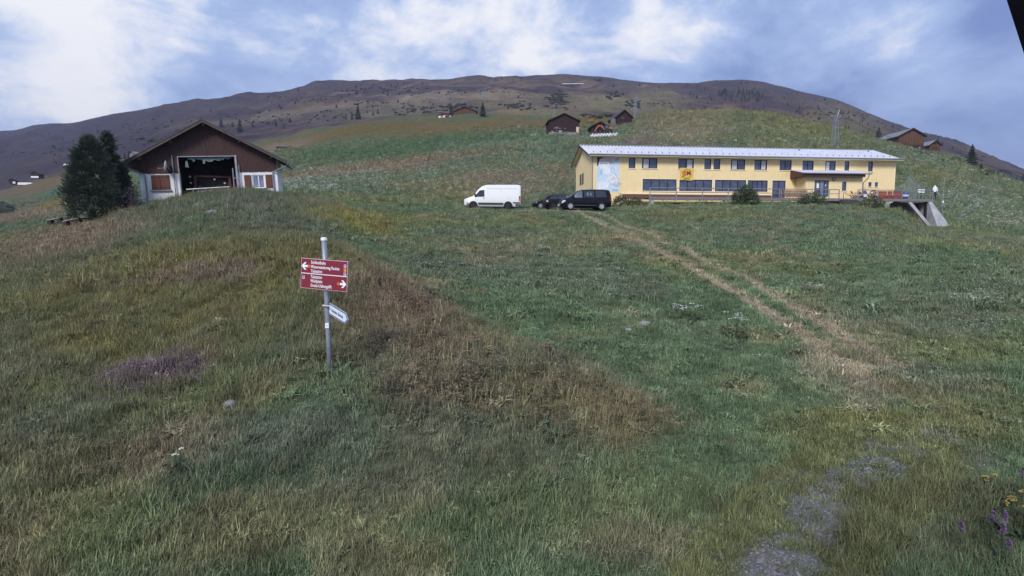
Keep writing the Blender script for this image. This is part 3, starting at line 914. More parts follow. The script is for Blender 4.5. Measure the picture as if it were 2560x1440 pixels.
MB().tube([(P1 + 0.25, rf0, rz0 - 0.1), (P1 + 0.2, rf0 + 0.1, rz0 - 0.5), (P1 + 0.06, -PD - 0.06, rz0 - 1.0), (P1 + 0.06, -PD - 0.06, 0.6)], 0.05, 8).build('downpipe', GUTTER, pr)

# mural: a painted skier with goggles, on a thin rendered panel
m0, m1 = HU(1492), HU(1548)
mt, mb_ = HZ(398), HZ(479) - 0.12
MURP = {k: mat('mural_' + k, c, 0.85, var=0.10, scale=3, bump=0.05) for k, c in dict(
    sky=(0.62, 0.72, 0.84), white=(0.80, 0.83, 0.88), pale=(0.66, 0.76, 0.86), blue=(0.34, 0.58, 0.80), grey=(0.36, 0.40, 0.50),
    pink=(0.74, 0.62, 0.66), maroon=(0.10, 0.05, 0.09), beige=(0.72, 0.68, 0.66), teal=(0.48, 0.68, 0.78)).items()}
mural = MB().box(m0, m1, -0.012, 0.0, mb_, mt).build('mural', MURP['sky'], house)
mw, mh = m1 - m0, mt - mb_
def mpoly(col, pts, lay):
    MB().prism([(m0 + mw * x, mt - mh * y) for x, y in pts], -0.012 - 0.003 * lay - 0.003, -0.0121).build('painted_shape', MURP[col], mural)
def oval(cx, cy, rx, ry, n=14, a0=0.0):
    return [(cx + rx * math.cos(2 * math.pi * k / n + a0), cy + ry * math.sin(2 * math.pi * k / n + a0)) for k in range(n)]
mpoly('maroon', [(0.0, 0.0), (0.30, 0.0), (0.12, 0.06), (0.08, 0.16), (0.05, 0.26), (0.0, 0.26)], 1)
mpoly('pink', oval(0.42, 0.09, 0.30, 0.085), 1)
mpoly('beige', oval(0.72, 0.08, 0.26, 0.075), 1)
mpoly('white', [(0.08, 0.16), (0.30, 0.12), (0.55, 0.16), (0.60, 0.24), (0.44, 0.34), (0.18, 0.34), (0.08, 0.26)], 2)
mpoly('grey', [(0.11, 0.20), (0.16, 0.165), (0.40, 0.165), (0.47, 0.20), (0.44, 0.215), (0.38, 0.19), (0.18, 0.19), (0.14, 0.215)], 3)
mpoly('grey', [(0.53, 0.19), (0.60, 0.155), (0.74, 0.15), (0.76, 0.17), (0.62, 0.18), (0.56, 0.21)], 3)
mpoly('grey', [(0.80, 0.06), (0.96, 0.02), (0.98, 0.05), (0.84, 0.11)], 3)
mpoly('teal', [(0.02, 0.34), (0.12, 0.30), (0.16, 0.48), (0.10, 0.60), (0.02, 0.62)], 2)
mpoly('blue', [(0.16, 0.36), (0.24, 0.36), (0.23, 0.50), (0.14, 0.50)], 3)
mpoly('pale', oval(0.52, 0.42, 0.22, 0.13), 2)
mpoly('white', oval(0.44, 0.40, 0.18, 0.10), 3)
mpoly('blue', oval(0.70, 0.38, 0.10, 0.085, 12, 0.3), 4)
mpoly('white', oval(0.705, 0.385, 0.075, 0.063, 12, 0.3), 5)
for k in range(5):
    a = -1.1 + 0.55 * k
    mpoly('grey', [(0.68, 0.45), (0.69 + 0.10 * math.sin(a), 0.42 - 0.09 * math.cos(a)), (0.70 + 0.10 * math.sin(a), 0.42 - 0.09 * math.cos(a))], 6)
mpoly('white', [(0.50, 0.60), (0.82, 0.46), (0.98, 0.62), (0.92, 0.80), (0.62, 0.74)], 4)
mpoly('beige', [(0.55, 0.62), (0.78, 0.53), (0.88, 0.64), (0.66, 0.70)], 5)
mpoly('grey', [(0.78, 0.47), (0.81, 0.46), (0.99, 0.66), (0.97, 0.67)], 6)
for k in range(4):
    x = 0.66 + 0.07 * k; y = 0.80 + 0.025 * k
    mpoly('grey', [(x, y), (x + 0.24, y - 0.13), (x + 0.25, y - 0.12), (x + 0.02, y + 0.01)], 6)
mpoly('pale', [(0.02, 0.72), (0.20, 0.66), (0.50, 0.66), (0.62, 0.76), (0.50, 0.90), (0.10, 0.92), (0.02, 0.86)], 2)
mpoly('white', [(0.10, 0.78), (0.48, 0.72), (0.56, 0.80), (0.42, 0.92), (0.06, 0.96)], 3)
mpoly('blue', oval(0.84, 0.955, 0.14, 0.035), 3)
mpoly('teal', [(0.05, 0.66), (0.16, 0.63), (0.18, 0.65), (0.07, 0.69)], 4)

# banner hung from an upper window
bn = thing('hanging_banner', 'yellow cloth banner with red JSM lettering hanging under a window', 'banner', h0 + hu * HU(1698) + Vector((0, 0, HZ(452))), HY)
bw, bh = HU(1734) - HU(1699), HZ(421.5) - HZ(452)
BANY = mat('banner_yellow', (0.72, 0.52, 0.10), 0.8, var=0.08, scale=2)
vs, fs = [], []
nx, nz = 12, 10
for j in range(nz + 1):
    for i in range(nx + 1):
        x, z = bw * i / nx, bh * j / nz
        pull = 0.05 * math.sin(3.1 * j / nz) * (1 if i == 0 else (-1 if i == nx else 0))
        y = -0.10 - 0.03 * math.sin(i * 1.1 + j * 0.4) * (1 - 0.4 * j / nz)
        vs.append((x + pull + 0.02 * (nz - j) / nz, y, z + (0.03 * math.sin(i * 0.55) if j == 0 else 0)))
o2 = len(vs); vs += [(x, y + 0.008, z) for x, y, z in vs]
for j in range(nz):
    for i in range(nx):
        a = j * (nx + 1) + i
        fs += [(a, a + 1, a + nx + 2, a + nx + 1), (o2 + a + nx + 1, o2 + a + nx + 2, o2 + a + 1, o2 + a)]
MB().add(vs, fs).build('cloth', BANY, bn, smooth=True)
BANR = mat('banner_red', (0.42, 0.03, 0.07), 0.7, var=0.08)
text_part('JSM', bh * 0.50, Matrix.Translation((bw * 0.5, -0.155, bh * 0.42)) @ Matrix.Rotation(R(-6), 4, 'Y'), BANR, bn, align='CENTER', depth=0.008)
rg = MB()
for k in range(26):
    a0, a1 = 2 * math.pi * k / 26, 2 * math.pi * (k + 1) / 26
    rg.bar((bw * 0.52 + bh * 0.36 * math.cos(a0), -0.145, bh * 0.54 + bh * 0.36 * math.sin(a0)), (bw * 0.52 + bh * 0.36 * math.cos(a1), -0.145, bh * 0.54 + bh * 0.36 * math.sin(a1)), 0.03, 0.008, up=(0, 1, 0))
rg.build('printed_ring', mat('banner_brown', (0.30, 0.17, 0.04), 0.8), bn)
for k in range(6):
    MB().box(bw * (0.32 + 0.065 * k), bw * (0.32 + 0.065 * k) + bw * 0.05, -0.152, -0.138, bh * 0.08, bh * 0.125).build('small_print', BLACK, bn)
MB().tube([(0.05, -0.08, bh), (0.12, -0.02, bh + 0.22)], 0.012, 5).build('cord', BLACK, bn)
MB().tube([(bw - 0.05, -0.08, bh), (bw - 0.1, -0.02, bh + 0.22)], 0.012, 5).build('cord', BLACK, bn)

# ------------------------------------------------------------------ terrace along the house
zd = HZ(499.5)                                   # deck level
ter = thing('terrace', 'raised wooden terrace with galvanised railing along the yellow house', 'terrace', h0, HY)
TD = 3.4
t0, t1 = HU(1600), HU(2312) * 0.955
DECKW = mat('deck_boards', (0.20, 0.18, 0.18), 0.9, var=0.25, scale=2.5, stretch=(1, 6, 6))
nb = 16
for k in range(nb):
    y = -TD + (TD - 0.3) * k / nb
    MB().box(t0, t1, y, y + (TD - 0.3) / nb - 0.012, zd - 0.06, zd).build('deck_board', DECKW, ter)
for k in range(10):                                  # the part beyond the gable end
    MB().box(L + 0.25, t1, -0.25 + 0.5 * k, 0.235 + 0.5 * k, zd - 0.06, zd).build('deck_board', DECKW, ter)
MB().box(t0, t1, -TD - 0.06, -TD - 0.01, zd - 0.30, zd + 0.01).build('edge_beam', GREYW, ter)
MB().box(t0, t1, -TD + 0.4, -TD + 0.55, zd - 0.30, zd - 0.065).build('joist', GREYW, ter)
gap0, gap1 = nearer(HU(2062)), nearer(HU(2108))
pos = []
u = t0
while u < t1 + 0.1:
    pos.append(u); u += 3.05
pos[-1] = t1 - 0.05
pos += [gap0, gap1]
pos = sorted(q for q in pos if not (gap0 < q < gap1))
for u in pos:
    MB().box(u - 0.045, u + 0.045, -TD - 0.12, -TD - 0.062, zd - 0.35, zd + 1.02).build('post', GALV, ter)
for a, b in zip(pos, pos[1:]):
    if a >= gap0 - 0.01 and b <= gap1 + 0.01: continue
    MB().tube([(a + 0.036, -TD - 0.09, zd + 1.0), (b - 0.036, -TD - 0.09, zd + 1.0)], 0.045, 8).build('top_rail', GALV, ter)
    MB().tube([(a + 0.036, -TD - 0.09, zd + 0.52), (b - 0.036, -TD - 0.09, zd + 0.52)], 0.036, 8).build('rail', GALV, ter)
for k in range(4):
    y = -TD + 0.3 + k * 2.2
    MB().box(t1 - 0.08, t1 - 0.02, y - 0.03, y + 0.03, zd, zd + 1.02).build('post', GALV, ter)
MB().tube([(t1 - 0.05, -TD, zd + 1.0), (t1 - 0.05, 4.0, zd + 1.0)], 0.03, 8).build('top_rail', GALV, ter)
for u in (t0 + 0.3, t0 + 9, t0 + 18, HU(2200) * 0.955):
    MB().box(u - 0.22, u + 0.22, -TD - 0.02, -TD + 0.35, zd - 1.4, zd - 0.301).build('pier', CONC, ter)
for u in (gap0 + 0.25,):
    MB().tube([(u, -TD - 0.5, zd - 0.5), (u, -TD - 0.5, zd + 0.55), (u + 0.1, -TD - 0.5, zd + 0.62), (u + 1.0, -TD - 0.9, zd + 0.0), (u + 1.0, -TD - 0.9, zd - 0.7)], 0.028, 8).build('stair_handrail', BROWN_W, ter)
for k in range(3):
    MB().box(gap0 + 0.05, gap1 - 0.05, -TD - 0.35 - 0.32 * k, -TD - 0.07 - 0.32 * k, zd - 0.9, zd - 0.17 - 0.17 * k).build('step', mat('dark_step', (0.07, 0.065, 0.065), 0.9), ter)

# basement passage below the terrace end
bs = thing('basement_passage', 'concrete walled basement entrance under the end of the terrace', 'entrance', h0, HY)
e0, e1 = HU(2258) * 0.955, t1 + 0.05
zg = zd - 3.2
MB().box(e0 - 1.2, e1 - 0.4, -TD + 1.4, -TD + 1.6, zg - 1, zd - 0.32).build('back_wall', mat('stained_wall', (0.20, 0.17, 0.17), 0.95, var=0.4, scale=1.2, streak=0.6), bs)
MB().box(e0 + 2.0, e0 + 2.75, -TD + 1.3, -TD + 1.39, zg - 0.5, zd - 0.5).build('door', PLANKW, bs)
MB().bar((e0 - 0.1, -TD + 0.15, zd - 0.32), (e0 + 1.75, -TD - 1.2, zg - 0.3), 0.35, 0.22, up=(0, 1, 0)).build('wing_wall', CONC, bs)
MB().add([(e1 - 0.55, -TD - 0.05, zd - 0.32), (e1 - 0.1, -TD - 0.05, zd - 0.32), (e1 + 1.25, -TD - 1.7, zg - 0.5), (e1 - 0.55, -TD - 1.7, zg - 0.5),
          (e1 - 0.55, -TD + 1.4, zd - 0.32), (e1 - 0.1, -TD + 1.4, zd - 0.32), (e1 + 0.2, -TD + 1.4, zg - 1.2), (e1 - 0.55, -TD + 1.4, zg - 1.2)],
         [(0, 1, 2, 3), (7, 6, 5, 4), (0, 4, 5, 1), (1, 5, 6, 2), (2, 6, 7, 3), (3, 7, 4, 0)]).build('wing_wall', CONC, bs)
MB().box(e1 - 0.75, e1 - 0.58, -TD + 0.1, -TD + 0.3, zg - 0.6, zd - 0.32).build('post', DARKMET, bs)
hz = thing('red_hose_reel', 'round red hose reel in the dark passage under the terrace', 'hose reel', h0 + hu * (e0 + 1.35) + Vector((0, 0, zg + 0.1)) - Vector((-hu.y, hu.x, 0)) * (TD - 1.0), HY)
rr = MB()
for k in range(18):
    a0, a1 = 2 * math.pi * k / 18, 2 * math.pi * (k + 1) / 18
    rr.bar((0.38 * math.cos(a0), 0, 0.45 + 0.38 * math.sin(a0)), (0.38 * math.cos(a1), 0, 0.45 + 0.38 * math.sin(a1)), 0.1, 0.1, up=(0, 1, 0))
rr.build('hose', RED, hz)
MB().box(-0.05, 0.05, -0.1, 0.1, -0.4, 0.45).build('stand', DARKMET, hz)
# ------------------------------------------------------------------ the barn on the knoll
BY = R(16.0)
bu = Vector((math.cos(BY), math.sin(BY), 0))
b0 = wpt(356, 507, 46.5)
barn = thing('barn', 'brown boarded barn with white walls and wide open doorway on the knoll', 'barn', b0, BY)
BTILT = R(-3.0)                 # the old barn has settled towards the valley
barn.rotation_euler = (0, BTILT, BY)
_tl = Matrix.Rotation(BTILT, 3, 'Y')
_le, _re = hit_plane(330, 430, b0, bu), hit_plane(727, 392, b0, bu)
_k = (_re[1] - _le[1]) / (_re[0] - _le[0])
_uc = 0.5 * (_re[0] + _le[0])


def bp_(px, py):
    u, z = hit_plane(px, py, b0, bu)
    return u, z - _k * (u - _uc) - math.tan(-BTILT) * _uc


BW = bp_(697, 440)[0]
z_eav = 0.5 * (bp_(338, 432)[1] + bp_(720, 393)[1]) + 0.05
z_apex = bp_(527, 309)[1]
u_apex = BW * 0.5
z_line = 0.5 * (bp_(400, 442)[1] + bp_(650, 420)[1])
bslope = (z_apex - z_eav) / (u_apex + 0.75)
def roofz(u): return z_apex - bslope * abs(u - u_apex)
op = (bp_(454, 440)[0], bp_(594, 430)[0], -1.5, bp_(525, 393)[1])
lw = (bp_(384, 466)[0], bp_(427, 466)[0], bp_(405, 485)[1], bp_(405, 449)[1])
rw = (bp_(634, 444)[0], bp_(664, 444)[0], bp_(650, 461)[1], bp_(650, 428)[1])
BD = 3.4
wm = MB()
pierced_wall(wm, 0, BW, -2.5, z_line, [(op[0], op[1], -2.5, z_line), lw, rw])
wm.add([(0, 0, -2.5), (0, BD, -2.5), (0, BD, roofz(0)), (0, 0, roofz(0))], [(0, 1, 2, 3)])
wm.add([(BW, 0, -2.5), (BW, BD, -2.5), (BW, BD, roofz(BW)), (BW, 0, roofz(BW))], [(3, 2, 1, 0)])
wm.add([(0, BD, -2.5), (BW, BD, -2.5), (BW, BD, roofz(BW)), (u_apex, BD, z_apex), (0, BD, roofz(0))], [(4, 3, 2, 1, 0)])
wm.build('wall', WHITEP, barn)
# dark hall behind the doorway: sides, back and floor of boards
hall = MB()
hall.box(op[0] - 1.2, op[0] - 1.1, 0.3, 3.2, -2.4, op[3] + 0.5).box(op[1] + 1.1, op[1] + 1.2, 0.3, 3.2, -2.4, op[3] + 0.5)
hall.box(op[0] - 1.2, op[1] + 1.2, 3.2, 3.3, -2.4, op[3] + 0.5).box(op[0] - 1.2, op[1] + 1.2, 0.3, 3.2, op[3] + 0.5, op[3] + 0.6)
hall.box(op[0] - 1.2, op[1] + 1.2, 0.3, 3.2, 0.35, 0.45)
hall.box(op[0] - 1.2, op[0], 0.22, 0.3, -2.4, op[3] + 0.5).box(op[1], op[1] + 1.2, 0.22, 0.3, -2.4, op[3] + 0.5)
hall.build('hall_lining', mat('shade_dark_boards', (0.020, 0.016, 0.014), 0.95, var=0.3, scale=2), barn)  # near-black board colour stands in for the shade inside the hall
clad = MB()
bw_, u = 0.145, 0.0
while u < BW - 0.02:
    a, b = u, min(u + bw_ - 0.012, BW)
    jit = random.uniform(0, 0.012)
    zt0, zt1 = roofz(a) - 0.02, roofz(b) - 0.02
    zb = z_line - 0.05 + random.uniform(-0.015, 0.015)
    if b > op[0] - 0.02 and a < op[1] + 0.02: zb = op[3] + 0.02
    clad.add([(a, -0.05 - jit, zb), (b, -0.05 - jit, zb), (b, -0.05 - jit, zt1), (a, -0.05 - jit, zt0),
              (a, 0.02, zb), (b, 0.02, zb), (b, 0.02, zt1), (a, 0.02, zt0)],
             [(0, 1, 2, 3), (7, 6, 5, 4), (0, 4, 5, 1), (1, 5, 6, 2), (2, 6, 7, 3), (3, 7, 4, 0)])
    u += bw_
prop(clad.build('cladding', BOARD, barn), kind='stuff')
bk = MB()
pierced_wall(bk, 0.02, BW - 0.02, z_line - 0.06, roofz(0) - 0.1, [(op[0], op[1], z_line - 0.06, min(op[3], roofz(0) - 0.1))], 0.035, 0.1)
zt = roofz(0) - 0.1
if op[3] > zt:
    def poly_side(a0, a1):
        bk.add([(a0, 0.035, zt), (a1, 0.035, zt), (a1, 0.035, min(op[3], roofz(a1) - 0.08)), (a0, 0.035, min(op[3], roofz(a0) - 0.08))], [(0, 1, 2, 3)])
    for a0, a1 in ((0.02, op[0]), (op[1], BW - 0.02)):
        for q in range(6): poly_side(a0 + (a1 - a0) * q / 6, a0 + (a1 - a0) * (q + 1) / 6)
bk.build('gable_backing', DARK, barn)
# roof slabs, barge boards, purlin ends
TH = 0.16; OVS, OVF = 0.95, 0.9
ROOFD = mat('dark_roof', (0.070, 0.050, 0.048), 0.8, var=0.25, scale=2)
UNDER = mat('roof_underside', (0.045, 0.028, 0.025), 0.85, var=0.25, scale=3, stretch=(1, 6, 1))
for s in (-1, 1):
    ue = -OVS if s < 0 else BW + OVS
    ze = z_apex - bslope * abs(ue - u_apex)
    def slab(z_lo, z_hi, y0, y1, uu0, uu1, za, zb):
        return [(uu0, y0, za + z_lo), (uu1, y0, zb + z_lo), (uu1, y1, zb + z_lo), (uu0, y1, za + z_lo),
                (uu0, y0, za + z_hi), (uu1, y0, zb + z_hi), (uu1, y1, zb + z_hi), (uu0, y1, za + z_hi)]
    FC = [(3, 2, 1, 0), (4, 5, 6, 7), (0, 1, 5, 4), (1, 2, 6, 5), (2, 3, 7, 6), (3, 0, 4, 7)]
    rfo = MB().add(slab(0.06, 0.16, -OVF, BD + 0.5, u_apex, ue, z_apex, ze), FC).build('roof', ROOFD, barn)
    MB().add(slab(0.0, 0.055, -OVF + 0.06, BD + 0.4, u_apex, ue + 0.1 * s * -1, z_apex, ze + bslope * 0.1), FC).build('soffit', UNDER, rfo)
    MB().add(slab(-0.10, 0.14, -OVF - 0.05, -OVF - 0.002, u_apex, ue, z_apex, ze), FC).build('barge_board', mat('barge_paint', (0.085, 0.060, 0.055), 0.7, var=0.2), rfo)
    MB().add(slab(0.145, 0.19, -OVF - 0.09, -OVF + 0.10, u_apex, ue, z_apex, ze), FC).build('verge_flashing', mat('flashing', (0.12, 0.10, 0.11), 0.5, 0.4), rfo)
    for f_ in (0.42, 0.80):
        up_ = u_apex + (ue - u_apex) * f_
        zp = z_apex - bslope * abs(up_ - u_apex)
        MB().box(up_ - 0.08, up_ + 0.08, -OVF + 0.12, 0.1, zp - 0.24, zp - 0.01).build('purlin_end', PLANKW, rfo)
    MB().tube([(ue, -OVF, ze - 0.02), (ue, BD, ze - 0.02)], 0.08, 8).build('gutter', GUTTER, barn)
    ci = 0.45 if s < 0 else BW - 0.35
    MB().tube([(ue, -OVF + 0.25, ze - 0.08), (ue + 0.1 * -s, -OVF + 0.3, ze - 0.22), (ci, -0.10, z_line - 0.12), (ci, -0.10, z_line - 0.35), (ci, -0.10, -1.2)], 0.055, 8).build('downpipe', GUTTER, barn)
MB().box(u_apex - 0.08, u_apex + 0.08, -OVF + 0.1, 0.1, z_apex - 0.34, z_apex - 0.02).build('purlin_end', PLANKW, barn)
# under-eave side boards so that the overhangs read closed
# door frame and posts
fr = MB()
fr.box(op[0] - 0.06, op[0], -0.10, 0.04, -1.5, op[3]).box(op[1], op[1] + 0.16, -0.12, 0.04, -1.5, op[3] + 0.12)
fr.box(op[0] - 0.06, op[1], -0.10, 0.04, op[3], op[3] + 0.07)
fr.build('doorway_frame', mat('pale_grey_paint', (0.34, 0.32, 0.37), 0.7, var=0.2, scale=4), barn)
MB().tube([(op[0] - 0.42, -0.14, -0.9), (op[0] - 0.42, -0.14, z_line + 1.4)], 0.045, 8).build('pipe', GUTTER, barn)
MB().tube([(op[1] + 0.30, -0.12, -0.9), (op[1] + 0.30, -0.12, z_line + 0.55)], 0.035, 8).build('pipe', GUTTER, barn)
MB().tube([(op[1] - 0.35, 0.5, -0.9), (op[1] - 0.30, 0.5, op[3] - 0.9)], 0.06, 8).build('inner_post', GALV, barn)
# torn green tarpaulin left over from the rolled door
TARP = mat('torn_green_tarpaulin', (0.16, 0.24, 0.23), 0.7, var=0.3, scale=5)
tp = thing('torn_tarpaulin', 'torn grey green tarpaulin hanging from the top of the barn doorway', 'tarpaulin', b0, BY)
tp.rotation_euler = (0, BTILT, BY)
ow = op[1] - op[0]
def strip(u0, u1, d0, d1, nm='rag', n=7):
    vs, fs = [], []
    for i in range(n + 1):
        u = u0 + (u1 - u0) * i / n
        dd = d0 + (d1 - d0) * i / n + random.uniform(-0.07, 0.07)
        y = 0.10 + random.uniform(-0.03, 0.03)
        vs += [(u, 0.10, op[3] - 0.02), (u, y, op[3] - dd), (u, 0.12, op[3] - 0.02), (u, y + 0.015, op[3] - dd)]
    for i in range(n):
        a = 4 * i
        fs += [(a, a + 4, a + 5, a + 1), (a + 2, a + 3, a + 7, a + 6), (a + 1, a + 5, a + 7, a + 3)]
    MB().add(vs, fs).build(nm, TARP, tp)
strip(op[0] + ow * 0.16, op[0] + ow * 0.42, 0.18, 0.22); strip(op[0] + ow * 0.42, op[0] + ow * 0.46, 0.5, 0.55, n=3)
strip(op[0] + ow * 0.46, op[0] + ow * 0.74, 0.36, 0.26, n=9); strip(op[0] + ow * 0.74, op[0] + ow * 0.93, 0.22, 0.12)
strip(op[0] + ow * 0.24, op[0] + ow * 0.28, 0.36, 0.30, n=3)
MB().add([(op[0] + ow * q, 0.13 + dy, op[3] - z) for dy in (0, 0.02) for q, z in ((0.115, 0.3), (0.15, 0.32), (0.16, 0.85), (0.10, 0.80))],
         [(0, 1, 2, 3), (7, 6, 5, 4), (0, 4, 5, 1), (1, 5, 6, 2), (2, 6, 7, 3), (3, 7, 4, 0)]).build('rag', TARP, tp)
MB().tube([(op[0] + ow * 0.13, 0.14, op[3]), (op[0] + ow * 0.13, 0.14, op[3] - 0.34)], 0.01, 5).build('cord', BLACK, tp)
# shuttered window, closed; and window with shutters folded open
cz = (lw[2] + lw[3]) / 2
for a, b in ((lw[0] - 0.03, (lw[0] + lw[1]) / 2 - 0.012), ((lw[0] + lw[1]) / 2 + 0.012, lw[1] + 0.03)):
    sh = MB().box(a, b, -0.07, -0.02, lw[2] - 0.02, lw[3] + 0.02).build('shutter', SHUT, barn)
    n = 5
    for k in range(n):
        MB().box(a + 0.03 + (b - a - 0.06) * k / n, a + 0.02 + (b - a - 0.06) * (k + 1) / n, -0.09, -0.071, lw[2] + 0.02, lw[3] - 0.02).build('slat', SHUT, sh)
    for z in (lw[2] + 0.15, lw[3] - 0.15):
        MB().box(a - 0.04, b, -0.105, -0.092, z - 0.02, z + 0.02).build('hinge', DARKMET, sh)
MB().box(lw[0] - 0.12, lw[1] + 0.12, -0.16, 0.02, lw[2] - 0.13, lw[2] - 0.03).build('sill', STONE, barn)
wo = MB()
f_ = 0.07
wo.box(rw[0], rw[1], 0.06, 0.14, rw[2], rw[2] + f_).box(rw[0], rw[1], 0.06, 0.14, rw[3] - f_, rw[3])
for x in (rw[0], (rw[0] + rw[1]) / 2 - f_ / 2, rw[1] - f_): wo.box(x, x + f_, 0.06, 0.14, rw[2] + f_, rw[3] - f_)
wo_ = wo.build('window', WHITE, barn)
for a, b in ((rw[0] + f_, (rw[0] + rw[1]) / 2 - f_ / 2), ((rw[0] + rw[1]) / 2 + f_ / 2, rw[1] - f_)):
    MB().box(a, b, 0.09, 0.11, rw[2] + f_, rw[3] - f_).build('pane', GLASS_L, wo_)
MB().box(rw[0] - 0.1, rw[1] + 0.1, -0.12, 0.03, rw[2] - 0.10, rw[2] - 0.002).build('sill', STONE, barn)
shw = (rw[1] - rw[0]) * 0.56
for a, b in ((rw[0] - 0.10 - shw, rw[0] - 0.10), (rw[1] + 0.10, rw[1] + 0.10 + shw)):
    sh = MB().box(a, b, -0.06, -0.02, rw[2], rw[3]).build('shutter', SHUT, barn)
    for k in range(4):
        MB().box(a + 0.03 + (b - a - 0.06) * k / 4, a + 0.02 + (b - a - 0.06) * (k + 1) / 4, -0.078, -0.061, rw[2] + 0.04, rw[3] - 0.04).build('slat', SHUT, sh)

# satellite dish on the boarding
def barn_at(u, y, z):
    return b0 + Matrix.Rotation(BY, 3, 'Z') @ (Matrix.Rotation(BTILT, 3, 'Y') @ Vector((u, y, z)))

sd0 = bp_(426, 430)
sd = thing('satellite_dish', 'white satellite dish on the brown boards beside the barn doorway', 'satellite dish', barn_at(sd0[0], 0, sd0[1]), BY)
dm = Matrix.Translation((0.05, -0.55, 0.12)) @ Matrix.Rotation(R(100), 4, 'Z') @ Matrix.Rotation(R(8), 4, 'X')
MB().lathe([(0.02, 0.0), (0.2, 0.02), (0.36, 0.075), (0.43, 0.12), (0.42, 0.135), (0.2, 0.045), (0.02, 0.03)], 20, dm, 'y').build('dish', WHITE, sd, smooth=True)
MB().tube([(0.05, -0.5, 0.05), (-0.5, -0.62, -0.12)], 0.02, 6).build('feed_arm', GALV, sd)
MB().box(-0.58, -0.46, -0.68, -0.56, -0.14, -0.04).build('receiver', GREYW, sd)
MB().tube([(0.2, 0.0, -0.15), (0.2, -0.45, -0.15), (0.12, -0.5, 0.1)], 0.03, 6).build('wall_bracket', GALV, sd)

# wheel loader / trailer standing in the hall
mc = thing('farm_trailer', 'rust red framed farm machine parked in the dark barn doorway', 'farm machine', b0 + bu * (op[0] + ow * 0.47) - Vector((-bu.y, bu.x, 0)) * -1.6 + Vector((0, 0, 0.75)), BY)
RUST = mat('rust_red_frame', (0.13, 0.035, 0.028), 0.7, var=0.25, scale=4)
for s in (-1, 1):
    MB().box(s * 1.35 - 0.11, s * 1.35 + 0.11, -0.1, 0.1, 0.5, 1.75).build('upright', RUST, mc)
    MB().lathe([(0.09, 0), (0.09, 0.05)], 12, Matrix.Translation((s * 1.75, -0.16, 1.62)), 'y').build('lamp', mat('lamp_lens', (0.55, 0.35, 0.30), 0.4), mc)
    w = MB().lathe([(0.3, -0.12), (0.44, -0.12), (0.46, 0), (0.44, 0.12), (0.3, 0.12)], 18, Matrix.Translation((s * 1.1, 0.1, 0.46)), 'y').build('wheel', BLACK, mc)
    MB().lathe([(0.28, -0.13), (0.28, 0.13)], 14, Matrix.Translation((s * 1.1, 0.1, 0.46)), 'y').build('rim', RUST, w)
MB().box(-1.25, 1.25, -0.06, 0.06, 1.62, 1.78).build('crossbar', RUST, mc)
MB().box(-1.2, 1.2, 0.0, 2.2, 0.55, 0.75).build('bed', RUST, mc)
MB().box(-1.2, 1.2, 0.12, 0.17, 0.8, 1.6).build('mesh_guard', DARK, mc)
for x, z in ((0.15, 1.45), (0.95, 1.15), (-1.7, 1.1)):
    MB().lathe([(0.08, 0), (0.08, 0.04)], 12, Matrix.Translation((x, -0.14, z)), 'y').build('reflector', mat('reflector', (0.50, 0.45, 0.48), 0.4), mc)
# barrier pipe and heap of stones in front of the doorway
br = thing('barrier_pipe', 'grey horizontal pipe barrier across the barn doorway', 'barrier', b0, BY)
MB().tube([(op[0] + ow * 0.10, -0.5, 1.12), (op[0] + ow * 0.86, -0.5, 1.42)], 0.055, 8).build('pipe', GALV, br)
for q in (0.22, 0.55, 0.84):
    MB().tube([(op[0] + ow * q, -0.5, -1.6), (op[0] + ow * q, -0.5, 1.08 + 0.38 * q)], 0.045, 8).build('post', GALV, br)
sh_ = MB()
rs_ = random.Random(5)
for k in range(46):
    u = op[0] + ow * rs_.uniform(0.30, 0.72); h = 0.75 * (1 - abs((u - op[0]) / ow - 0.5) * 3.6)
    sh_.blob((u, -0.95 + rs_.uniform(-0.35, 0.3), rs_.uniform(-0.2, max(0.0, h + 0.35))), rs_.uniform(0.10, 0.20), 0.3, 6, 4, rs_)
st = sh_.build('stone_heap', STONE); st.location = b0; st.rotation_euler = (0, 0, BY)
prop(st, 'heap of grey field stones in the grass before the barn doorway', 'stones', kind='stuff')
# ------------------------------------------------------------------ vehicles (front towards -x, wheels on z = 0)
TYRE = mat('tyre_rubber', (0.016, 0.016, 0.017), 0.85, var=0.15, scale=6)
ALLOY = mat('alloy_rim', (0.60, 0.60, 0.63), 0.35, 0.55, var=0.08, scale=8)
STEELR = mat('dark_steel_rim', (0.05, 0.05, 0.055), 0.45, 0.4, var=0.1)
CARGL = glass_mat('car_glass', (0.030, 0.036, 0.048), rough=0.03)
CARGL_L = glass_mat('car_glass_light', (0.16, 0.19, 0.23), rough=0.03)
LAMPR = mat('tail_lamp_red', (0.45, 0.03, 0.03), 0.25, var=0.05, bump=0)
LAMPW = mat('head_lamp_clear', (0.62, 0.64, 0.70), 0.15, var=0.1, bump=0)
SHADOWP = mat('wheel_arch_shade', (0.010, 0.010, 0.010), 0.9, var=0.1, bump=0)  # near-black colour painted in for the shade inside wheel arches and rims


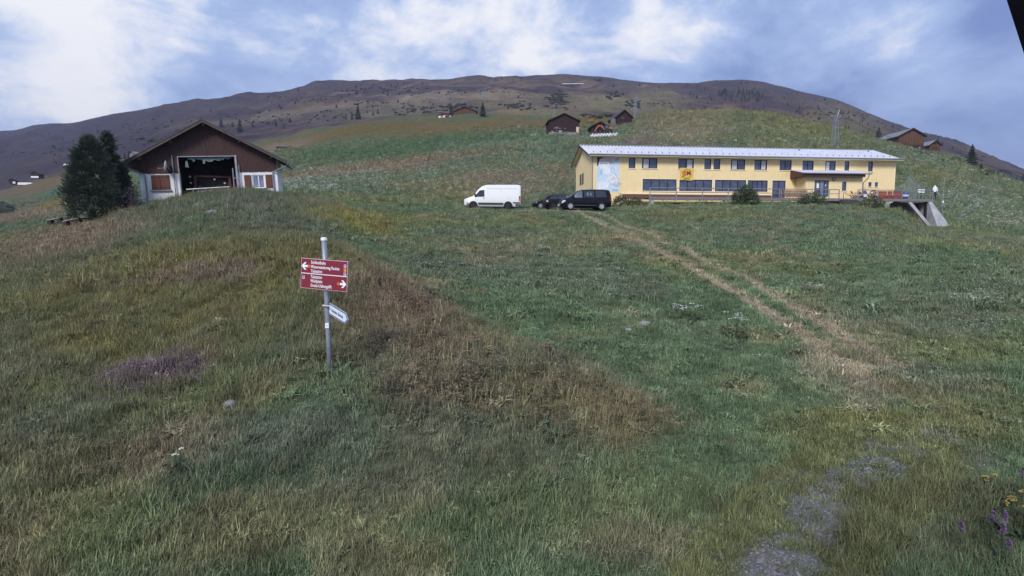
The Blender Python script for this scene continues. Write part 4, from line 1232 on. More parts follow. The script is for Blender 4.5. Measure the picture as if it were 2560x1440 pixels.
def car_paint(name, col, rough=0.3):
    if name in MATS: return MATS[name]
    m = bpy.data.materials.new(name); m.use_nodes = True
    t = NT(m.node_tree); out = t.add('ShaderNodeOutputMaterial')
    co = t.add('ShaderNodeTexCoord').outputs['Object']
    dust = t.noise(co, 2.5, 5.0, 0.6)
    c = t.mix(t.math('MULTIPLY', t.ramp(dust, 0.45, 0.8), 0.10 if col[0] > 0.3 else 0.02), col, (0.30, 0.27, 0.24))
    b = t.add('ShaderNodeBsdfPrincipled', {'Base Color': c, 'Roughness': rough, 'Coat Weight': 0.5 if col[0] > 0.3 else 0.12, 'Coat Roughness': 0.06, 'Specular IOR Level': 0.4 if col[0] > 0.3 else 0.2})
    t.l.new(b.outputs[0], out.inputs[0])
    MATS[name] = m
    return m


class Car:
    """Body lofted through stations (x, z_bottom, z_belt, z_roof, half width at belt, half width at roof)."""
    def __init__(s, name, label, cat, loc, rz, stations, paint):
        s.st = stations
        s.t = thing(name, label, cat, loc, rz)
        rings = []
        for (x, zb, zt, zr, wb, wr) in stations:
            rings.append([(x, 0, zb), (x, wb * 0.86, zb), (x, wb * 0.97, zb + (zt - zb) * 0.22), (x, wb, zb + (zt - zb) * 0.6), (x, wb * 0.985, zt),
                          (x, wr + (wb - wr) * 0.45, zt + (zr - zt) * 0.5), (x, wr, zr - min(0.09, (zr - zt) * 0.35)), (x, wr * 0.86, zr - 0.02 * min(1, (zr - zt) * 3)), (x, 0, zr)])
        vs, fs = [], []
        n = len(rings[0]); N = 2 * n - 2
        for r in rings:
            full = r + [(x, -y, z) for x, y, z in r[-2:0:-1]]
            vs += full
        for i in range(len(rings) - 1):
            for j in range(N):
                fs.append((i * N + j, i * N + (j + 1) % N, (i + 1) * N + (j + 1) % N, (i + 1) * N + j))
        fs.append(tuple(range(N))); fs.append(tuple((len(rings) - 1) * N + j for j in range(N - 1, -1, -1)))
        s.body = MB().add(vs, fs).build('body', paint, s.t, smooth=True)
        b = s.body.modifiers.new('edge', 'EDGE_SPLIT'); b.split_angle = R(38)
        s.paint = paint

    def hw(s, x, z):
        st = s.st
        x = min(max(x, st[0][0]), st[-1][0])
        k = 0
        while k < len(st) - 2 and x > st[k + 1][0]: k += 1
        a, b = st[k], st[k + 1]
        f = (x - a[0]) / max(1e-6, b[0] - a[0])
        q = [a[i] + (b[i] - a[i]) * f for i in range(6)]
        if z <= q[2]: return q[4]
        g = min(1, (z - q[2]) / max(0.02, q[3] - q[2]))
        return q[4] + (q[5] - q[4]) * g

    def panel(s, name, poly, m, parent=None, off=0.012, sides=(-1, 1)):
        for sd in sides:
            vs = [(x, sd * (s.hw(x, z) + off), z) for x, z in poly] + [(x, sd * (s.hw(x, z) - 0.03), z) for x, z in poly]
            n = len(poly)
            MB().add(vs, [tuple(range(n)), tuple(range(2 * n - 1, n - 1, -1))] + [(i, i + n, (i + 1) % n + n, (i + 1) % n) for i in range(n)]).build(name, m, parent or s.t)

    def wheels(s, xs, r, w, track, rim, spokes=6):
        for x in xs:
            track = s.hw(x, 0.5) + 0.035 - w / 2          # tyre stands just proud of the wing
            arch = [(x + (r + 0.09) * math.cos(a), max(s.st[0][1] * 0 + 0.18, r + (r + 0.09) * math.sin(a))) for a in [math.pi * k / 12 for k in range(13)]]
            s.panel('arch_shade', [(x + r + 0.09, 0.2)] + arch + [(x - r - 0.09, 0.2)], SHADOWP, off=0.014)
            for sd in (-1, 1):
                M = Matrix.Translation((x, sd * track, r))
                tw = MB().lathe([(r * 0.62, -w / 2), (r * 0.94, -w / 2), (r, -w / 4), (r, w / 4), (r * 0.94, w / 2), (r * 0.62, w / 2)], 24, M, 'y').build('wheel', TYRE, s.t, smooth=True)
                tw.modifiers.new('edge', 'EDGE_SPLIT').split_angle = R(35)
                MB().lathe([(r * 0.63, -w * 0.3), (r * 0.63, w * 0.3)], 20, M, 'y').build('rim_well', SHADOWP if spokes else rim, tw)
                sp = MB()
                y = sd * (track + w * 0.46)
                if spokes:
                    for k in range(spokes):
                        a = 2 * math.pi * k / spokes + 0.3
                        for da in (-0.16, 0.16):
                            sp.bar((x, y, r), (x + r * 0.62 * math.cos(a + da), y, r + r * 0.62 * math.sin(a + da)), 0.045, 0.04, up=(0, 1, 0))
                    sp.lathe([(0.07, -0.03), (0.07, 0.03)], 10, Matrix.Translation((x, y, r)), 'y')
                else:
                    sp.lathe([(r * 0.30, -0.02), (r * 0.24, 0.03)], 16, Matrix.Translation((x, y, r)), 'y')
                sp.build('rim', rim, tw)
                if True:
                    rr = MB()
                    for k in range(20):
                        a0, a1 = 2 * math.pi * k / 20, 2 * math.pi * (k + 1) / 20
                        rr.bar((x + r * 0.6 * math.cos(a0), y, r + r * 0.6 * math.sin(a0)), (x + r * 0.6 * math.cos(a1), y, r + r * 0.6 * math.sin(a1)), 0.035, 0.05, up=(0, 1, 0))
                    rr.build('rim_ring', rim, tw)


def sit(px, d, py=521):
    """A spot on the gravel in front of the house."""
    p = wpt(px, py, d)
    return Vector((p.x, p.y, gz(p.x, p.y)))


def seat_on_ground(t, xs, halfw):
    """Let the vehicle stand on the ground: tilt along its length, lowest point touching."""
    c, s_ = math.cos(t.rotation_euler.z), math.sin(t.rotation_euler.z)
    def at(x): return gz(t.location.x + c * x, t.location.y + s_ * x)
    za, zb = at(xs[0]), at(xs[1])
    pitch = math.atan2(zb - za, xs[1] - xs[0])
    t.rotation_euler = (0, -pitch, t.rotation_euler.z)
    t.location.z = za - math.tan(pitch) * xs[0] - 0.02


# white high-roof van
VW = car_paint('white_van_paint', (0.80, 0.80, 0.79))
p = wpt(1161, 522, 60.0)
van = Car('white_van', 'white high roof delivery van with dark side strip parked on the meadow edge', 'van', (p.x, p.y, 0), R(1.5), [
    (0.00, 0.34, 0.70, 0.86, 0.78, 0.62), (0.06, 0.30, 0.85, 1.02, 0.90, 0.72), (0.40, 0.27, 0.98, 1.16, 0.96, 0.80), (0.95, 0.27, 1.12, 1.34, 0.98, 0.84),
    (1.30, 0.27, 1.18, 1.80, 0.99, 0.80), (1.62, 0.27, 1.22, 2.16, 0.99, 0.80), (1.95, 0.27, 1.25, 2.40, 0.99, 0.80), (2.45, 0.27, 1.28, 2.53, 0.99, 0.80),
    (5.55, 0.27, 1.30, 2.56, 0.99, 0.82), (5.84, 0.30, 1.30, 2.53, 0.97, 0.82), (5.92, 0.36, 1.28, 2.44, 0.93, 0.80)], VW)
van.wheels((0.98, 4.62), 0.355, 0.22, 0.86, STEELR, 0)
van.panel('side_window', [(1.12, 1.22), (1.16, 1.30), (1.62, 1.92), (2.12, 1.96), (2.14, 1.26)], CARGL)
van.panel('side_strip', [(1.5, 0.46), (4.12, 0.46), (4.12, 0.64), (1.48, 0.64)], mat('van_strip', (0.03, 0.032, 0.05), 0.6))
van.panel('side_strip', [(5.12, 0.60), (5.86, 0.60), (5.86, 0.72), (5.12, 0.72)], mat('van_strip', (0.03, 0.032, 0.05), 0.6))
van.panel('bumper', [(-0.0, 0.32), (0.55, 0.30), (0.52, 0.52), (0.30, 0.66), (0.02, 0.66)], mat('van_bumper', (0.10, 0.105, 0.12), 0.6))
van.panel('bumper', [(5.40, 0.33), (5.90, 0.36), (5.90, 0.55), (5.40, 0.58)], mat('van_bumper', (0.10, 0.105, 0.12), 0.6))
van.panel('head_lamp', [(0.02, 0.74), (0.10, 0.72), (0.42, 0.98), (0.40, 1.06), (0.12, 0.98)], LAMPW)
van.panel('tail_lamp', [(5.74, 0.82), (5.90, 0.82), (5.89, 1.36), (5.74, 1.36)], LAMPR)
van.panel('door_seam', [(2.19, 0.42), (2.205, 0.42), (2.205, 2.0), (2.19, 2.0)], GREYW, off=0.006)
van.panel('door_seam', [(3.80, 0.70), (3.815, 0.70), (3.815, 2.1), (3.80, 2.1)], GREYW, off=0.006)
van.panel('panel_line', [(2.4, 2.10), (5.6, 2.12), (5.6, 2.135), (2.4, 2.115)], GREYW, off=0.006)
van.panel('door_handle', [(2.02, 1.08), (2.16, 1.08), (2.16, 1.12), (2.02, 1.12)], BLACK, off=0.03)
for sd in (-1, 1):
    MB().box(1.10, 1.25, sd * 1.02 - 0.10, sd * 1.02 + 0.12, 1.28, 1.58).build('mirror', BLACK, van.t)
MB().add([(1.02, -0.70, 1.36), (1.02, 0.70, 1.36), (1.64, 0.66, 2.12), (1.64, -0.66, 2.12), (0.99, -0.70, 1.37), (0.99, 0.70, 1.37), (1.61, 0.66, 2.13), (1.61, -0.66, 2.13)],
         [(0, 1, 2, 3), (7, 6, 5, 4), (0, 4, 5, 1), (1, 5, 6, 2), (2, 6, 7, 3), (3, 7, 4, 0)]).build('windscreen', CARGL, van.t)
seat_on_ground(van.t, (0.98, 4.62), 0.9)

# black minibus
KB = car_paint('black_paint', (0.007, 0.0065, 0.010), 0.28)
p = wpt(1397, 521, 54.0)
bus = Car('black_minibus', 'shiny black passenger minibus parked beside the house mural', 'minibus', (p.x, p.y, 0), R(6.0), [
    (0.00, 0.34, 0.60, 0.78, 0.72, 0.60), (0.07, 0.28, 0.76, 0.94, 0.88, 0.72), (0.35, 0.24, 0.92, 1.06, 0.93, 0.78), (0.95, 0.24, 1.04, 1.20, 0.95, 0.80),
    (1.30, 0.24, 1.08, 1.52, 0.95, 0.76), (1.70, 0.24, 1.10, 1.80, 0.95, 0.75), (2.10, 0.24, 1.11, 1.92, 0.95, 0.76), (3.20, 0.24, 1.12, 1.97, 0.95, 0.77),
    (4.45, 0.25, 1.12, 1.95, 0.94, 0.77), (4.72, 0.28, 1.12, 1.88, 0.92, 0.76), (4.86, 0.32, 1.10, 1.50, 0.89, 0.76), (4.91, 0.42, 1.00, 1.14, 0.86, 0.76)], KB)
bus.wheels((0.93, 3.93), 0.335, 0.23, 0.84, ALLOY, 6)
bus.panel('side_window', [(1.12, 1.12), (1.52, 1.60), (1.72, 1.74), (2.06, 1.78), (2.06, 1.14)], CARGL_L)
bus.panel('side_window', [(2.22, 1.16), (2.22, 1.78), (3.20, 1.82), (3.20, 1.17)], CARGL)
bus.panel('side_window', [(3.34, 1.18), (3.34, 1.82), (4.30, 1.80), (4.42, 1.20)], CARGL)
bus.panel('inner_headrest', [(2.50, 1.35), (2.50, 1.62), (2.66, 1.62), (2.66, 1.35)], CARGL_L, off=0.016)
bus.panel('inner_headrest', [(2.80, 1.35), (2.80, 1.62), (2.94, 1.62), (2.94, 1.35)], CARGL_L, off=0.016)
bus.panel('head_lamp', [(0.05, 0.62), (0.12, 0.58), (0.46, 0.78), (0.44, 0.90), (0.16, 0.84)], LAMPW)
bus.panel('tail_lamp', [(4.74, 0.86), (4.88, 0.86), (4.84, 1.30), (4.74, 1.30)], LAMPR)
bus.panel('door_seam', [(2.13, 0.32), (2.145, 0.32), (2.145, 1.82), (2.13, 1.82)], DARKMET, off=0.006)
bus.panel('door_seam', [(3.26, 0.32), (3.275, 0.32), (3.275, 1.82), (3.26, 1.82)], DARKMET, off=0.006)
bus.panel('door_handle', [(1.92, 1.0), (2.08, 1.0), (2.08, 1.04), (1.92, 1.04)], DARKMET, off=0.03)
bus.panel('trim_strip', [(1.35, 0.40), (3.45, 0.40), (3.45, 0.46), (1.35, 0.46)], mat('minibus_trim', (0.07, 0.07, 0.085), 0.5), off=0.016)
MB().box(-0.03, 0.04, -0.55, 0.55, 0.36, 0.62).build('grille', mat('chrome_grille', (0.42, 0.43, 0.47), 0.3, 0.6), bus.t)
MB().box(-0.045, -0.028, -0.26, 0.26, 0.40, 0.52).build('number_plate', WHITE, bus.t)
for sd in (-1, 1):
    MB().box(1.10, 1.24, sd * 1.0 - 0.12, sd * 1.0 + 0.10, 1.12, 1.34).build('mirror', KB, bus.t)
MB().add([(0.99, -0.66, 1.22), (0.99, 0.66, 1.22), (1.69, 0.62, 1.79), (1.69, -0.62, 1.79), (0.96, -0.66, 1.235), (0.96, 0.66, 1.235), (1.66, 0.62, 1.81), (1.66, -0.62, 1.81)],
         [(0, 1, 2, 3), (7, 6, 5, 4), (0, 4, 5, 1), (1, 5, 6, 2), (2, 6, 7, 3), (3, 7, 4, 0)]).build('windscreen', CARGL_L, bus.t)
seat_on_ground(bus.t, (0.93, 3.93), 0.9)

# black estate car, seen from its rear side (front away to the right)
p = wpt(1360, 520, 58.0)
est = Car('black_estate_car', 'black estate car half hidden behind the minibus with its tail towards the van', 'car', (p.x, p.y, 0), R(9.0), [
    (0.00, 0.38, 0.80, 0.98, 0.80, 0.66), (0.08, 0.30, 0.92, 1.18, 0.87, 0.66), (0.30, 0.26, 0.96, 1.42, 0.89, 0.62), (0.62, 0.24, 0.97, 1.50, 0.90, 0.61),
    (1.60, 0.22, 0.97, 1.53, 0.90, 0.62), (2.50, 0.22, 0.96, 1.50, 0.90, 0.62), (2.90, 0.22, 0.95, 1.36, 0.90, 0.63), (3.45, 0.22, 0.94, 1.04, 0.89, 0.70),
    (4.20, 0.24, 0.82, 0.92, 0.86, 0.70), (4.55, 0.32, 0.62, 0.74, 0.74, 0.60)], KB)
est.wheels((0.82, 3.55), 0.325, 0.21, 0.79, STEELR, 6)
est.panel('side_window', [(0.42, 1.04), (0.62, 1.36), (1.20, 1.42), (1.20, 1.04)], CARGL)
est.panel('side_window', [(1.28, 1.04), (1.28, 1.42), (2.05, 1.42), (2.05, 1.03)], CARGL)
est.panel('side_window', [(2.14, 1.03), (2.14, 1.41), (2.50, 1.38), (3.15, 1.04)], CARGL_L)
est.panel('tail_lamp', [(0.01, 0.70), (0.02, 0.98), (0.30, 1.00), (0.28, 0.74)], LAMPR)
est.panel('tail_lamp', [(0.06, 0.80), (0.06, 0.90), (0.24, 0.90), (0.24, 0.80)], LAMPW, off=0.018)
MB().add([(0.10, -0.62, 1.04), (0.10, 0.62, 1.04), (0.33, 0.56, 1.38), (0.33, -0.56, 1.38), (0.06, -0.62, 1.05), (0.06, 0.62, 1.05), (0.29, 0.56, 1.40), (0.29, -0.56, 1.40)],
         [(0, 1, 2, 3), (7, 6, 5, 4), (0, 4, 5, 1), (1, 5, 6, 2), (2, 6, 7, 3), (3, 7, 4, 0)]).build('rear_window', CARGL, est.t)
for sd in (-1, 1):
    MB().tube([(0.6, sd * 0.58, 1.56), (2.5, sd * 0.58, 1.55)], 0.02, 6).build('roof_rail', DARKMET, est.t)
seat_on_ground(est.t, (0.82, 3.55), 0.8)

# dark blue hatchback in front of it, facing the van
NB = car_paint('dark_blue_paint', (0.010, 0.012, 0.024), 0.28)
p = wpt(1331, 520, 61.0)
hat = Car('dark_blue_hatchback', 'dark blue hatchback whose bonnet shows left of the black estate car', 'car', (p.x, p.y, 0), R(4.0), [
    (0.00, 0.34, 0.58, 0.68, 0.70, 0.55), (0.12, 0.26, 0.68, 0.80, 0.82, 0.66), (0.60, 0.22, 0.80, 0.90, 0.86, 0.70), (1.15, 0.22, 0.88, 1.00, 0.88, 0.70),
    (1.60, 0.22, 0.90, 1.26, 0.88, 0.62), (2.05, 0.22, 0.91, 1.42, 0.88, 0.60), (2.9, 0.22, 0.92, 1.44, 0.88, 0.60), (3.5, 0.24, 0.93, 1.36, 0.87, 0.60),
    (3.85, 0.28, 0.92, 1.08, 0.84, 0.66), (3.98, 0.40, 0.80, 0.92, 0.78, 0.64)], NB)
hat.wheels((0.80, 3.25), 0.31, 0.2, 0.76, ALLOY, 5)
hat.panel('side_window', [(1.22, 0.96), (1.70, 1.26), (2.10, 1.36), (2.35, 1.36), (2.35, 0.97)], CARGL_L)
hat.panel('side_window', [(2.43, 0.97), (2.43, 1.36), (3.10, 1.35), (3.35, 0.98)], CARGL)
hat.panel('head_lamp', [(0.04, 0.54), (0.10, 0.66), (0.42, 0.76), (0.38, 0.64)], LAMPW)
MB().add([(1.18, -0.62, 0.99), (1.18, 0.62, 0.99), (1.96, 0.54, 1.40), (1.96, -0.54, 1.40), (1.15, -0.62, 1.01), (1.15, 0.62, 1.01), (1.93, 0.54, 1.42), (1.93, -0.54, 1.42)],
         [(0, 1, 2, 3), (7, 6, 5, 4), (0, 4, 5, 1), (1, 5, 6, 2), (2, 6, 7, 3), (3, 7, 4, 0)]).build('windscreen', CARGL_L, hat.t)
seat_on_ground(hat.t, (0.80, 3.25), 0.8)
# ------------------------------------------------------------------ signpost
SD = ground_hit(825, 936).y
SK = SD / 11.2
s_top, s_base = wpt(810, 597, SD), wpt(825, 928, SD)
gb = gz(s_base.x, s_base.y)
s_base = s_base + (s_base - s_top) * ((s_base.z - gb) / (s_top.z - s_base.z))
sign = thing('signpost', 'grey galvanised signpost with dark red direction board in the rough grass', 'signpost', s_base)
pt = s_top - s_base
POSTM = mat('post_zinc', (0.33, 0.35, 0.40), 0.5, 0.45, var=0.18, scale=9, bump=0.15)
MB().tube([pt * -0.12, pt * 0.3, pt * 0.65, pt], 0.052 * SK, 16).build('post', POSTM, sign, smooth=True)
ax = pt.normalized()
capm = Matrix.Translation(pt) @ Vector((0, 0, 1)).rotation_difference(ax).to_matrix().to_4x4()
MB().lathe([(0.056, -0.03), (0.056, 0.008), (0.045, 0.022), (0.0, 0.028)], 16, capm).build('cap', WHITE, sign)


def along(py):
    """Point on the post's axis level with a photo height."""
    f = (py - 928.0) / (597.0 - 928.0)
    return pt * f


SYAW = R(-14)
bm_ = Matrix.Translation(along(683) + Vector((0.0, -0.07, 0))) @ Matrix.Rotation(SYAW, 4, 'Z') @ Matrix.Rotation(R(3.6), 4, 'Y') @ Matrix.Scale(SK, 4)
SBW, SBH = 1.04, 0.605       # board drawn at its nominal size, then fitted by SK
REDS = mat('sign_red', (0.205, 0.016, 0.030), 0.45, var=0.06, scale=2, bump=0.03)
SWHITE = mat('sign_white', (0.80, 0.80, 0.80), 0.5, var=0.04, bump=0.02)
xo = 0.0
board = MB(bm_).box(-SBW / 2, SBW / 2, -0.012, 0.012, -SBH / 2, SBH / 2).build('board', mat('sign_edge', (0.62, 0.42, 0.44), 0.5, 0.2), sign)
gap = 0.006
for z0, z1, nm in ((0.008, SBH / 2 - 0.012, 'upper'), (-SBH / 2 + 0.012, -0.008, 'lower')):
    MB(bm_).box(-SBW / 2 + 0.012, SBW / 2 - 0.012, -0.016, -0.0125, z0, z1).build('red_panel', REDS, board)
MB(bm_).box(-SBW / 2 + 0.012, SBW / 2 - 0.012, -0.0165, -0.0126, -0.0075, 0.0075).build('divider', SWHITE, board)
def arrow(cx, cz, s):
    sh = MB(bm_)
    sh.prism([(cx - s * 0.075, cz), (cx - s * 0.005, cz + 0.075), (cx + s * 0.04, cz + 0.075), (cx - s * 0.012, cz + 0.022), (cx + s * 0.065, cz + 0.022),
              (cx + s * 0.065, cz - 0.022), (cx - s * 0.012, cz - 0.022), (cx + s * 0.04, cz - 0.075), (cx - s * 0.005, cz - 0.075)], -0.0195, -0.0161)
    sh.build('arrow', SWHITE, board)
arrow(-0.43, 0.145, 1); arrow(0.43, -0.155, -1)
ORNG = mat('sign_orange', (0.62, 0.10, 0.03), 0.5, var=0.03); AMB = mat('sign_amber', (0.70, 0.36, 0.04), 0.5, var=0.03)
PALE = mat('sign_pale_blue', (0.50, 0.52, 0.66), 0.5, var=0.05)
for cx, cz in ((-0.333, 0.145), (0.328, -0.155)):
    d = MB(bm_).lathe([(0.033, -0.0200), (0.033, -0.0161)], 18, Matrix.Translation((cx, 0, cz)), 'y').build('dot', ORNG, board)
for cx, cz, m_ in ((0.465, 0.205, PALE), (0.465, 0.125, AMB), (0.465, 0.045, PALE), (-0.455, -0.085, PALE)):
    q = MB(bm_).box(cx - 0.026, cx + 0.026, -0.0195, -0.0161, cz - 0.032, cz + 0.032).build('pictogram', m_, board)
    MB(bm_).prism([(cx - 0.012, cz - 0.02), (cx - 0.002, cz - 0.02), (cx - 0.002, cz - 0.002), (cx + 0.014, cz + 0.004), (cx + 0.012, cz + 0.022), (cx - 0.012, cz + 0.022)], -0.0215, -0.0196).build('pictogram_mark', REDS if m_ is not AMB else ORNG, q)
for txt, z, sz, sx in (('Schlittelbahn', 0.200, 0.090, 0.84), ('Winterwanderweg Parsiras', 0.112, 0.090, 0.80), ('Talstation', 0.026, 0.090, 0.84),
                       ('Talstation', -0.088, 0.090, 0.84), ('Waldpiste', -0.172, 0.090, 0.84), ('Gratis-Uebungslift', -0.260, 0.090, 0.84)):
    text_part(txt, sz, bm_ @ Matrix.Translation((-0.295, -0.0175, z)), SWHITE, board, xscale=sx * (0.80 if len(txt) > 20 else 0.86), depth=0.0015)
for dz in (-0.18, 0.18):
    MB(bm_).box(-0.08, 0.08, 0.0125, 0.05, dz - 0.02, dz + 0.02).build('clamp', GALV, board)
# small arrow board pointing aside
am = Matrix.Translation(along(768) + Vector((0.05, -0.03, 0.02))) @ Matrix.Rotation(R(-46), 4, 'Z') @ Matrix.Rotation(R(11.5), 4, 'Y') @ Matrix.Scale(SK, 4)
AL, AH = 0.80, 0.23
ap = [(0.0, -AH / 2), (AL - 0.11, -AH / 2), (AL, 0.0), (AL - 0.11, AH / 2), (0.0, AH / 2)]
ab = MB(am).prism(ap, -0.008, 0.008).build('arrow_board', mat('arrow_edge', (0.52, 0.54, 0.60), 0.4, 0.4), sign)
def inset(k): return [(0.0 + k, -AH / 2 + k), (AL - 0.11 - k * 0.4, -AH / 2 + k), (AL - k * 1.4, 0.0), (AL - 0.11 - k * 0.4, AH / 2 - k), (k, AH / 2 - k)]
MB(am).prism(inset(0.014), -0.0105, -0.0081).build('blue_border', mat('sign_blue', (0.05, 0.10, 0.24), 0.5), ab)
MB(am).prism(inset(0.032), -0.0125, -0.0106).build('white_panel', mat('sign_bluish_white', (0.66, 0.70, 0.78), 0.5, var=0.04), ab)
text_part('Schweizer Skischule', 0.092, am @ Matrix.Translation((0.115, -0.0135, -0.028)), BLACK, ab, xscale=0.66, depth=0.001)
text_part('+', 0.10, am @ Matrix.Translation((0.055, -0.0135, -0.03)), BLACK, ab, xscale=0.7, depth=0.001)
MB().tube([along(758) + Vector((-0.06, -0.04, 0.0)), along(758) + Vector((0.0, -0.09, 0.0)), along(762) + Vector((0.07, -0.06, 0.02))], 0.016, 6).build('clamp', mat('clamp_pale', (0.6, 0.55, 0.52), 0.5), sign)
sk = along(807) + Vector((0, -0.054, 0))
MB().box(sk.x - 0.03, sk.x + 0.032, sk.y - 0.003, sk.y + 0.012, sk.z - 0.045, sk.z + 0.045).build('sticker', WHITE, sign)
MB().box(sk.x - 0.012, sk.x + 0.014, sk.y - 0.0045, sk.y - 0.0031, sk.z - 0.012, sk.z + 0.012).build('sticker_print', mat('sticker_green', (0.45, 0.6, 0.45), 0.5), sign)

# ------------------------------------------------------------------ two benches below the tree
def bench(name, label, pa, pb, d, py):
    a, b = wpt(pa, py[0], d), wpt(pb, py[1], d)
    loc = (a + b) / 2; lz = gz(loc.x, loc.y)
    t = thing(name, label, 'bench', (loc.x, loc.y, lz), 0, 'benches below the pine')
    hl = (b - a).length / 2
    rz = math.atan2(b.y - a.y, b.x - a.x)
    t.rotation_euler = (0, -math.atan2(gz(b.x, b.y) - gz(a.x, a.y), 2 * hl), rz)
    for k in range(3):
        MB().box(-hl, hl, -0.20 + 0.138 * k, -0.20 + 0.138 * k + 0.128, 0.44, 0.50).build('seat_plank', mat('bench_planks', (0.30, 0.29, 0.31), 0.85, var=0.2, scale=4, stretch=(1, 6, 6)), t)
    for s in (-1, 1):
        MB().box(s * hl * 0.78 - 0.13, s * hl * 0.78 + 0.13, -0.17, 0.17, -0.15, 0.439).build('leg', mat('bench_log', (0.05, 0.035, 0.03), 0.9, var=0.3), t)
    return t
bench('bench', 'grey plank bench nearer to the pine, in front', 163, 204, 40.0, (545, 541))
bench('bench', 'grey plank bench farther out, partly behind the other bench', 125, 156, 43.5, (547, 541))

# ------------------------------------------------------------------ on the terrace
DY = Vector((-hu.y, hu.x, 0))
def on_deck(px, back, z=0.0):
    u = HU(px)
    u = u - (u - 9.0) * (TD - back) / 68.0
    return h0 + hu * u + DY * (-TD + back) + Vector((0, 0, zd + z))

# folded wooden chairs leaning in a row
WOODL = mat('pale_chair_wood', (0.46, 0.34, 0.27), 0.7, var=0.15, scale=6)
SLATR = mat('red_chair_slats', (0.20, 0.075, 0.06), 0.7, var=0.2, scale=6)
def folded_chair():
    t = thing('folded_chair', '', 'chair', (0, 0, 0), 0, 'folded chairs leaning in a row on the terrace')
    for s in (-1, 1):
        MB().bar((s * 0.21, 0.0, 0.0), (s * 0.21, 0.16, 0.98), 0.035, 0.045).build('leg', WOODL, t)
        MB().bar((s * 0.17, 0.10, 0.0), (s * 0.17, 0.10, 0.80), 0.03, 0.04).build('leg', WOODL, t)
    for k in range(3):
        MB().bar((-0.2, 0.125 + 0.02 * k, 0.70 + 0.10 * k), (0.2, 0.125 + 0.02 * k, 0.70 + 0.10 * k), 0.018, 0.075).build('back_slat', SLATR, t)
    for k in range(4):
        MB().bar((-0.16, 0.065, 0.22 + 0.10 * k), (0.16, 0.065, 0.22 + 0.10 * k), 0.018, 0.08).build('seat_slat', SLATR, t)
    return t
c0 = None
for k in range(9):
    px = 1937 + 7.2 * k
    t = folded_chair() if c0 is None else copy_tree(c0)
    c0 = c0 or t
    t.location = on_deck(px, 0.55 + 0.03 * (k % 2)); t.rotation_euler = (0, 0, HY + R(-6 + 5 * (k % 3)))
    t['label'] = ('%s folded red wooden chair of the row beside the porch, from the left' % ('first', 'second', 'third', 'fourth', 'fifth', 'sixth', 'seventh', 'eighth', 'ninth')[k])

# red and white folding deck chairs, one small table, a blue cool box
def deck_chair():
    t = thing('deck_chair', '', 'chair', (0, 0, 0), 0, 'red folding chairs on the terrace')
    for s in (-1, 1):
        MB().bar((s * 0.24, -0.28, 0.0), (s * 0.24, 0.30, 0.95), 0.03).build('leg', GALV, t)
        MB().bar((s * 0.21, 0.30, 0.0), (s * 0.21, -0.26, 0.46), 0.03).build('leg', GALV, t)
    MB().box(-0.23, 0.23, -0.26, 0.16, 0.44, 0.47).build('seat', RED, t)
    bk_ = MB().add([(-0.22, 0.10, 0.62), (0.22, 0.10, 0.62), (0.22, 0.28, 0.96), (-0.22, 0.28, 0.96), (-0.22, 0.13, 0.61), (0.22, 0.13, 0.61), (0.22, 0.31, 0.95), (-0.22, 0.31, 0.95)],
                   [(0, 1, 2, 3), (7, 6, 5, 4), (0, 4, 5, 1), (1, 5, 6, 2), (2, 6, 7, 3), (3, 7, 4, 0)]).build('backrest', RED, t)
    MB().add([(-0.1, 0.125, 0.70), (0.1, 0.125, 0.70), (0.1, 0.225, 0.88), (-0.1, 0.225, 0.88), (-0.1, 0.16, 0.70), (0.1, 0.16, 0.70), (0.1, 0.25, 0.88), (-0.1, 0.25, 0.88)],
             [(0, 1, 2, 3), (7, 6, 5, 4), (0, 4, 5, 1), (1, 5, 6, 2), (2, 6, 7, 3), (3, 7, 4, 0)]).build('white_patch', WHITE, bk_)
    return t
dc = None
for px, back, rz, lb in ((2117, 1.0, 70, 'red and white folding chair nearest the porch downpipe'), (2140, 1.3, 80, 'red and white folding chair in front of the terrace door'),
                         (2158, 0.7, -75, 'red and white folding chair beside the brown bush pot')):
    t = deck_chair() if dc is None else copy_tree(dc)
    dc = dc or t
    t.location = on_deck(px, back); t.rotation_euler = (0, 0, HY + R(rz)); t['label'] = lb
tb = thing('folding_table', 'small folding table between the red chairs on the terrace', 'table', on_deck(2129, 0.9), HY)
MB().box(-0.45, 0.45, -0.3, 0.3, 0.70, 0.74).build('table_top', GREYW, tb)
for s in (-1, 1):
    MB().bar((s * 0.38, -0.26, 0.0), (-s * 0.3, -0.26, 0.70), 0.03).build('leg', GALV, tb)
    MB().bar((s * 0.38, 0.26, 0.0), (-s * 0.3, 0.26, 0.70), 0.03).build('leg', GALV, tb)
cb = thing('blue_parasol_base', 'folded blue and white cloth bundle on the terrace by the red chairs', 'bundle', on_deck(2149, 1.5), HY)
MB().lathe([(0.10, 0.0), (0.20, 0.06), (0.24, 0.5), (0.20, 0.9), (0.12, 1.05)], 10).build('cloth', mat('blue_cloth', (0.06, 0.09, 0.32), 0.8), cb, smooth=True)
MB().lathe([(0.245, 0.30), (0.25, 0.45), (0.235, 0.6)], 10).build('white_band', WHITE, cb)

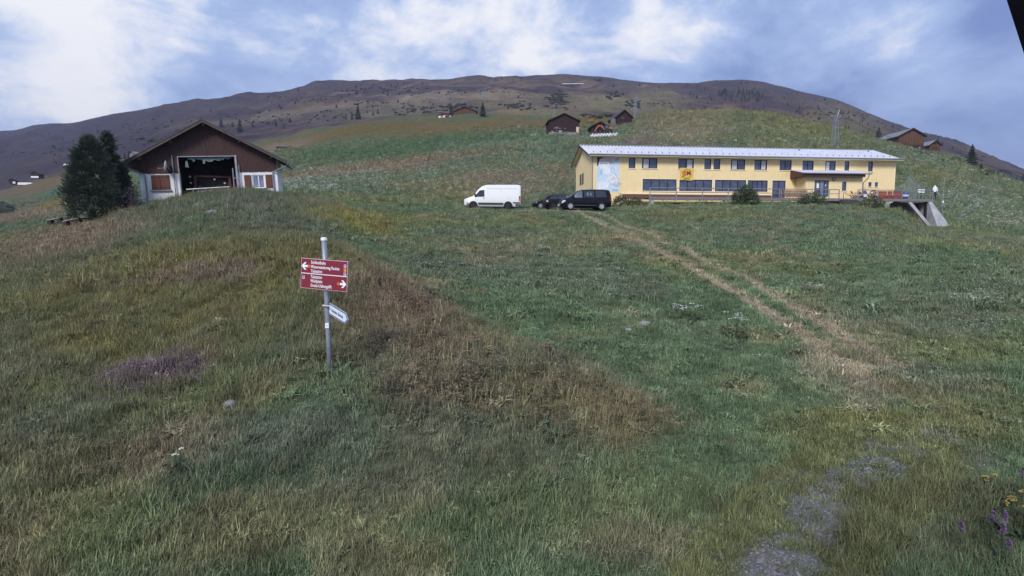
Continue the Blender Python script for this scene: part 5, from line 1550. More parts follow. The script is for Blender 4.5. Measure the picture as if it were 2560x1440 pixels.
# three red box benches
for k, (pa, pb, lb) in enumerate(((2181, 2201, 'first red wooden box bench, beside the bush pot'), (2203, 2215, 'narrow middle one of the three red wooden box benches'), (2217, 2240, 'last red wooden box bench, next to the blue barrel'))):
    a = on_deck(pa, 1.1); b = on_deck(pb, 1.1)
    t = thing('box_bench', lb, 'bench', a, HY, 'red box benches on the terrace')
    w = (b - a).dot(hu)
    m_ = mat('bench_red_%d' % k, ((0.30, 0.055, 0.030), (0.26, 0.06, 0.04), (0.27, 0.065, 0.065))[k], 0.6, var=0.15, scale=4)
    for q in range(4):
        MB().box(0, w, -0.02, 0.02, 0.10 + 0.225 * q, 0.315 + 0.225 * q).build('back_board', m_, t)
    MB().box(0, w, 0.02, 0.50, 0.42, 0.47).build('seat', m_, t)
    for x in (0.02, w - 0.08):
        MB().box(x, x + 0.06, 0.021, 0.48, 0.0, 0.419).build('side', m_, t)
bl = thing('blue_barrel', 'blue and white barrel standing at the terrace railing', 'barrel', on_deck(2246, 0.8), HY)
MB().lathe([(0.26, 0), (0.29, 0.1), (0.30, 0.45), (0.29, 0.8), (0.25, 0.86)], 16).build('drum', mat('barrel_blue', (0.05, 0.09, 0.28), 0.5), bl, smooth=True)
MB().lathe([(0.302, 0.35), (0.306, 0.45), (0.302, 0.6)], 16).build('white_band', WHITE, bl)
# figure of a dummy in white top at the corner
fg = thing('display_dummy', 'white headed display dummy in white top and dark trousers at terrace corner', 'dummy', on_deck(2316, 0.45) + hu * 0.0, HY)
sk_me = bpy.data.meshes.new('dummy_body')
J = [(0, 0, 0.92), (0, 0, 1.15), (0, 0, 1.42), (0, 0, 1.54), (0, -0.01, 1.68), (0.10, 0, 0.88), (0.13, -0.02, 0.48), (0.13, 0.02, 0.08), (0.13, -0.13, 0.04),
     (-0.10, 0, 0.88), (-0.13, -0.02, 0.48), (-0.13, 0.02, 0.08), (-0.13, -0.13, 0.04), (0.20, 0, 1.40), (0.27, -0.02, 1.14), (0.24, -0.14, 0.95), (-0.20, 0, 1.40), (-0.27, -0.02, 1.14), (-0.24, -0.14, 0.95)]
E = [(0, 1), (1, 2), (2, 3), (3, 4), (0, 5), (5, 6), (6, 7), (7, 8), (0, 9), (9, 10), (10, 11), (11, 12), (2, 13), (13, 14), (14, 15), (2, 16), (16, 17), (17, 18)]
RAD = [0.15, 0.15, 0.15, 0.06, 0.125, 0.10, 0.075, 0.05, 0.045, 0.10, 0.075, 0.05, 0.045, 0.075, 0.055, 0.045, 0.075, 0.055, 0.045]
sk_me.from_pydata(J, E, [])
dmy = mesh_obj('body', sk_me, fg)
dmy.modifiers.new('skin', 'SKIN')
for i, r in enumerate(RAD): sk_me.skin_vertices[0].data[i].radius = (r, r * 0.85)
sk_me.skin_vertices[0].data[0].use_root = True
dmy.modifiers.new('smooth', 'SUBSURF').levels = 1
dmy.modifiers['smooth'].render_levels = 2
dm_ = bpy.data.materials.new('dummy_clothes'); dm_.use_nodes = True
t = NT(dm_.node_tree); out = t.add('ShaderNodeOutputMaterial')
oz = t.add('ShaderNodeSeparateXYZ', {0: t.add('ShaderNodeTexCoord').outputs['Object']})
cc = t.mix(t.math('GREATER_THAN', t.math('ADD', oz.outputs[2], t.math('MULTIPLY', t.noise(t.add('ShaderNodeTexCoord').outputs['Object'], 6.0), 0.08)), 0.94), (0.02, 0.016, 0.018), (0.78, 0.80, 0.82))
t.l.new(t.add('ShaderNodeBsdfPrincipled', {'Base Color': cc, 'Roughness': 0.6}).outputs[0], out.inputs[0])
sk_me.materials.append(dm_)
# two pale folding boards and the wind screen on the far side
for px, lb in ((2298, 'pale blank board on the terrace, the one nearer the house'), (2307, 'pale blank board on the terrace beside the white dummy')):
    t = thing('blank_board', lb, 'board', on_deck(px, 3.0), HY, 'pale boards at the terrace end')
    MB().box(-0.20, 0.20, -0.02, 0.02, 1.0, 1.45).build('panel', WHITE, t)
    for s in (-1, 1): MB().box(s * 0.18 - 0.02, s * 0.18 + 0.02, -0.02, 0.02, 0.0, 0.999).build('leg', DARKMET, t)
NET = bpy.data.materials.new('wind_net'); NET.use_nodes = True
t = NT(NET.node_tree); out = t.add('ShaderNodeOutputMaterial')
nb_ = t.noise(t.add('ShaderNodeTexCoord').outputs['Object'], 3.0)
bs_ = t.add('ShaderNodeBsdfPrincipled', {'Base Color': (0.36, 0.42, 0.42, 1), 'Roughness': 0.5, 'Alpha': t.math('ADD', t.math('MULTIPLY', nb_, 0.06), 0.05)})
t.l.new(bs_.outputs[0], out.inputs[0])
ws = thing('wind_screen', 'see-through net screen on slanted posts behind the terrace end', 'screen', on_deck(2245, 4.6), HY)
wsl = (on_deck(2322, 4.6) - on_deck(2245, 4.6)).length
hs = [1.7, 2.0, 2.4, 3.4, 2.6, 2.1, 1.9]
for k, h in enumerate(hs):
    x = wsl * k / (len(hs) - 1)
    MB().tube([(x, 0, 0), (x, 0, h)], 0.03, 6).build('post', GALV, ws)
    if k < len(hs) - 1:
        x2 = wsl * (k + 1) / (len(hs) - 1)
        MB().add([(x + 0.03, -0.005, 0.1), (x2 - 0.03, -0.005, 0.1), (x2 - 0.03, -0.005, hs[k + 1]), (x + 0.03, -0.005, h), (x + 0.03, 0.005, 0.1), (x2 - 0.03, 0.005, 0.1), (x2 - 0.03, 0.005, hs[k + 1]), (x + 0.03, 0.005, h)],
                 [(0, 1, 2, 3), (7, 6, 5, 4), (0, 4, 5, 1), (1, 5, 6, 2), (2, 6, 7, 3), (3, 7, 4, 0)]).build('net', NET, ws)
MB().tube([(wsl * 3 / 6, 0, 3.4), (wsl * 4 / 6, 0, 2.6), (wsl * 6 / 6, 0, 1.9)], 0.035, 6).build('slanted_pole', GALV, ws)
fp = on_deck(2326, 0.2) + hu * 0.5
pl = thing('flag_pole', 'thin grey pole rising beside the white dummy at the terrace corner', 'pole', fp - Vector((0, 0, 3.0)), HY)
MB().tube([(0, 0, 0), (0, 0, 5.6)], 0.04, 8).build('shaft', GALV, pl)
MB().box(-0.08, 0.08, -0.06, 0.06, 2.6, 2.85).build('bracket', WHITE, pl)

# dark overhang of the building that carries the camera, just cutting the upper corner
ev = thing('roof_overhang', 'black edge of the roof overhang cutting the upper corner of the view', 'roof edge', (0, 0, 0))
pa, pb = wpt(2519, -10, 1.6), wpt(2585, 190, 1.25)
dv = (pb - pa)
out_ = Vector((1, -0.1, 0.35)).normalized()
A, B = pa - dv * 1.5, pb + dv * 1.2
vs = []
for q in (A, B):
    for o_ in (Vector((0, 0, 0)), out_ * 0.9):
        for th in (Vector((0, 0, 0)), Vector((0.02, 0.05, 0.06))):
            vs.append(tuple(q + o_ + th))
MB().add(vs, [(0, 2, 6, 4), (1, 5, 7, 3), (0, 4, 5, 1), (2, 3, 7, 6), (0, 1, 3, 2), (4, 6, 7, 5)]).build('soffit', mat('overhang_black', (0.004, 0.004, 0.005), 0.95, spec=0.0, bump=0), ev)
MB().tube([A - out_ * 0.003, B - out_ * 0.003], 0.0018, 6).build('edge_highlight', WHITE, ev)  # thin white tube paints the bright highlight along the black edge
# ------------------------------------------------------------------ huts on the slopes
ROOFG = mat('grey_shingle_roof', (0.25, 0.25, 0.28), 0.8, var=0.25, scale=1.5)
ROOFB = mat('dark_shingle_roof', (0.06, 0.055, 0.062), 0.85, var=0.25, scale=1.5)
LOGD = mat('dark_logs', (0.052, 0.026, 0.026), 0.9, var=0.35, scale=2.0, stretch=(0.6, 0.6, 5), bump=0.4)


def hut(name, label, px, py, d, w, hwall, rise, depth, yaw, wallm, roofm, ov=0.5, planks=False, group=None, cat='hut', base=0.0, doors=(), front=True):
    """Gabled hut: px, py is the middle of its front foot. Courses of logs (or upright planks) with real joints."""
    p = wpt(px, py, d)
    loc = Vector((p.x, p.y, p.z + base))
    t = thing(name, label, cat, loc, yaw, group)
    hw_ = w / 2
    m = MB()
    if not planks:
        z, n = -1.0, 0
        while z < hwall:
            z1 = min(z + 0.30, hwall)
            o_ = 0.03 * (n % 2)
            m.box(-hw_ - 0.15 * (n % 2), hw_ + 0.15 * (n % 2), -0.02 - o_, 0.12, z, z1 - 0.035)
            m.box(-hw_ - o_, -hw_ + 0.14, -0.15 * ((n + 1) % 2), depth, z, z1 - 0.035).box(hw_ - 0.14, hw_ + o_, -0.15 * ((n + 1) % 2), depth, z, z1 - 0.035)
            z, n = z1, n + 1
        z = hwall
        while z < hwall + rise - 0.2:
            f0 = 1 - (z - hwall) / rise; f1 = 1 - (z + 0.265 - hwall) / rise
            m.prism([(-hw_ * f0, z), (hw_ * f0, z), (hw_ * max(f1, 0.02), z + 0.265), (-hw_ * max(f1, 0.02), z + 0.265)], -0.02 - 0.03 * (n % 2), 0.12)
            z += 0.30; n += 1
    else:
        u, n = -hw_, 0
        while u < hw_ - 0.01:
            b = min(u + 0.34, hw_)
            za, zb = hwall + rise * (1 - abs(u) / hw_), hwall + rise * (1 - abs(b) / hw_)
            y = -0.02 - 0.035 * (n % 2)
            m.add([(u + 0.02, y, -1), (b - 0.02, y, -1), (b - 0.02, y, zb), (u + 0.02, y, za), (u + 0.02, 0.1, -1), (b - 0.02, 0.1, -1), (b - 0.02, 0.1, zb), (u + 0.02, 0.1, za)],
                  [(0, 1, 2, 3), (7, 6, 5, 4), (0, 4, 5, 1), (1, 5, 6, 2), (2, 6, 7, 3), (3, 7, 4, 0)])
            u, n = b, n + 1
        v, n = 0.1, 0
        while v < depth:
            b = min(v + 0.34, depth)
            for s in (-1, 1):
                x = s * (hw_ - 0.05 + 0.03 * (n % 2))
                m.box(min(x, x - s * 0.1), max(x, x - s * 0.1), v, b - 0.03, -1, hwall)
            v, n = b, n + 1
    m.box(-hw_ + 0.16, hw_ - 0.16, 0.13, depth - 0.05, -1, hwall - 0.02)
    m.box(-hw_ + 0.1, hw_ - 0.1, depth - 0.04, depth, -1, hwall - 0.02)
    m.prism([(-hw_ * 0.95, hwall - 0.01), (hw_ * 0.95, hwall - 0.01), (0, hwall + rise * 0.95)], 0.13, depth)
    m.build('wall', wallm, t)
    sl = rise / hw_
    for s in (-1, 1):
        xe = s * (hw_ + ov); ze = hwall - sl * ov
        FC = [(3, 2, 1, 0), (4, 5, 6, 7), (0, 1, 5, 4), (1, 2, 6, 5), (2, 3, 7, 6), (3, 0, 4, 7)]
        rf = MB().add([(0, -ov, hwall + rise + 0.03), (xe, -ov, ze + 0.03), (xe, depth + ov, ze + 0.03), (0, depth + ov, hwall + rise + 0.03),
                       (0, -ov, hwall + rise + 0.20), (xe, -ov, ze + 0.20), (xe, depth + ov, ze + 0.20), (0, depth + ov, hwall + rise + 0.20)], FC).build('roof', roofm, t)
        MB().add([(0, -ov - 0.05, hwall + rise - 0.06), (xe, -ov - 0.05, ze - 0.06), (xe, -ov - 0.004, ze - 0.06), (0, -ov - 0.004, hwall + rise - 0.06),
                  (0, -ov - 0.05, hwall + rise + 0.22), (xe, -ov - 0.05, ze + 0.22), (xe, -ov - 0.004, ze + 0.22), (0, -ov - 0.004, hwall + rise + 0.22)], FC).build('barge_board', LOGD if wallm is not PLANKW else LOG, rf)
    for (x0, x1, z0, z1, nm, mm) in doors:
        MB().box(x0, x1, -0.14, -0.075, z0, z1).build(nm, mm, t)
    return t


TAN = mat('new_pale_door', (0.72, 0.52, 0.38), 0.7, var=0.1)
h1 = hut('log_barn', 'dark log barn with a bright new door panel above the yellow house', 1410, 331, 165, 8.6, 3.3, 1.95, 7.0, R(4), LOGD, ROOFB, doors=(
    (3.55, 4.35, -0.5, 1.6, 'door_panel', TAN), (-1.5, -0.6, -0.4, 0.5, 'hatch', CONC), (-3.6, -3.1, -0.4, 0.3, 'stone_footing', CONC),
    (-3.0, -0.9, 1.05, 1.25, 'pale_beam', GREYW), (-2.6, -1.7, 1.3, 1.5, 'pale_beam', GREYW), (0.0, 0.5, 1.0, 1.2, 'pale_beam', GREYW)))
MB().box(-4.4, 4.2, -0.5, 0.0, -1.2, -0.05).build('stone_plinth', STONE, h1)
h2 = hut('log_shed', 'low dark log shed behind the orange excavator arm', 1500, 331, 164, 5.2, 1.5, 1.35, 4.5, R(2), LOGD, ROOFB, doors=((-1.7, 2.0, -0.5, 1.3, 'opening_shade', DARK),))  # near-black panel on the wall stands in for a shaded opening
h3 = hut('log_barn', 'upper dark log barn with steep roof beside the lattice mast', 1560, 312, 186, 5.4, 2.5, 2.1, 6.5, R(14), LOGD, ROOFB, doors=(
    (-1.0, 0.0, 2.0, 2.2, 'pale_beam', GREYW), (-0.6, 1.0, -0.3, 0.8, 'patched_boards', PLANKW)))
MB().box(-3.6, -2.78, 0.4, 2.6, -0.5, 2.0).build('side_boards', GREYW, h3)
h4 = hut('plank_barn', 'large brown plank barn with pale roof at the crest of the slope', 2277, 377, 215, 9.8, 5.6, 2.6, 13.0, R(2), PLANKW, ROOFG, 0.8, True, doors=(
    (-4.7, 4.8, -0.8, 2.3, 'lower_boards', LOGD), (3.0, 3.7, 0.9, 1.5, 'window', WHITE), (-3.2, -2.6, 1.5, 1.9, 'window', GREYW)), cat='barn')
for k in range(9):
    x = -4.6 + 1.15 * k
    MB().box(x - 0.08, x + 0.08, -0.20, -0.145, -0.8, 5.4).build('batten', PLANKW, h4)
lt = MB().add([(-5.0, 3.0, 3.4), (-7.2, 2.0, 2.5), (-7.2, 10.5, 2.5), (-5.0, 11.0, 3.4), (-5.0, 3.0, 3.55), (-7.2, 2.0, 2.65), (-7.2, 10.5, 2.65), (-5.0, 11.0, 3.55)],
              [(0, 1, 2, 3), (7, 6, 5, 4), (0, 4, 5, 1), (1, 5, 6, 2), (2, 6, 7, 3), (3, 7, 4, 0)]).build('lean_to_roof', ROOFG, h4)
MB().box(-6.9, -5.0, 3.2, 9.5, -1.5, 2.55).build('lean_to_wall', LOG, h4)
h5 = hut('chalet', 'small warm brown chalet tucked behind the large plank barn', 2336, 379, 236, 4.4, 2.9, 1.6, 7.0, R(3), PLANKW, ROOFG, 0.7, doors=(
    (-0.9, -0.4, 1.2, 2.0, 'window', DARK), (0.3, 0.8, 1.2, 2.0, 'window', DARK), (-0.4, 0.5, 3.0, 3.6, 'window', DARK), (-2.2, 2.2, 0.85, 1.0, 'balcony', LOG)), cat='house')
h6 = hut('plank_barn', 'weathered brown barn between two conifers on the middle slope', 1163, 289, 340, 13.2, 2.6, 2.3, 9.0, R(2), PLANKW, ROOFB, 0.7, True, doors=((-3.0, 0.6, -0.3, 1.6, 'door', LOG),), cat='barn')
h7 = hut('hillside_house', 'small pinkish hillside house with white windows below the weathered barn', 1113, 295, 336, 8.0, 1.6, 0.8, 5.0, R(-3), mat('pink_wall', (0.42, 0.24, 0.20), 0.9), mat('pink_roof', (0.40, 0.30, 0.30), 0.8), 0.6, True, doors=(
    (-3.9, -2.8, 0.3, 1.3, 'window', WHITE), (-1.0, 0.2, 0.3, 1.3, 'window', WHITE), (2.6, 3.4, 0.3, 1.2, 'window', WHITE), (-0.2, 2.4, -0.2, 1.3, 'dark_front', LOGD)), cat='house')
hut('field_hut', 'tiny white roofed hut on the ridge of the left field', 163, 420, 400, 6.0, 1.5, 1.2, 8, R(-60), LOG, WHITE, 0.5, True)
hut('field_hut', 'tiny dark hut with white foot at the upper edge of the left field', 87, 441, 405, 5.0, 2.0, 1.6, 6, R(10), LOGD, ROOFB, 0.4, True, doors=((-2.4, 2.4, -1.0, 0.2, 'white_foot', WHITE),))
hut('field_hut', 'tiny dark hut at the far left end of the field edge', 31, 456, 400, 3.8, 1.4, 1.2, 5, R(20), LOGD, ROOFB, 0.4, True, doors=((0.2, 1.7, -0.8, 0.6, 'white_front', WHITE),))
hut('field_hut', 'tiny hut beside the small conifers left of the barn roof', 330, 391, 330, 4.0, 1.4, 1.4, 5, R(-20), GREYW, ROOFG, 0.4, True)
gh = ground_hit(64, 462)
gh_t = thing('white_tunnel', 'long white covered bale row lying in the left field', 'bale row', gh, R(12))
MB().prism([(-4.2, -0.3), (-4.4, 0.6), (-4.0, 1.3), (4.0, 1.3), (4.4, 0.6), (4.2, -0.3)], -0.9, 0.9).build('cover', WHITE, gh_t)
# ridge station
rd = ground_hit(1434, 214)
rs_t = thing('ridge_station', 'long low white roofed lift station just below the ridge', 'station', rd, R(-4))
k = rd.y / 1400.0
MB().box(-26 * k, 22 * k, -3, 14, -2 * k, 2.2 * k).build('wall', GREYW, rs_t)
MB().add([(-28 * k, -6, 2.0 * k), (24 * k, -6, 1.2 * k), (24 * k, 18, 4.6 * k), (-28 * k, 18, 5.4 * k), (-28 * k, -6, 3.2 * k), (24 * k, -6, 2.4 * k), (24 * k, 18, 5.6 * k), (-28 * k, 18, 6.4 * k)],
         [(0, 1, 2, 3), (7, 6, 5, 4), (0, 4, 5, 1), (1, 5, 6, 2), (2, 6, 7, 3), (3, 7, 4, 0)]).build('roof', WHITE, rs_t)
MB().prism([(8 * k, 4 * k), (14 * k, 8 * k), (20 * k, 4 * k)], 2, 12).build('gable', LOGD, rs_t)

# ------------------------------------------------------------------ excavator, blocks
p = ground_hit(1497, 336)
ORM = mat('excavator_orange', (0.46, 0.13, 0.06), 0.5, var=0.15, scale=4)
p = wpt(1519, 334, 158.0)
ex = thing('excavator', 'orange excavator with raised bent arm in front of the log shed', 'excavator', (p.x, p.y, p.z), R(2))
for s in (-1, 1):
    MB().prism([(-1.3, 0.1), (-1.0, -0.1), (1.0, -0.1), (1.3, 0.1), (1.3, 0.35), (1.0, 0.55), (-1.0, 0.55), (-1.3, 0.35)], s * 0.8 - 0.2, s * 0.8 + 0.2).build('track', BLACK, ex)
MB().box(-0.9, 1.2, -0.85, 0.85, 0.60, 1.15).build('deck', DARKMET, ex)
cabm = MB().box(-0.9, 0.1, -0.8, 0.1, 1.15, 2.2).build('cab', DARKMET, ex)
MB().box(-0.8, 0.0, -0.83, -0.801, 1.3, 2.05).build('window', GLASS, cabm)
MB().box(0.2, 1.2, -0.75, 0.75, 1.15, 1.7).build('engine_cover', ORM, ex)
MB().bar((-0.8, 0.3, 1.0), (-1.6, 0.3, 2.2), 0.25, 0.32).bar((-1.6, 0.3, 2.2), (-2.7, 0.3, 2.15), 0.25, 0.30).build('boom', ORM, ex)
MB().bar((-2.6, 0.3, 2.2), (-3.6, 0.3, 0.55), 0.22, 0.26).build('stick', ORM, ex)
MB().prism([(-3.4, 0.7), (-3.9, 0.5), (-4.0, 0.0), (-3.6, -0.2), (-3.3, 0.2)], 0.0, 0.6).build('bucket', DARKMET, ex)
MB().tube([(-1.0, 0.3, 1.25), (-1.9, 0.3, 1.95)], 0.05, 6).build('ram', GALV, ex)
WRAP = mat('white_wrapping', (0.80, 0.80, 0.82), 0.5, var=0.05)
GREYB = mat('grey_block', (0.36, 0.34, 0.37), 0.9, var=0.1)
nb_ = 0
for row in range(2):
    for k in range(9):
        px = 1478 + 7.4 * k + (3.4 if row == 0 else 0); py = 336.5 + 3.2 * row - 0.35 * k
        q = wpt(px, py, 154.0 - 2.2 * row)
        t = thing('wrapped_block', 'white wrapped block, %s from the left in the %s row below the log shed' % (('first', 'second', 'third', 'fourth', 'fifth', 'sixth', 'seventh', 'eighth', 'ninth')[k], ('back', 'front')[row]), 'block', (q.x, q.y, q.z - 0.1), R(3), 'white wrapped blocks below the log shed')
        MB().box(-0.26, 0.26, -0.25, 0.25, -0.3, 0.26).build('wrapping', WRAP, t, bevel=0.04)

# ------------------------------------------------------------------ lattice masts and wires
def mast(label, px, py, d, h, wb, wt, arm, r=0.05, group='lattice masts', name='lattice_mast'):
    q = wpt(px, py, d)
    t = thing(name, label, 'mast', (q.x, q.y, q.z), R(12), group)
    cs = [(-1, -1), (1, -1), (1, 1), (-1, 1)]
    for a, b in cs:
        MB().bar((a * wb, b * wb, -0.6), (a * wt, b * wt, h), r * 2).build('leg', GALV, t)
    n = max(4, int(h / (wb * 2.2)))
    br = MB()
    for k in range(n):
        f0, f1 = k / n, (k + 1) / n
        w0, w1 = wb + (wt - wb) * f0, wb + (wt - wb) * f1
        for i in range(4):
            a, b = cs[i], cs[(i + 1) % 4]
            br.bar((a[0] * w0, a[1] * w0, h * f0), (b[0] * w1, b[1] * w1, h * f1), r * 1.2)
            br.bar((b[0] * w0, b[1] * w0, h * f0), (a[0] * w1, a[1] * w1, h * f1), r * 1.2)
    br.build('bracing', GALV, t)
    if arm:
        MB().bar((-arm, 0, h * 1.02), (arm, 0, h * 1.02), 0.16).build('crossarm', GALV, t)
        for s in (-1, 1):
            MB().bar((s * wt, 0, h * 0.93), (s * arm, 0, h * 1.02), 0.09).build('strut', GALV, t)
            MB().tube([(s * arm, 0, h * 1.02), (s * arm, 0, h * 1.08)], 0.07, 6).build('insulator', GREYW, t)
        MB().tube([(wt, 0, h), (arm * 0.55, 0, h * 1.20)], 0.05, 5).build('antenna', GALV, t)
    return t
m1 = mast('tall lattice power mast standing behind the yellow house roof', 2086, 378, 150.0, 8.9, 0.75, 0.32, 1.7, 0.045)
mast('lattice mast rising behind the upper log barn', 1588, 291, 200.0, 6.1, 0.50, 0.30, 0.8, 0.032)
mast('faint lattice mast top behind the large log barn', 1384, 290, 260.0, 4.6, 0.40, 0.25, 0.6, 0.022)
mast('pair of faint grey lift masts on the middle mountain slope', 1210, 244, 700, 7.5, 2.6, 2.6, 0, 0.16, None, 'lift_mast')
mast('tiny lift mast standing on the skyline', 1181, 202, 1400, 12.0, 0.9, 0.9, 4.0, 0.4, None, 'lift_mast')
for k, (a, b, lb) in enumerate((((2104, 288, 150.0), (2700, 466, 55.0), 'upper power wire running from the lattice mast out to the side'),
                                ((2100, 287, 150.5), (2700, 476, 55.0), 'lower power wire running from the lattice mast out to the side'))):
    A, B = wpt(*a), wpt(*b)
    pts = [A.lerp(B, f) - Vector((0, 0, 4 * f * (1 - f) * 1.4)) for f in [i / 24 for i in range(25)]]
    prop(MB().tube(pts, 0.022, 5).build('power_wire', BLACK), lb, 'wire')

# ------------------------------------------------------------------ conifers far off
NEEDLE_F = leaf_mat('far_needles', (0.016, 0.022, 0.018), (0.038, 0.050, 0.034))
BARK = mat('bark', (0.07, 0.05, 0.04), 0.95, var=0.3, scale=6)
def conifer_mesh(seed, tiers=9, fat=0.22, rounded=0.0):
    """Unit-high spruce: drooping ragged tiers of branches round a trunk."""
    r_ = random.Random(seed)
    m = MB(); m.cur = 1
    m.tube([(0, 0, -0.08), (0, 0, 0.5), (0, 0, 0.97)], 0.022, 5, 0.004)
    m.cur = 0
    for k in range(tiers):
        f = k / (tiers - 1)
        z = 0.06 + 0.86 * f
        rad = fat * (1 - f) ** (0.85 - 0.3 * rounded) * (1 if f > 0.08 else 0.8) + 0.02
        n = 9
        a0 = r_.uniform(0, 6.28)
        top = (r_.uniform(-0.006, 0.006), r_.uniform(-0.006, 0.006), min(1.0, z + 0.19 * (1 - 0.35 * f)))
        vs = [top]
        for j in range(2 * n):
            a = a0 + math.pi * j / n
            rr = rad * (r_.uniform(0.85, 1.2) if j % 2 == 0 else r_.uniform(0.5, 0.72))
            vs.append((rr * math.cos(a), rr * math.sin(a), z - (0.035 if j % 2 == 0 else 0.0) * (1 - f) + r_.uniform(-0.012, 0.012)))
        vs.append((0, 0, z + 0.03))
        nn = 2 * n
        m.add(vs, [(0, 1 + j, 1 + (j + 1) % nn) for j in range(nn)] + [(nn + 1, 1 + (j + 1) % nn, 1 + j) for j in range(nn)])
    return m.mesh('conifer', [NEEDLE_F, BARK])
CONS = [conifer_mesh(s, 8 + s % 3, 0.19 + 0.03 * (s % 4), 0.3 * (s % 2)) for s in range(6)]
def far_tree(label, px, py, hpx, group=None, fat=1.0, d=None, name='conifer', tilt=0.0):
    p = ground_hit(px, py) if d is None else None
    if d is not None:
        q = wpt(px, py, d); p = Vector((q.x, q.y, q.z))
    h = hpx * p.y / F
    o = mesh_obj(name, random.choice(CONS))
    o.location = (p.x, p.y, p.z - 0.03 * h)
    o.scale = (h * fat, h * fat, h)
    o.rotation_euler = (0, 0, random.uniform(0, 6.28))
    return prop(o, label, 'conifer', group)
for px, py, h, lb, fat in ((895, 299, 38, 'tallest conifer of the pair standing alone on the brown slope', 1.0), (880, 299, 20, 'short conifer at the foot of the tallest slope conifer', 1.1),
                           (945, 285, 15, 'small round conifer right of the slope pair, upper one', 1.2), (933, 290, 11, 'small conifer right of the slope pair, lower one', 1.2),
                           (1128, 287, 30, 'dark conifer at the left gable of the weathered barn', 1.15), (1207, 292, 38, 'dark conifer to the right of the weathered barn', 1.2),
                           (600, 331, 34, 'broad conifer just above the right roof slope of the barn', 1.25), (581, 318, 15, 'small conifer left of the broad one above the barn roof', 1.1),
                           (553, 318, 24, 'conifer whose top shows above the barn ridge', 1.2), (632, 318, 11, 'little conifer on the heath right of the barn ridge', 1.2), (690, 315, 13, 'lone little conifer above the right barn eave', 1.3),
                           (725, 306, 12, 'small conifer beside the dry hummocks', 1.4), (312, 398, 17, 'left one of the two small conifers beside the tiny hut', 1.4), (323, 396, 20, 'right one of the two small conifers beside the tiny hut', 1.2),
                           (2196, 348, 32, 'ragged conifer behind the roof of the large plank barn', 1.3), (2343, 380, 40, 'slim dark conifer beside the small chalet', 0.8), (2428, 414, 54, 'big dark conifer standing on the slope crest by the wires', 1.6),
                           (2452, 424, 16, 'bush sized conifer right of the big crest conifer', 1.6), (2476, 434, 13, 'third conifer down the crest', 1.2), (2493, 440, 11, 'fourth conifer down the crest', 1.2), (2508, 444, 12, 'fifth conifer down the crest', 1.0), (2526, 448, 15, 'sixth conifer down the crest', 0.9),
                           (2541, 453, 13, 'seventh conifer down the crest', 1.1), (2556, 456, 22, 'conifer cut by the photo edge at the foot of the crest', 1.2)):
    far_tree(lb, px, py, h, fat=fat)
ridge_y = lambda x: float(np.interp(x, [a for a, b in RIDGE], [b for a, b in RIDGE]))
rt = random.Random(3)
for k in range(46):
    px = 1772 + rt.random() * 140; py = 228 + 4 + rt.random() * 22 + (px - 1772) * 0.02
    far_tree('spruce of the dense dark stand on the right mountain shoulder', px, py, rt.uniform(8, 15), 'spruces of the dense stand', rt.uniform(0.7, 1.0))
for k in range(96):
    px = rt.uniform(1690, 2330); y0 = ridge_y(px) + 8
    py = y0 + abs(rt.gauss(0, 1)) * 30 + rt.random() * 12
    if py > y0 + 95: continue
    far_tree(('scattered spruce on the right flank, between saddle and dense stand' if px < 1900 else 'scattered spruce on the right flank, straight above the house roof' if px < 2080 else 'scattered spruce on the right flank, above and beyond the tall mast'), px, py, rt.uniform(4, 10), 'spruces scattered over the right mountain flank', rt.uniform(0.8, 1.2))
for k in range(62):
    px = rt.choice([rt.uniform(800, 1080), rt.uniform(1150, 1500), rt.uniform(1500, 2300), rt.uniform(480, 800), rt.uniform(2150, 2400)])
    far_tree(('small skyline conifer above the barn side' if px < 800 else 'small skyline conifer above the weathered middle barn' if px < 1260 else 'small skyline conifer around the ridge station' if px < 1640 else 'small skyline conifer on the rounded right summit' if px < 2050 else 'small skyline conifer on the falling right ridge'), px, ridge_y(px) + 2.5, rt.uniform(3.5, 8.5), 'conifers along the skyline', rt.uniform(0.9, 1.5))
for k in range(58):
    px = rt.choice([rt.uniform(40, 520), rt.uniform(480, 900), rt.uniform(800, 1000), rt.uniform(860, 1700)]); py = ridge_y(px) + rt.uniform(12, 75)
    far_tree(('low dark conifer dotted on the purple heath left of the barn ridge' if px < 520 else 'low dark conifer dotted on the heath right of the barn ridge' if px < 900 else 'low dark conifer dotted on the brown middle heath'), px, py, rt.uniform(4, 9), 'low conifers dotted on the heath', rt.uniform(1.2, 1.9))

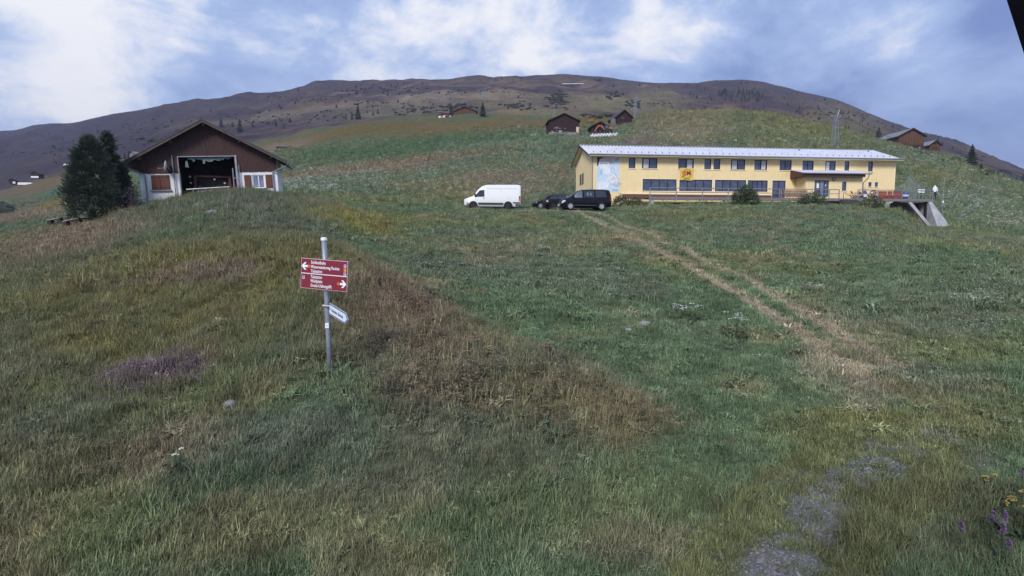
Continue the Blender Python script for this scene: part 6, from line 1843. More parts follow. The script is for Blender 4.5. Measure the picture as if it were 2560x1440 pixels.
# scrub patches: dark alder and juniper cushions nobody could count
SCRUB = leaf_mat('scrub_leaves', (0.024, 0.026, 0.024), (0.052, 0.054, 0.042))
sm = MB(); rs2 = random.Random(9)
def scrub(px, py, rx, ry, n, s0, s1):
    for _ in range(n):
        a, b = rs2.gauss(0, 0.45), rs2.gauss(0, 0.45)
        if abs(a) > 1 or abs(b) > 1: continue
        p = ground_hit(px + rx * a, py + ry * b, 120)
        k = p.y / F
        r1 = rs2.uniform(s0, s1) * k
        sm.blob((p.x, p.y, p.z + r1 * 0.25), (r1 * 1.5, r1 * 1.5, r1 * 0.75), 0.28, 6, 4, rs2)
for a in ((1392, 252, 36, 24, 80, 2, 4), (1530, 240, 34, 12, 26, 2, 3.6), (1580, 262, 34, 10, 26, 2, 3.4), (1470, 292, 24, 6, 16, 3, 6), (1515, 291, 26, 5, 14, 3, 6), (1290, 266, 60, 12, 60, 1.5, 3.4), (1150, 268, 60, 8, 34, 2, 4.5),
          (1050, 278, 80, 12, 44, 1.5, 3.6), (960, 262, 120, 10, 34, 1.2, 2.6), (820, 290, 100, 16, 34, 1.2, 3), (680, 300, 120, 26, 40, 1.2, 3), (420, 330, 160, 40, 70, 1.2, 3), (200, 370, 180, 40, 80, 1.2, 3),
          (1180, 232, 160, 10, 30, 1, 2.4), (960, 225, 120, 8, 60, 1.5, 3), (2050, 290, 120, 18, 60, 1, 2.6), (2400, 398, 60, 6, 30, 2, 4), (2480, 432, 50, 6, 30, 2, 5), (2320, 382, 40, 3, 10, 2, 4), (760, 250, 140, 10, 50, 1, 2.4), (1660, 262, 60, 12, 20, 1, 2.4),
          (8, 524, 16, 8, 16, 8, 14), (720, 372, 30, 6, 10, 2, 4), (390, 352, 40, 5, 14, 4, 8)):
    scrub(*a)
prop(sm.build('mountain_scrub', SCRUB), 'dark low scrub cushions spread over the mountain slopes', 'scrub', kind='stuff')
# ------------------------------------------------------------------ pines by the barn, bushes
NEEDLE = leaf_mat('pine_needles', (0.034, 0.048, 0.038), (0.128, 0.150, 0.108))


def needle_crown(h, prof, n, seed, size=0.16):
    """Crown of outward and upward needle sprays filling a profile (radius at height fraction)."""
    r_ = random.Random(seed)
    m = MB()
    zs = [q[0] for q in prof]; rs = [q[1] for q in prof]
    # inner blobs added so that light does not leak through the crown
    for k in range(40):
        f = r_.uniform(0.05, 0.9); rad = float(np.interp(f, zs, rs)) * 0.6; a = r_.uniform(0, 6.28)
        m.blob((rad * 0.55 * math.cos(a), rad * 0.55 * math.sin(a), f * h), (rad * 0.5 + 0.05, rad * 0.5 + 0.05, h * 0.06), 0.3, 6, 4, r_)
    # boughs: clumps on the surface; each clump carries many sprays
    nc = n // 26
    for c in range(nc):
        f = r_.random() ** 0.85; a = r_.uniform(0, 6.28)
        rad = float(np.interp(f, zs, rs)) * r_.uniform(0.80, 1.0)
        cx, cy, cz = rad * math.cos(a), rad * math.sin(a), f * h
        cr = r_.uniform(0.14, 0.30) * (0.6 + 0.6 * (1 - f))
        for q in range(26):
            ox, oy, oz = r_.gauss(0, 1), r_.gauss(0, 1), r_.gauss(0, 1)
            px_, py_, pz_ = cx + ox * cr, cy + oy * cr, cz + oz * cr * 0.8
            d = Vector((math.cos(a) + ox * 0.35, math.sin(a) + oy * 0.35, 0.75 + oz * 0.35)).normalized()
            L_ = size * r_.uniform(0.7, 1.4); x = d.orthogonal().normalized(); y = d.cross(x)
            base = Vector((px_, py_, pz_)); tip = base + d * L_
            for w in (x, y):
                m.add([tuple(base - w * L_ * 0.24), tuple(base + w * L_ * 0.24), tuple(tip + w * L_ * 0.05), tuple(tip - w * L_ * 0.05)], [(0, 1, 2, 3)])
    return m


def pine(label, px, py, d, hpx, prof, n, seed, name='pine_tree'):
    p = wpt(px, py, d); k = d / F
    gz_ = gz(p.x, p.y)
    h = hpx * k + (p.z - gz_)
    t = thing(name, label, 'tree', (p.x, p.y, gz_ - 0.05), 0)
    MB().tube([(0, 0, -0.2), (0.03, 0.02, h * 0.5), (0, 0, h * 0.93)], 0.16, 8, 0.02).build('trunk', BARK, t)
    needle_crown(h, [(a, b * k) for a, b in prof], n, seed).build('crown', NEEDLE, t)
    return t


pine('big bushy dark pine between the benches and the barn', 234, 540, 41.0, 190, [(0, 38), (0.10, 49), (0.35, 53), (0.6, 42), (0.82, 27), (0.95, 10), (1, 2)], 11000, 1)
pine('slim pointed pine rising behind the big bushy one', 278, 520, 44.0, 182, [(0, 14), (0.3, 19), (0.6, 17), (0.85, 9), (1, 2)], 4500, 2)
pine('low dark pine leaning against the barn corner', 306, 520, 43.0, 104, [(0, 24), (0.4, 21), (0.75, 12), (1, 3)], 3600, 3)

LEAFB = leaf_mat('bush_leaves', (0.030, 0.046, 0.022), (0.085, 0.110, 0.055))
LEAFP = leaf_mat('violet_bush', (0.055, 0.045, 0.05), (0.13, 0.095, 0.12))


def bush(label, px, py, d, wpx, hpx, n, seed, m_=None, leaf=0.07, name='bush'):
    p = wpt(px, py, d); k = d / F
    z = min(gz(p.x, p.y), p.z + 0.1)
    t = thing(name, label, 'bush', (p.x, p.y, z), 0)
    r_ = random.Random(seed); w, h = wpx * k / 2, hpx * k + max(0, p.z - z)
    m = MB()
    for c in range(n // 14):
        a = r_.uniform(0, 6.28); rr = r_.random() ** 0.6; f = r_.random()
        cx, cy, cz = w * rr * math.cos(a) * (1 - 0.3 * f), w * 0.7 * rr * math.sin(a), h * f * (1 - 0.45 * rr * rr)
        for q in range(14):
            b = Vector((cx + r_.gauss(0, 0.10), cy + r_.gauss(0, 0.10), max(0.02, cz + r_.gauss(0, 0.10))))
            d_ = Vector((r_.gauss(0, 1), r_.gauss(0, 1), r_.gauss(0.4, 1))).normalized(); x = d_.orthogonal().normalized()
            L_ = leaf * r_.uniform(0.7, 1.5)
            m.add([tuple(b), tuple(b + d_ * L_ * 0.5 + x * L_ * 0.32), tuple(b + d_ * L_), tuple(b + d_ * L_ * 0.5 - x * L_ * 0.32)], [(0, 1, 2, 3)])
    m.build('foliage', m_ or LEAFB, t)
    sm_ = MB()
    for q in range(7):
        a = r_.uniform(0, 6.28)
        sm_.tube([(0.05 * math.cos(a), 0.05 * math.sin(a), -0.1), (w * 0.5 * math.cos(a), w * 0.4 * math.sin(a), h * 0.75)], 0.015, 5, 0.006)
    sm_.build('stems', BARK, t)
    return t


bush('leafy green shrub standing at the middle of the terrace railing', 1862, 514, 60.5, 78, 50, 6000, 21, leaf=0.12)
bush('ragged low shrub below the entrance door railing', 2030, 511, 62.0, 80, 30, 3600, 22, leaf=0.11)
bush('low shrub under the red box benches', 2180, 512, 62.5, 62, 26, 2600, 23, leaf=0.11)
bush('weedy tuft at the house corner behind the minibus', 1553, 512, 63.0, 54, 24, 1800, 24, leaf=0.11)
bush('weedy tuft left of the first terrace pier', 1590, 513, 63.0, 44, 18, 1200, 25, leaf=0.11)
bush('violet flowering shrub at the barn corner by the pines', 326, 512, 42.0, 62, 40, 1500, 26, LEAFP)
bush('yellowish shrub at the foot of the big bushy pine', 290, 530, 41.0, 46, 26, 900, 27, leaf_mat('yellow_bush', (0.07, 0.07, 0.025), (0.18, 0.15, 0.05)))
pb_ = thing('bush_pot', 'round brown violet bush in a pot between the red chairs and benches', 'potted plant', on_deck(2166, 0.9), HY)
MB().lathe([(0.16, 0), (0.24, 0.4), (0.26, 0.42), (0.2, 0.42)], 14).build('pot', DARKMET, pb_)
r_ = random.Random(31); fm = MB()
for q in range(520):
    v = Vector((r_.gauss(0, 1), r_.gauss(0, 1), r_.gauss(0, 1))).normalized() * 0.36 * r_.uniform(0.6, 1.05)
    b = Vector((0, 0, 0.78)) + v; d_ = Vector((r_.gauss(0, 1), r_.gauss(0, 1), r_.gauss(0, 1))).normalized(); x = d_.orthogonal().normalized()
    fm.add([tuple(b), tuple(b + d_ * 0.05 + x * 0.03), tuple(b + d_ * 0.1), tuple(b + d_ * 0.05 - x * 0.03)], [(0, 1, 2, 3)])
fm.build('foliage', leaf_mat('brown_violet_leaves', (0.06, 0.03, 0.045), (0.15, 0.08, 0.09)), pb_)
# ------------------------------------------------------------------ track, gravel, grass, flowers
def strip_mesh(name, line, width, m_, lift=0.02, nw=5, seed=0, label='', broken=False):
    """Worn strip that follows the ground along a line of photo spots (px, py, width in metres)."""
    pts = [ground_hit(a, b) for a, b in line]
    path, ws = [], []
    for i in range(len(pts) - 1):
        n = max(4, int((pts[i + 1] - pts[i]).length / 0.25))
        for k in range(n):
            f = k / n
            path.append(pts[i].lerp(pts[i + 1], f)); ws.append(width[i] + (width[i + 1] - width[i]) * f)
    path.append(pts[-1]); ws.append(width[-1])
    # smooth the course
    P = np.array([(p.x, p.y) for p in path])
    for _ in range(30): P[1:-1] = 0.25 * P[:-2] + 0.5 * P[1:-1] + 0.25 * P[2:]
    T = np.gradient(P, axis=0); T /= np.linalg.norm(T, axis=1)[:, None] + 1e-9
    N = np.stack([-T[:, 1], T[:, 0]], 1)
    s = np.cumsum(np.r_[0, np.linalg.norm(np.diff(P, axis=0), axis=1)])
    wl_ = np.array(ws) * (0.55 + 0.9 * fbm(s / 1.1, s * 0 + seed, 5, 3)); wr_ = np.array(ws) * (0.55 + 0.9 * fbm(s / 1.1, s * 0 + seed + 9, 6, 3))
    br_ = sstep(fbm(s / 0.9, s * 0 + seed * 3.1, 15, 3), 0.38, 0.52) if broken else 1.0
    wl_, wr_ = wl_ * br_, wr_ * br_
    vs = []
    for j in range(nw):
        f = j / (nw - 1)
        Q = P + N * ((-wl_ * (1 - f) + wr_ * f) / 2)[:, None]
        z = height(Q[:, 0], Q[:, 1]) + lift * (1.0 if 0 < j < nw - 1 else -0.6)
        vs.append(np.c_[Q, z])
    V = np.stack(vs, 1).reshape(-1, 3)
    fs = [(i * nw + j, i * nw + j + 1, (i + 1) * nw + j + 1, (i + 1) * nw + j) for i in range(len(P) - 1) for j in range(nw - 1)]
    me = bpy.data.meshes.new(name); me.from_pydata(V.tolist(), [], fs); me.materials.append(m_); me.update()
    o = mesh_obj(name, me)
    prop(o, label, kind='structure')
    return P


TRACKM = mat('worn_straw_track', (0.26, 0.225, 0.185), 0.95, var=0.3, scale=2.2, bump=0.5, col2=(0.12, 0.105, 0.06))
GRAVM = mat('gravel_soil', (0.215, 0.195, 0.205), 0.95, var=0.3, scale=4.0, bump=0.6, col2=(0.105, 0.095, 0.075))
trkA = strip_mesh('dirt_track', [(1420, 526), (1480, 548), (1540, 575), (1610, 610), (1700, 658), (1790, 706), (1870, 750), (1960, 806), (2040, 860), (2110, 915), (2170, 965)], [1.0, 0.6, 0.42, 0.4, 0.4, 0.42, 0.42, 0.5, 0.5, 0.4, 0.15], TRACKM, seed=1, broken=True, label='worn straw coloured wheel rut, nearer one of the pair')
trkB = strip_mesh('dirt_track', [(1470, 528), (1530, 548), (1600, 580), (1680, 618), (1780, 660), (1880, 706), (1970, 756), (2060, 812), (2150, 868), (2240, 925)], [0.6, 0.45, 0.36, 0.32, 0.32, 0.36, 0.4, 0.45, 0.45, 0.15], TRACKM, seed=2, broken=True, label='worn straw coloured wheel rut, farther one of the pair')
strip_mesh('gravel_path', [(2060, 514), (2110, 524), (2170, 540), (2230, 556), (2290, 568)], [0.9, 1.4, 1.2, 0.9, 0.5], TRACKM, seed=3, label='bare path leading from the terrace steps down the bank')
strip_mesh('gravel_path', [(1500, 523), (1400, 525), (1300, 527), (1180, 528)], [2.2, 2.4, 2.0, 0.6], TRACKM, seed=6, label='worn parking strip under the parked vehicles')
strip_mesh('plank_walk', [(2360, 577), (2410, 579), (2460, 581)], [0.35, 0.4, 0.35], CONC, 0.06, seed=5, label='pale slab path right of the basement entrance')

GRASSM = bpy.data.materials.new('grass_blades'); GRASSM.use_nodes = True
t = NT(GRASSM.node_tree); out = t.add('ShaderNodeOutputMaterial')
at = t.add('ShaderNodeAttribute', attribute_name='tint', attribute_type='INSTANCER')
rnd = t.add('ShaderNodeNewGeometry').outputs['Random Per Island']
lite = t.mix(1.0, at.outputs['Color'], (1.95, 1.75, 1.60), 'MULTIPLY'); dark = t.mix(1.0, at.outputs['Color'], (0.60, 0.66, 0.60), 'MULTIPLY')
c = t.mix(rnd, dark, lite)
c = t.mix(t.ramp(rnd, 0.92, 1.0), c, (0.24, 0.20, 0.12))
b = t.add('ShaderNodeBsdfPrincipled', {'Base Color': c, 'Roughness': 0.65, 'Specular IOR Level': 0.2})
t.l.new(b.outputs[0], out.inputs[0])
SEEDM = mat('seed_heads', (0.21, 0.165, 0.105), 0.9, var=0.2, bump=0)
PETAL = mat('white_petals', (0.70, 0.71, 0.66), 0.8, var=0.05, bump=0)
MAUVE = mat('violet_petals', (0.20, 0.12, 0.24), 0.8, var=0.15, bump=0)
YPET = mat('yellow_petals', (0.36, 0.26, 0.06), 0.8, var=0.15, bump=0)


def tuft(seed, n, hgt, spread, width, curl, seed_heads=0, broad=False, flowers=None):
    r_ = random.Random(seed); m = MB()
    for k in range(n):
        a = r_.uniform(0, 6.28); rr = spread * math.sqrt(r_.random())
        b = Vector((rr * math.cos(a), rr * math.sin(a), -0.02))
        la = r_.uniform(0, 6.28); h = hgt * r_.uniform(0.5, 1.15); lean = curl * h * r_.uniform(0.2, 1.2)
        d = Vector((math.cos(la), math.sin(la), 0)); x = Vector((-d.y, d.x, 0)) * width * r_.uniform(0.7, 1.3)
        if broad:
            mid = b + d * lean * 0.6 + Vector((0, 0, h * 0.7)); tip = b + d * lean * 1.6 + Vector((0, 0, h * 0.75))
            m.add([tuple(b), tuple(mid - x * 2.2), tuple(tip), tuple(mid + x * 2.2)], [(0, 1, 2, 3)])
        else:
            mid = b + d * lean * 0.35 + Vector((0, 0, h * 0.6)); tip = b + d * lean + Vector((0, 0, h))
            m.add([tuple(b - x), tuple(b + x), tuple(mid + x * 0.8), tuple(mid - x * 0.8), tuple(tip)], [(0, 1, 2, 3), (3, 2, 4)])
            if k < seed_heads:
                m.cur = 1
                m.blob(tuple(tip), (width * 1.1, width * 1.1, hgt * 0.07), 0.2, 4, 3, r_)
                m.cur = 0
    mats = [GRASSM, SEEDM]
    if flowers:
        fm_, cnt, fh, size = flowers
        mats.append(fm_)
        for k in range(cnt):
            a = r_.uniform(0, 6.28); rr = spread * math.sqrt(r_.random()); h = fh * r_.uniform(0.75, 1.15)
            p0 = Vector((rr * math.cos(a), rr * math.sin(a), 0)); p1 = p0 + Vector((r_.gauss(0, 0.03), r_.gauss(0, 0.03), h))
            m.tube([tuple(p0), tuple(p1)], width * 0.6, 3, cap=False)
            m.cur = 2
            for q in range(5):
                o_ = Vector((r_.gauss(0, size * 0.5), r_.gauss(0, size * 0.5), r_.gauss(0, size * 0.2)))
                c_ = p1 + o_
                m.add([tuple(c_ + Vector((size * 0.55 * math.cos(g), size * 0.55 * math.sin(g), r_.uniform(-0.3, 0.3) * size))) for g in (0, 1.57, 3.14, 4.71)], [(0, 1, 2, 3)])
            m.cur = 0
    me = m.mesh('tuft', mats)
    return me


TUF = bpy.data.collections.new('tuft_shapes')
KIND = {}
def reg(kind, me):
    o = bpy.data.objects.new('tuft_%02d' % len(TUF.objects), me)
    TUF.objects.link(o)
    KIND.setdefault(kind, []).append(len(TUF.objects) - 1)
for s in range(3): reg('short', tuft(100 + s, 34, 0.13, 0.16, 0.0045, 0.7))
for s in range(3): reg('lawn', tuft(170 + s, 46, 0.075, 0.20, 0.005, 0.9))
for s in range(3): reg('mid', tuft(110 + s, 36, 0.23, 0.17, 0.0048, 0.7, 1))
for s in range(3): reg('tall', tuft(120 + s, 34, 0.31, 0.16, 0.0042, 0.55, 3))
for s in range(2): reg('leaf', tuft(130 + s, 34, 0.10, 0.17, 0.0065, 0.8, broad=True))
for s in range(2): reg('white', tuft(140 + s, 14, 0.22, 0.15, 0.005, 0.5, flowers=(PETAL, 4, 0.36, 0.045)))
for s in range(2): reg('mauve', tuft(150 + s, 20, 0.20, 0.15, 0.005, 0.5, flowers=(MAUVE, 7, 0.24, 0.030)))
DOCKM = mat('dry_dock_stalks', (0.25, 0.175, 0.125), 0.9, var=0.3, bump=0)
for s in range(2): reg('weed', tuft(180 + s, 30, 0.20, 0.15, 0.008, 0.9, broad=True))
for s in range(2): reg('dock', tuft(190 + s, 18, 0.22, 0.15, 0.009, 0.9, broad=True, flowers=(DOCKM, 6, 0.36, 0.032)))
for s in range(2): reg('stem', tuft(200 + s, 12, 0.42, 0.14, 0.0035, 0.35, 12))
reg('daisy', tuft(160, 16, 0.12, 0.15, 0.005, 0.6, flowers=(PETAL, 2, 0.17, 0.020)))


def scatter(bands):
    X, Y, S, K = [], [], [], []
    for d0, d1, dens, sc in bands:
        area = 1.05 * (d1 * d1 - d0 * d0)
        n = int(area * dens)
        Yb = np.sqrt(RNG.uniform(d0 * d0, d1 * d1, n)); a = RNG.uniform(-1.05, 1.05, n)
        X.append(a * Yb); Y.append(Yb); S.append(np.full(n, sc))
    X, Y, S = np.concatenate(X), np.concatenate(Y), np.concatenate(S)
    return X, Y, S


X, Y, S = scatter([(4.2, 9, 260, 0.58), (9, 16, 140, 0.72), (16, 28, 56, 0.95), (28, 60, 20, 1.35), (60, 120, 3.2, 2.3), (120, 250, 0.75, 4.0)])
# keep off floors and vehicles
def inside(org, udir, u0, u1, v0, v1):
    dx, dy = X - org.x, Y - org.y
    u = dx * udir.x + dy * udir.y; v = -dx * udir.y + dy * udir.x
    return (u > u0) & (u < u1) & (v > v0) & (v < v1)
bad = inside(h0, hu, -0.3, L + 0.3, -0.3, DEPTH + 0.3) | inside(h0, hu, t0 - 0.2, t1 + 0.1, -TD - 0.2, 0.2) | inside(b0, bu, -0.2, BW + 0.2, -0.15, BD + 0.3)
bad |= inside(h0, hu, e0 + 0.4, e1 + 0.6, -TD - 1.7, 0)
for c_, r2 in ((van.t, 6.0), (bus.t, 5.0), (est.t, 4.6), (hat.t, 4.0)):
    u_ = Vector((math.cos(c_.rotation_euler.z), math.sin(c_.rotation_euler.z), 0))
    bad |= inside(c_.location, u_, -0.1, r2, -1.1, 1.1)
def near_path(P, w):
    d = np.full(X.shape, 1e9)
    for q in P[::2]: d = np.minimum(d, (X - q[0]) ** 2 + (Y - q[1]) ** 2)
    return d < w * w
on_track = near_path(trkA, 0.36) | near_path(trkB, 0.32)
gp = [ground_hit(a, b) for a, b in ((2240, 1120), (2190, 1175), (2110, 1225), (2050, 1290), (2000, 1350), (1950, 1410), (1910, 1470))]
gp = [p_.lerp(q_, k_ / 8) for p_, q_ in zip(gp, gp[1:]) for k_ in range(8)] + [gp[-1]]
on_grav = near_path(np.array([(p.x, p.y) for p in gp for _ in (0, 1)]), 0.38)
pk = [ground_hit(a, 527) for a in range(1160, 1530, 6)]
near_grav = near_path(np.array([(p.x, p.y) for p in gp for _ in (0, 1)]), 0.95)
on_park = near_path(np.array([(p.x, p.y) for p in pk for _ in (0, 1)]), 1.7)
keep = ~bad & ~on_park & ~((on_track | on_grav) & (RNG.random(X.shape) < np.where(on_track, 0.35, 0.15 + 0.58 * (fbm(X / 0.4, Y / 0.4, 83, 3) > 0.38))))
X, Y, S, on_track, near_grav = X[keep], Y[keep], S[keep], on_track[keep], near_grav[keep]
colr = land_colour(X, Y)
colr = np.where(near_grav[:, None], np.array(GREEN) * 0.5 + np.array(OLIVE) * 0.5, colr)
colr = np.where(on_track[:, None], np.array((0.17, 0.155, 0.115)), colr)
a_, l_ = X / Y, np.log(Y)
patch0 = fbm(X / 2.5, Y / 2.5, 35, 3)
# which plant: the mound carries tall grass, the mown meadow short
ax_, ay_, bx_, by_ = BANK
side = ((Y - ay_) * (bx_ - ax_) - (X - ax_) * (by_ - ay_)) / math.hypot(bx_ - ax_, by_ - ay_)
mound = (1 - sstep(side + (fbm(X / 2.2, Y / 2.2, 41, 2) - 0.5) * 1.6, -0.3, 0.5)) * (1 - sstep(Y, 26, 36))
mound = np.maximum(mound, (Y > 28) * (Y < 48) * (a_ < -0.30) * (a_ > -0.72) * 0.9)
mound = mound * (0.15 + 0.85 * sstep(Y + 3 * (patch0 - 0.5), 8.0, 10.0))
spx = (X - s_base.x) ** 2 + (Y - s_base.y + 0.5) ** 2 < 1.1
mound = np.where(spx, 0.0, mound)
corner = (a_ > 0.62) & (Y < 7.6)
mound = np.where(corner, 1.0, mound)
slope_ = (Y > 66)
u = RNG.random(X.shape); patch = fbm(X / 3, Y / 3, 33, 3)
kind = np.full(X.shape, 'short', dtype=object)
kind[(Y > 20) & (u < 0.75)] = 'lawn'
kind[(Y <= 20) & (u < 0.35)] = 'lawn'
kind[(u > 0.35) & (u < 0.43)] = 'mid'
kind[(u > 0.93)] = 'leaf'
mm = RNG.random(X.shape) < mound
kind[mm & (u < 0.45)] = 'tall'; kind[mm & (u >= 0.45) & (u < 0.82)] = 'mid'; kind[mm & (u >= 0.82)] = 'leaf'
kind[slope_ & (u < 0.3)] = 'mid'
kind[on_track] = 'short'
def wblob(px, py, rx, ry):
    p = ground_hit(px, py); dn, df = ground_hit(px, py + ry).y, ground_hit(px, py - ry).y
    return np.exp(-(((a_ - p.x / p.y) / (rx / F)) ** 2 + ((l_ - math.log(p.y)) / max(0.03, 0.5 * abs(math.log(df / dn)))) ** 2))
u2 = RNG.random(X.shape)
u3 = RNG.random(X.shape)
kind[mm & (u3 < 0.05 + 0.10 * (patch > 0.56)) & (Y > 8)] = 'weed'
kind[mm & (u3 > 0.94)] = 'stem'
for a in ((1000, 760, 150, 70), (1120, 900, 200, 80), (1090, 960, 170, 60), (1400, 950, 150, 60), (1540, 1020, 120, 50)):
    kind[(u3 < 0.20 * wblob(*a)) & (side < 0.4)] = 'dock'
kind[(~mm) & (Y < 30) & (Y > 9) & (u3 > 0.985)] = 'weed'
for a in ((420, 940, 170, 36), (300, 985, 110, 24), (560, 690, 90, 14)):
    kind[u2 < 0.12 * wblob(*a)] = 'mauve'
hillfl = sum(wblob(*a) for a in ((1000, 440, 300, 40), (1250, 405, 220, 45), (780, 460, 90, 26), (1700, 350, 220, 22), (1950, 350, 200, 26), (2420, 480, 90, 40), (2300, 400, 120, 16), (2480, 540, 100, 30), (1420, 345, 140, 10)))
kind[(u2 < np.clip(hillfl, 0, 1) * 0.5 * (0.2 + 1.5 * patch)) & slope_] = 'white'
kind[(u2 > 0.985) & (Y < 60) & (side > 0.3) & (Y > 11)] = 'daisy'
for a in ((1330, 890, 120, 30), (1480, 720, 160, 40), (1240, 700, 120, 40), (2480, 720, 110, 40), (2030, 720, 90, 20), (1800, 560, 150, 20), (2460, 760, 90, 60)):
    kind[(u2 > 1 - 0.22 * wblob(*a))] = 'daisy'
idx = np.zeros(X.shape, np.int32)
for kk, lst in KIND.items():
    m_ = kind == kk
    idx[m_] = RNG.choice(lst, m_.sum())
near_barn = (Y > 36) & (Y < 47) & (a_ > -0.66) & (a_ < -0.4)
sc = S * RNG.uniform(0.65, 1.35, X.shape) * (0.5 + 1.0 * fbm(X / 0.8, Y / 0.8, 95, 3))
flr = kind == 'white'
sc[flr] *= 0.62
sc[kind == 'daisy'] *= 0.8
clump = fbm(X / 0.55, Y / 0.55, 93, 3)
colr = 1.55 * colr * (np.exp(RNG.normal(0, 0.22, X.shape)) * (0.55 + 0.9 * clump))[:, None]
sel = (kind == 'tall') & (RNG.random(X.shape) < 0.15)
colr[sel] = colr[sel] * 0.5 + np.array(DRY) * 0.5
pos_ = np.stack([X, Y, height(X, Y)], 1).astype(np.float32)
me = bpy.data.meshes.new('grass')
me.vertices.add(len(pos_)); me.vertices.foreach_set('co', pos_.ravel())
def attr(name, typ, data, field):
    at_ = me.attributes.new(name, typ, 'POINT'); at_.data.foreach_set(field, np.ascontiguousarray(data).ravel())
attr('tint', 'FLOAT_COLOR', np.concatenate([colr, np.ones((len(colr), 1))], 1).astype(np.float32), 'color')
attr('shape', 'INT', idx, 'value')
attr('size', 'FLOAT', sc.astype(np.float32), 'value')
rot = np.stack([RNG.normal(0, 0.12, X.shape), RNG.normal(0, 0.12, X.shape), RNG.uniform(0, 6.283, X.shape)], 1).astype(np.float32)
attr('turn', 'FLOAT_VECTOR', rot, 'vector')
grass = mesh_obj('grass', me)
prop(grass, 'meadow grass, herbs and small flowers covering the slopes', 'grass', kind='stuff')
ng = bpy.data.node_groups.new('grow_tufts', 'GeometryNodeTree')
ng.interface.new_socket('Geometry', in_out='INPUT', socket_type='NodeSocketGeometry')
ng.interface.new_socket('Geometry', in_out='OUTPUT', socket_type='NodeSocketGeometry')
N_ = ng.nodes; LK = ng.links
gi, go = N_.new('NodeGroupInput'), N_.new('NodeGroupOutput')
ci = N_.new('GeometryNodeCollectionInfo'); ci.inputs['Collection'].default_value = TUF
ci.inputs['Separate Children'].default_value = True; ci.inputs['Reset Children'].default_value = True
iop = N_.new('GeometryNodeInstanceOnPoints'); iop.inputs['Pick Instance'].default_value = True
def na_(name, typ):
    n = N_.new('GeometryNodeInputNamedAttribute'); n.data_type = typ; n.inputs['Name'].default_value = name
    return n.outputs['Attribute']
e2r = N_.new('FunctionNodeEulerToRotation'); LK.new(na_('turn', 'FLOAT_VECTOR'), e2r.inputs[0])
m2p = N_.new('GeometryNodeMeshToPoints')
LK.new(gi.outputs[0], m2p.inputs['Mesh']); LK.new(m2p.outputs[0], iop.inputs['Points']); LK.new(ci.outputs[0], iop.inputs['Instance'])
LK.new(na_('shape', 'INT'), iop.inputs['Instance Index']); LK.new(e2r.outputs[0], iop.inputs['Rotation']); LK.new(na_('size', 'FLOAT'), iop.inputs['Scale'])
LK.new(iop.outputs[0], go.inputs[0])
grass.modifiers.new('grow', 'NODES').node_group = ng

# loose stones on the gravel patch
PEBM = bpy.data.materials.new('pebbles'); PEBM.use_nodes = True
t = NT(PEBM.node_tree); out = t.add('ShaderNodeOutputMaterial')
at = t.add('ShaderNodeAttribute', attribute_name='tint', attribute_type='INSTANCER')
co = t.add('ShaderNodeTexCoord').outputs['Object']
cm_ = t.mix(t.noise(co, 60.0), at.outputs['Color'], (0.20, 0.19, 0.205))
t.l.new(t.add('ShaderNodeBsdfPrincipled', {'Base Color': cm_, 'Roughness': 0.9, 'Specular IOR Level': 0.2}).outputs[0], out.inputs[0])
first = len(TUF.objects)
for s_ in range(5):
    r_ = random.Random(300 + s_)
    reg('pebble', MB().blob((0, 0, 0), (1.0, r_.uniform(0.6, 0.9), r_.uniform(0.35, 0.6)), 0.25, 7, 5, r_).mesh('pebble', PEBM))
NG = 7000
gpa = np.array([(p.x, p.y) for p in gp])
gf = RNG.random(NG) * (len(gp) - 1.001)
g0 = gpa[gf.astype(int)] * (1 - (gf % 1))[:, None] + gpa[gf.astype(int) + 1] * (gf % 1)[:, None] + RNG.normal(0, 0.24, (NG, 2))
kp = fbm(g0[:, 0] / 0.4, g0[:, 1] / 0.4, 83, 3) + RNG.normal(0, 0.03, NG) > 0.37
g0 = g0[kp]; NG = len(g0)
gr = np.exp(RNG.normal(math.log(0.0075), 0.5, NG)).clip(0.003, 0.035)
me = bpy.data.meshes.new('gravel')
me.vertices.add(NG); me.vertices.foreach_set('co', np.c_[g0, height(g0[:, 0], g0[:, 1]) + gr * 0.2].astype(np.float32).ravel())
gt_ = RNG.uniform(0.09, 0.34, NG)[:, None] * np.array([1.0, 0.98, 1.06])
attr('tint', 'FLOAT_COLOR', np.c_[gt_, np.ones(NG)].astype(np.float32), 'color')
attr('shape', 'INT', RNG.integers(first, first + 5, NG).astype(np.int32), 'value')
attr('size', 'FLOAT', gr.astype(np.float32), 'value')
attr('turn', 'FLOAT_VECTOR', np.c_[RNG.normal(0, 0.25, (NG, 2)), RNG.uniform(0, 6.28, NG)].astype(np.float32), 'vector')
gravel = mesh_obj('gravel', me)
prop(gravel, 'loose pale gravel on the bare patch at the bottom of the meadow', 'gravel', kind='stuff')
gravel.modifiers.new('grow', 'NODES').node_group = ng

# single stones and tall flowering plants that stand out
for px, py, s, lb in ((1612, 815, 0.13, 'pale stone in the meadow, the larger of two below the white umbels'), (1572, 827, 0.08, 'pale stone in the meadow, the smaller of two below the white umbels'),
                      (1150, 908, 0.11, 'grey stone in the dry weeds right of the signpost'), (1440, 912, 0.10, 'grey stone at the edge of the rough bank'), (530, 540, 0.32, 'grey boulder in the grass below the barn'), (575, 1017, 0.10, 'flat grey stone in the grass below the signpost')):
    p = ground_hit(px, py)
    o = MB().blob((0, 0, s * 0.3), (s * 1.3, s, s * 0.7), 0.22, 9, 6).build('field_stone', STONE, smooth=True)
    o.location = p; prop(o, lb, 'stone')


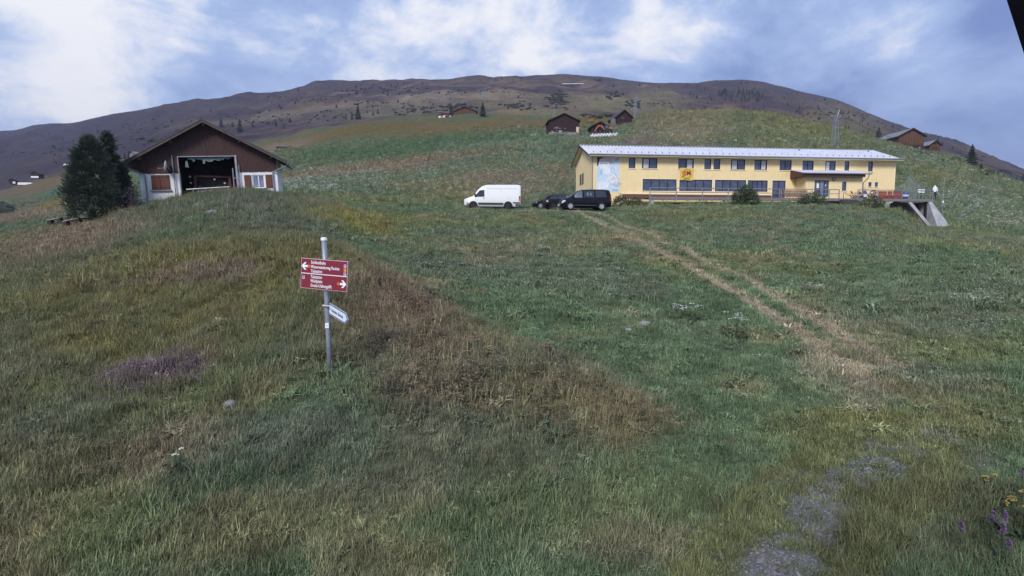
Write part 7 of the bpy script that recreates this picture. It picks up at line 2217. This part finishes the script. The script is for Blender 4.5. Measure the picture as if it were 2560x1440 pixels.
def umbel_plant(label, px, py, n, h, spread, seed, petal=PETAL, usize=0.10, name='umbel_plant', leafc=True, dense=14):
    p = ground_hit(px, py); r_ = random.Random(seed)
    t = thing(name, label, 'plant', p)
    st, fl, lf = MB(), MB(), MB()
    for k in range(n):
        a = r_.uniform(0, 6.28); rr = spread * math.sqrt(r_.random())
        b = Vector((rr * 0.5 * math.cos(a), rr * 0.5 * math.sin(a), -0.03)); tp_ = Vector((rr * math.cos(a), rr * math.sin(a), h * r_.uniform(0.75, 1.1)))
        st.tube([tuple(b), tuple((b + tp_) / 2 + Vector((0, 0, 0.03))), tuple(tp_)], 0.008, 5, 0.004)
        for q in range(dense):
            g = r_.uniform(0, 6.28); r1 = usize * math.sqrt(r_.random())
            c_ = tp_ + Vector((r1 * math.cos(g), r1 * math.sin(g), 0.02 - r1 * r1 * 1.5 + r_.gauss(0, 0.006)))
            z_ = r_.uniform(0.012, 0.022)
            fl.add([tuple(c_ + Vector((z_ * math.cos(w), z_ * math.sin(w), r_.uniform(-0.008, 0.008)))) for w in (0, 1.26, 2.51, 3.77, 5.03)], [(0, 1, 2, 3, 4)])
    for k in range(n * 9):
        a = r_.uniform(0, 6.28); rr = spread * 1.1 * math.sqrt(r_.random())
        b = Vector((rr * math.cos(a), rr * math.sin(a), h * r_.uniform(0.05, 0.55))); d = Vector((math.cos(a), math.sin(a), r_.uniform(-0.2, 0.6))).normalized(); x = d.orthogonal().normalized()
        L_ = r_.uniform(0.07, 0.16)
        lf.add([tuple(b), tuple(b + d * L_ * 0.5 + x * L_ * 0.3), tuple(b + d * L_), tuple(b + d * L_ * 0.5 - x * L_ * 0.3)], [(0, 1, 2, 3)])
    st.build('stems', LEAFB, t); fl.build('flowers', petal, t); lf.build('leaves', LEAFB, t)
    return t
umbel_plant('white flowered umbel plants in a cluster on the mown meadow', 1712, 800, 12, 0.42, 0.45, 1)
umbel_plant('white umbel plant with a dark leafy foot right of the umbel cluster', 1836, 846, 8, 0.62, 0.24, 2)
umbel_plant('small white umbel plants above the wheel ruts', 2030, 735, 6, 0.34, 0.5, 3, dense=8)
umbel_plant('white umbel plants at the upper right edge of the meadow', 2440, 770, 10, 0.36, 0.7, 4, dense=8)
umbel_plant('white umbel plants below the yellow house near the ruts', 1800, 566, 10, 0.6, 1.4, 5, dense=8, usize=0.14)
umbel_plant('white umbel flower in the dark grass below the signpost', 445, 1182, 2, 0.30, 0.10, 6, usize=0.035, dense=6)
umbel_plant('white umbel flowers at the knoll below the barn', 305, 545, 6, 0.55, 0.5, 7, usize=0.14)
umbel_plant('yellow flowered ragwort at the right edge of the frame', 2552, 1345, 9, 0.50, 0.20, 8, YPET, 0.05, 'ragwort', dense=12)
umbel_plant('pale yellow flower clump above the ragwort', 2480, 1245, 5, 0.30, 0.14, 9, YPET, 0.035, 'ragwort', dense=6)


def spike(label, px, py, h, seed):
    p = ground_hit(px, py); r_ = random.Random(seed)
    t = thing('willowherb', label, 'plant', p, 0, 'violet willowherbs at the bottom corner')
    MB().tube([(0, 0, -0.05), (0.01, 0, h * 0.6), (0.0, 0.01, h)], 0.006, 5, 0.003).build('stem', LEAFB, t)
    fl, lf = MB(), MB()
    for q in range(34):
        f = r_.uniform(0.72, 1.0); a = r_.uniform(0, 6.28); s = 0.018 * (1.25 - f)
        c_ = Vector((0.028 * math.cos(a) * (1.35 - f) * 2, 0.028 * math.sin(a) * (1.35 - f) * 2, f * h))
        fl.add([tuple(c_ + Vector((0.014 * math.cos(w), 0.010 * math.sin(w), 0.012 * math.sin(w + a)))) for w in (0, 1.57, 3.14, 4.71)], [(0, 1, 2, 3)])
    for q in range(26):
        f = r_.uniform(0.1, 0.7); a = r_.uniform(0, 6.28); d = Vector((math.cos(a), math.sin(a), 0.3)); x = Vector((-d.y, d.x, 0)); b = Vector((0, 0, f * h))
        lf.add([tuple(b), tuple(b + d * 0.05 + x * 0.008), tuple(b + d * 0.10), tuple(b + d * 0.05 - x * 0.008)], [(0, 1, 2, 3)])
    fl.build('flowers', mat('fireweed_petals', (0.19, 0.08, 0.23), 0.8, var=0.15, bump=0), t); lf.build('leaves', LEAFB, t)
for k, (px, py, lb) in enumerate(((2476, 1365, 'tallest violet willowherb near the ragwort'), (2396, 1400, 'violet willowherb farthest from the ragwort in the corner grass'), (2500, 1420, 'violet willowherb low in the bottom corner'), (2515, 1440, 'violet willowherb at the very bottom of the corner'), (2505, 1375, 'thin violet willowherb between the tallest one and the ragwort'), (2550, 1265, 'violet willowherb above the ragwort at the edge'))):
    spike(lb, px, py, 0.42 + 0.05 * (k % 3), 40 + k)
# ------------------------------------------------------------------ mountain air
hz_m = bpy.data.materials.new('mountain_air'); hz_m.use_nodes = True
t = NT(hz_m.node_tree)
out = t.add('ShaderNodeOutputMaterial')
pv = t.add('ShaderNodeVolumePrincipled', {'Color': (0.66, 0.70, 0.92, 1), 'Density': 0.00015, 'Anisotropy': 0.2})
t.l.new(pv.outputs[0], out.inputs['Volume'])
zt_ = float(max(v.co.z for v in mountain.data.vertices)) + 60
zb_ = float(min(min(v.co.z for v in mountain.data.vertices), min(v.co.z for v in meadow.data.vertices))) - 2
hz_o = MB().box(-6400, 6400, -60, 4200, zb_, zt_).build('haze', hz_m)
prop(hz_o, 'thin bluish mountain air', kind='stuff')
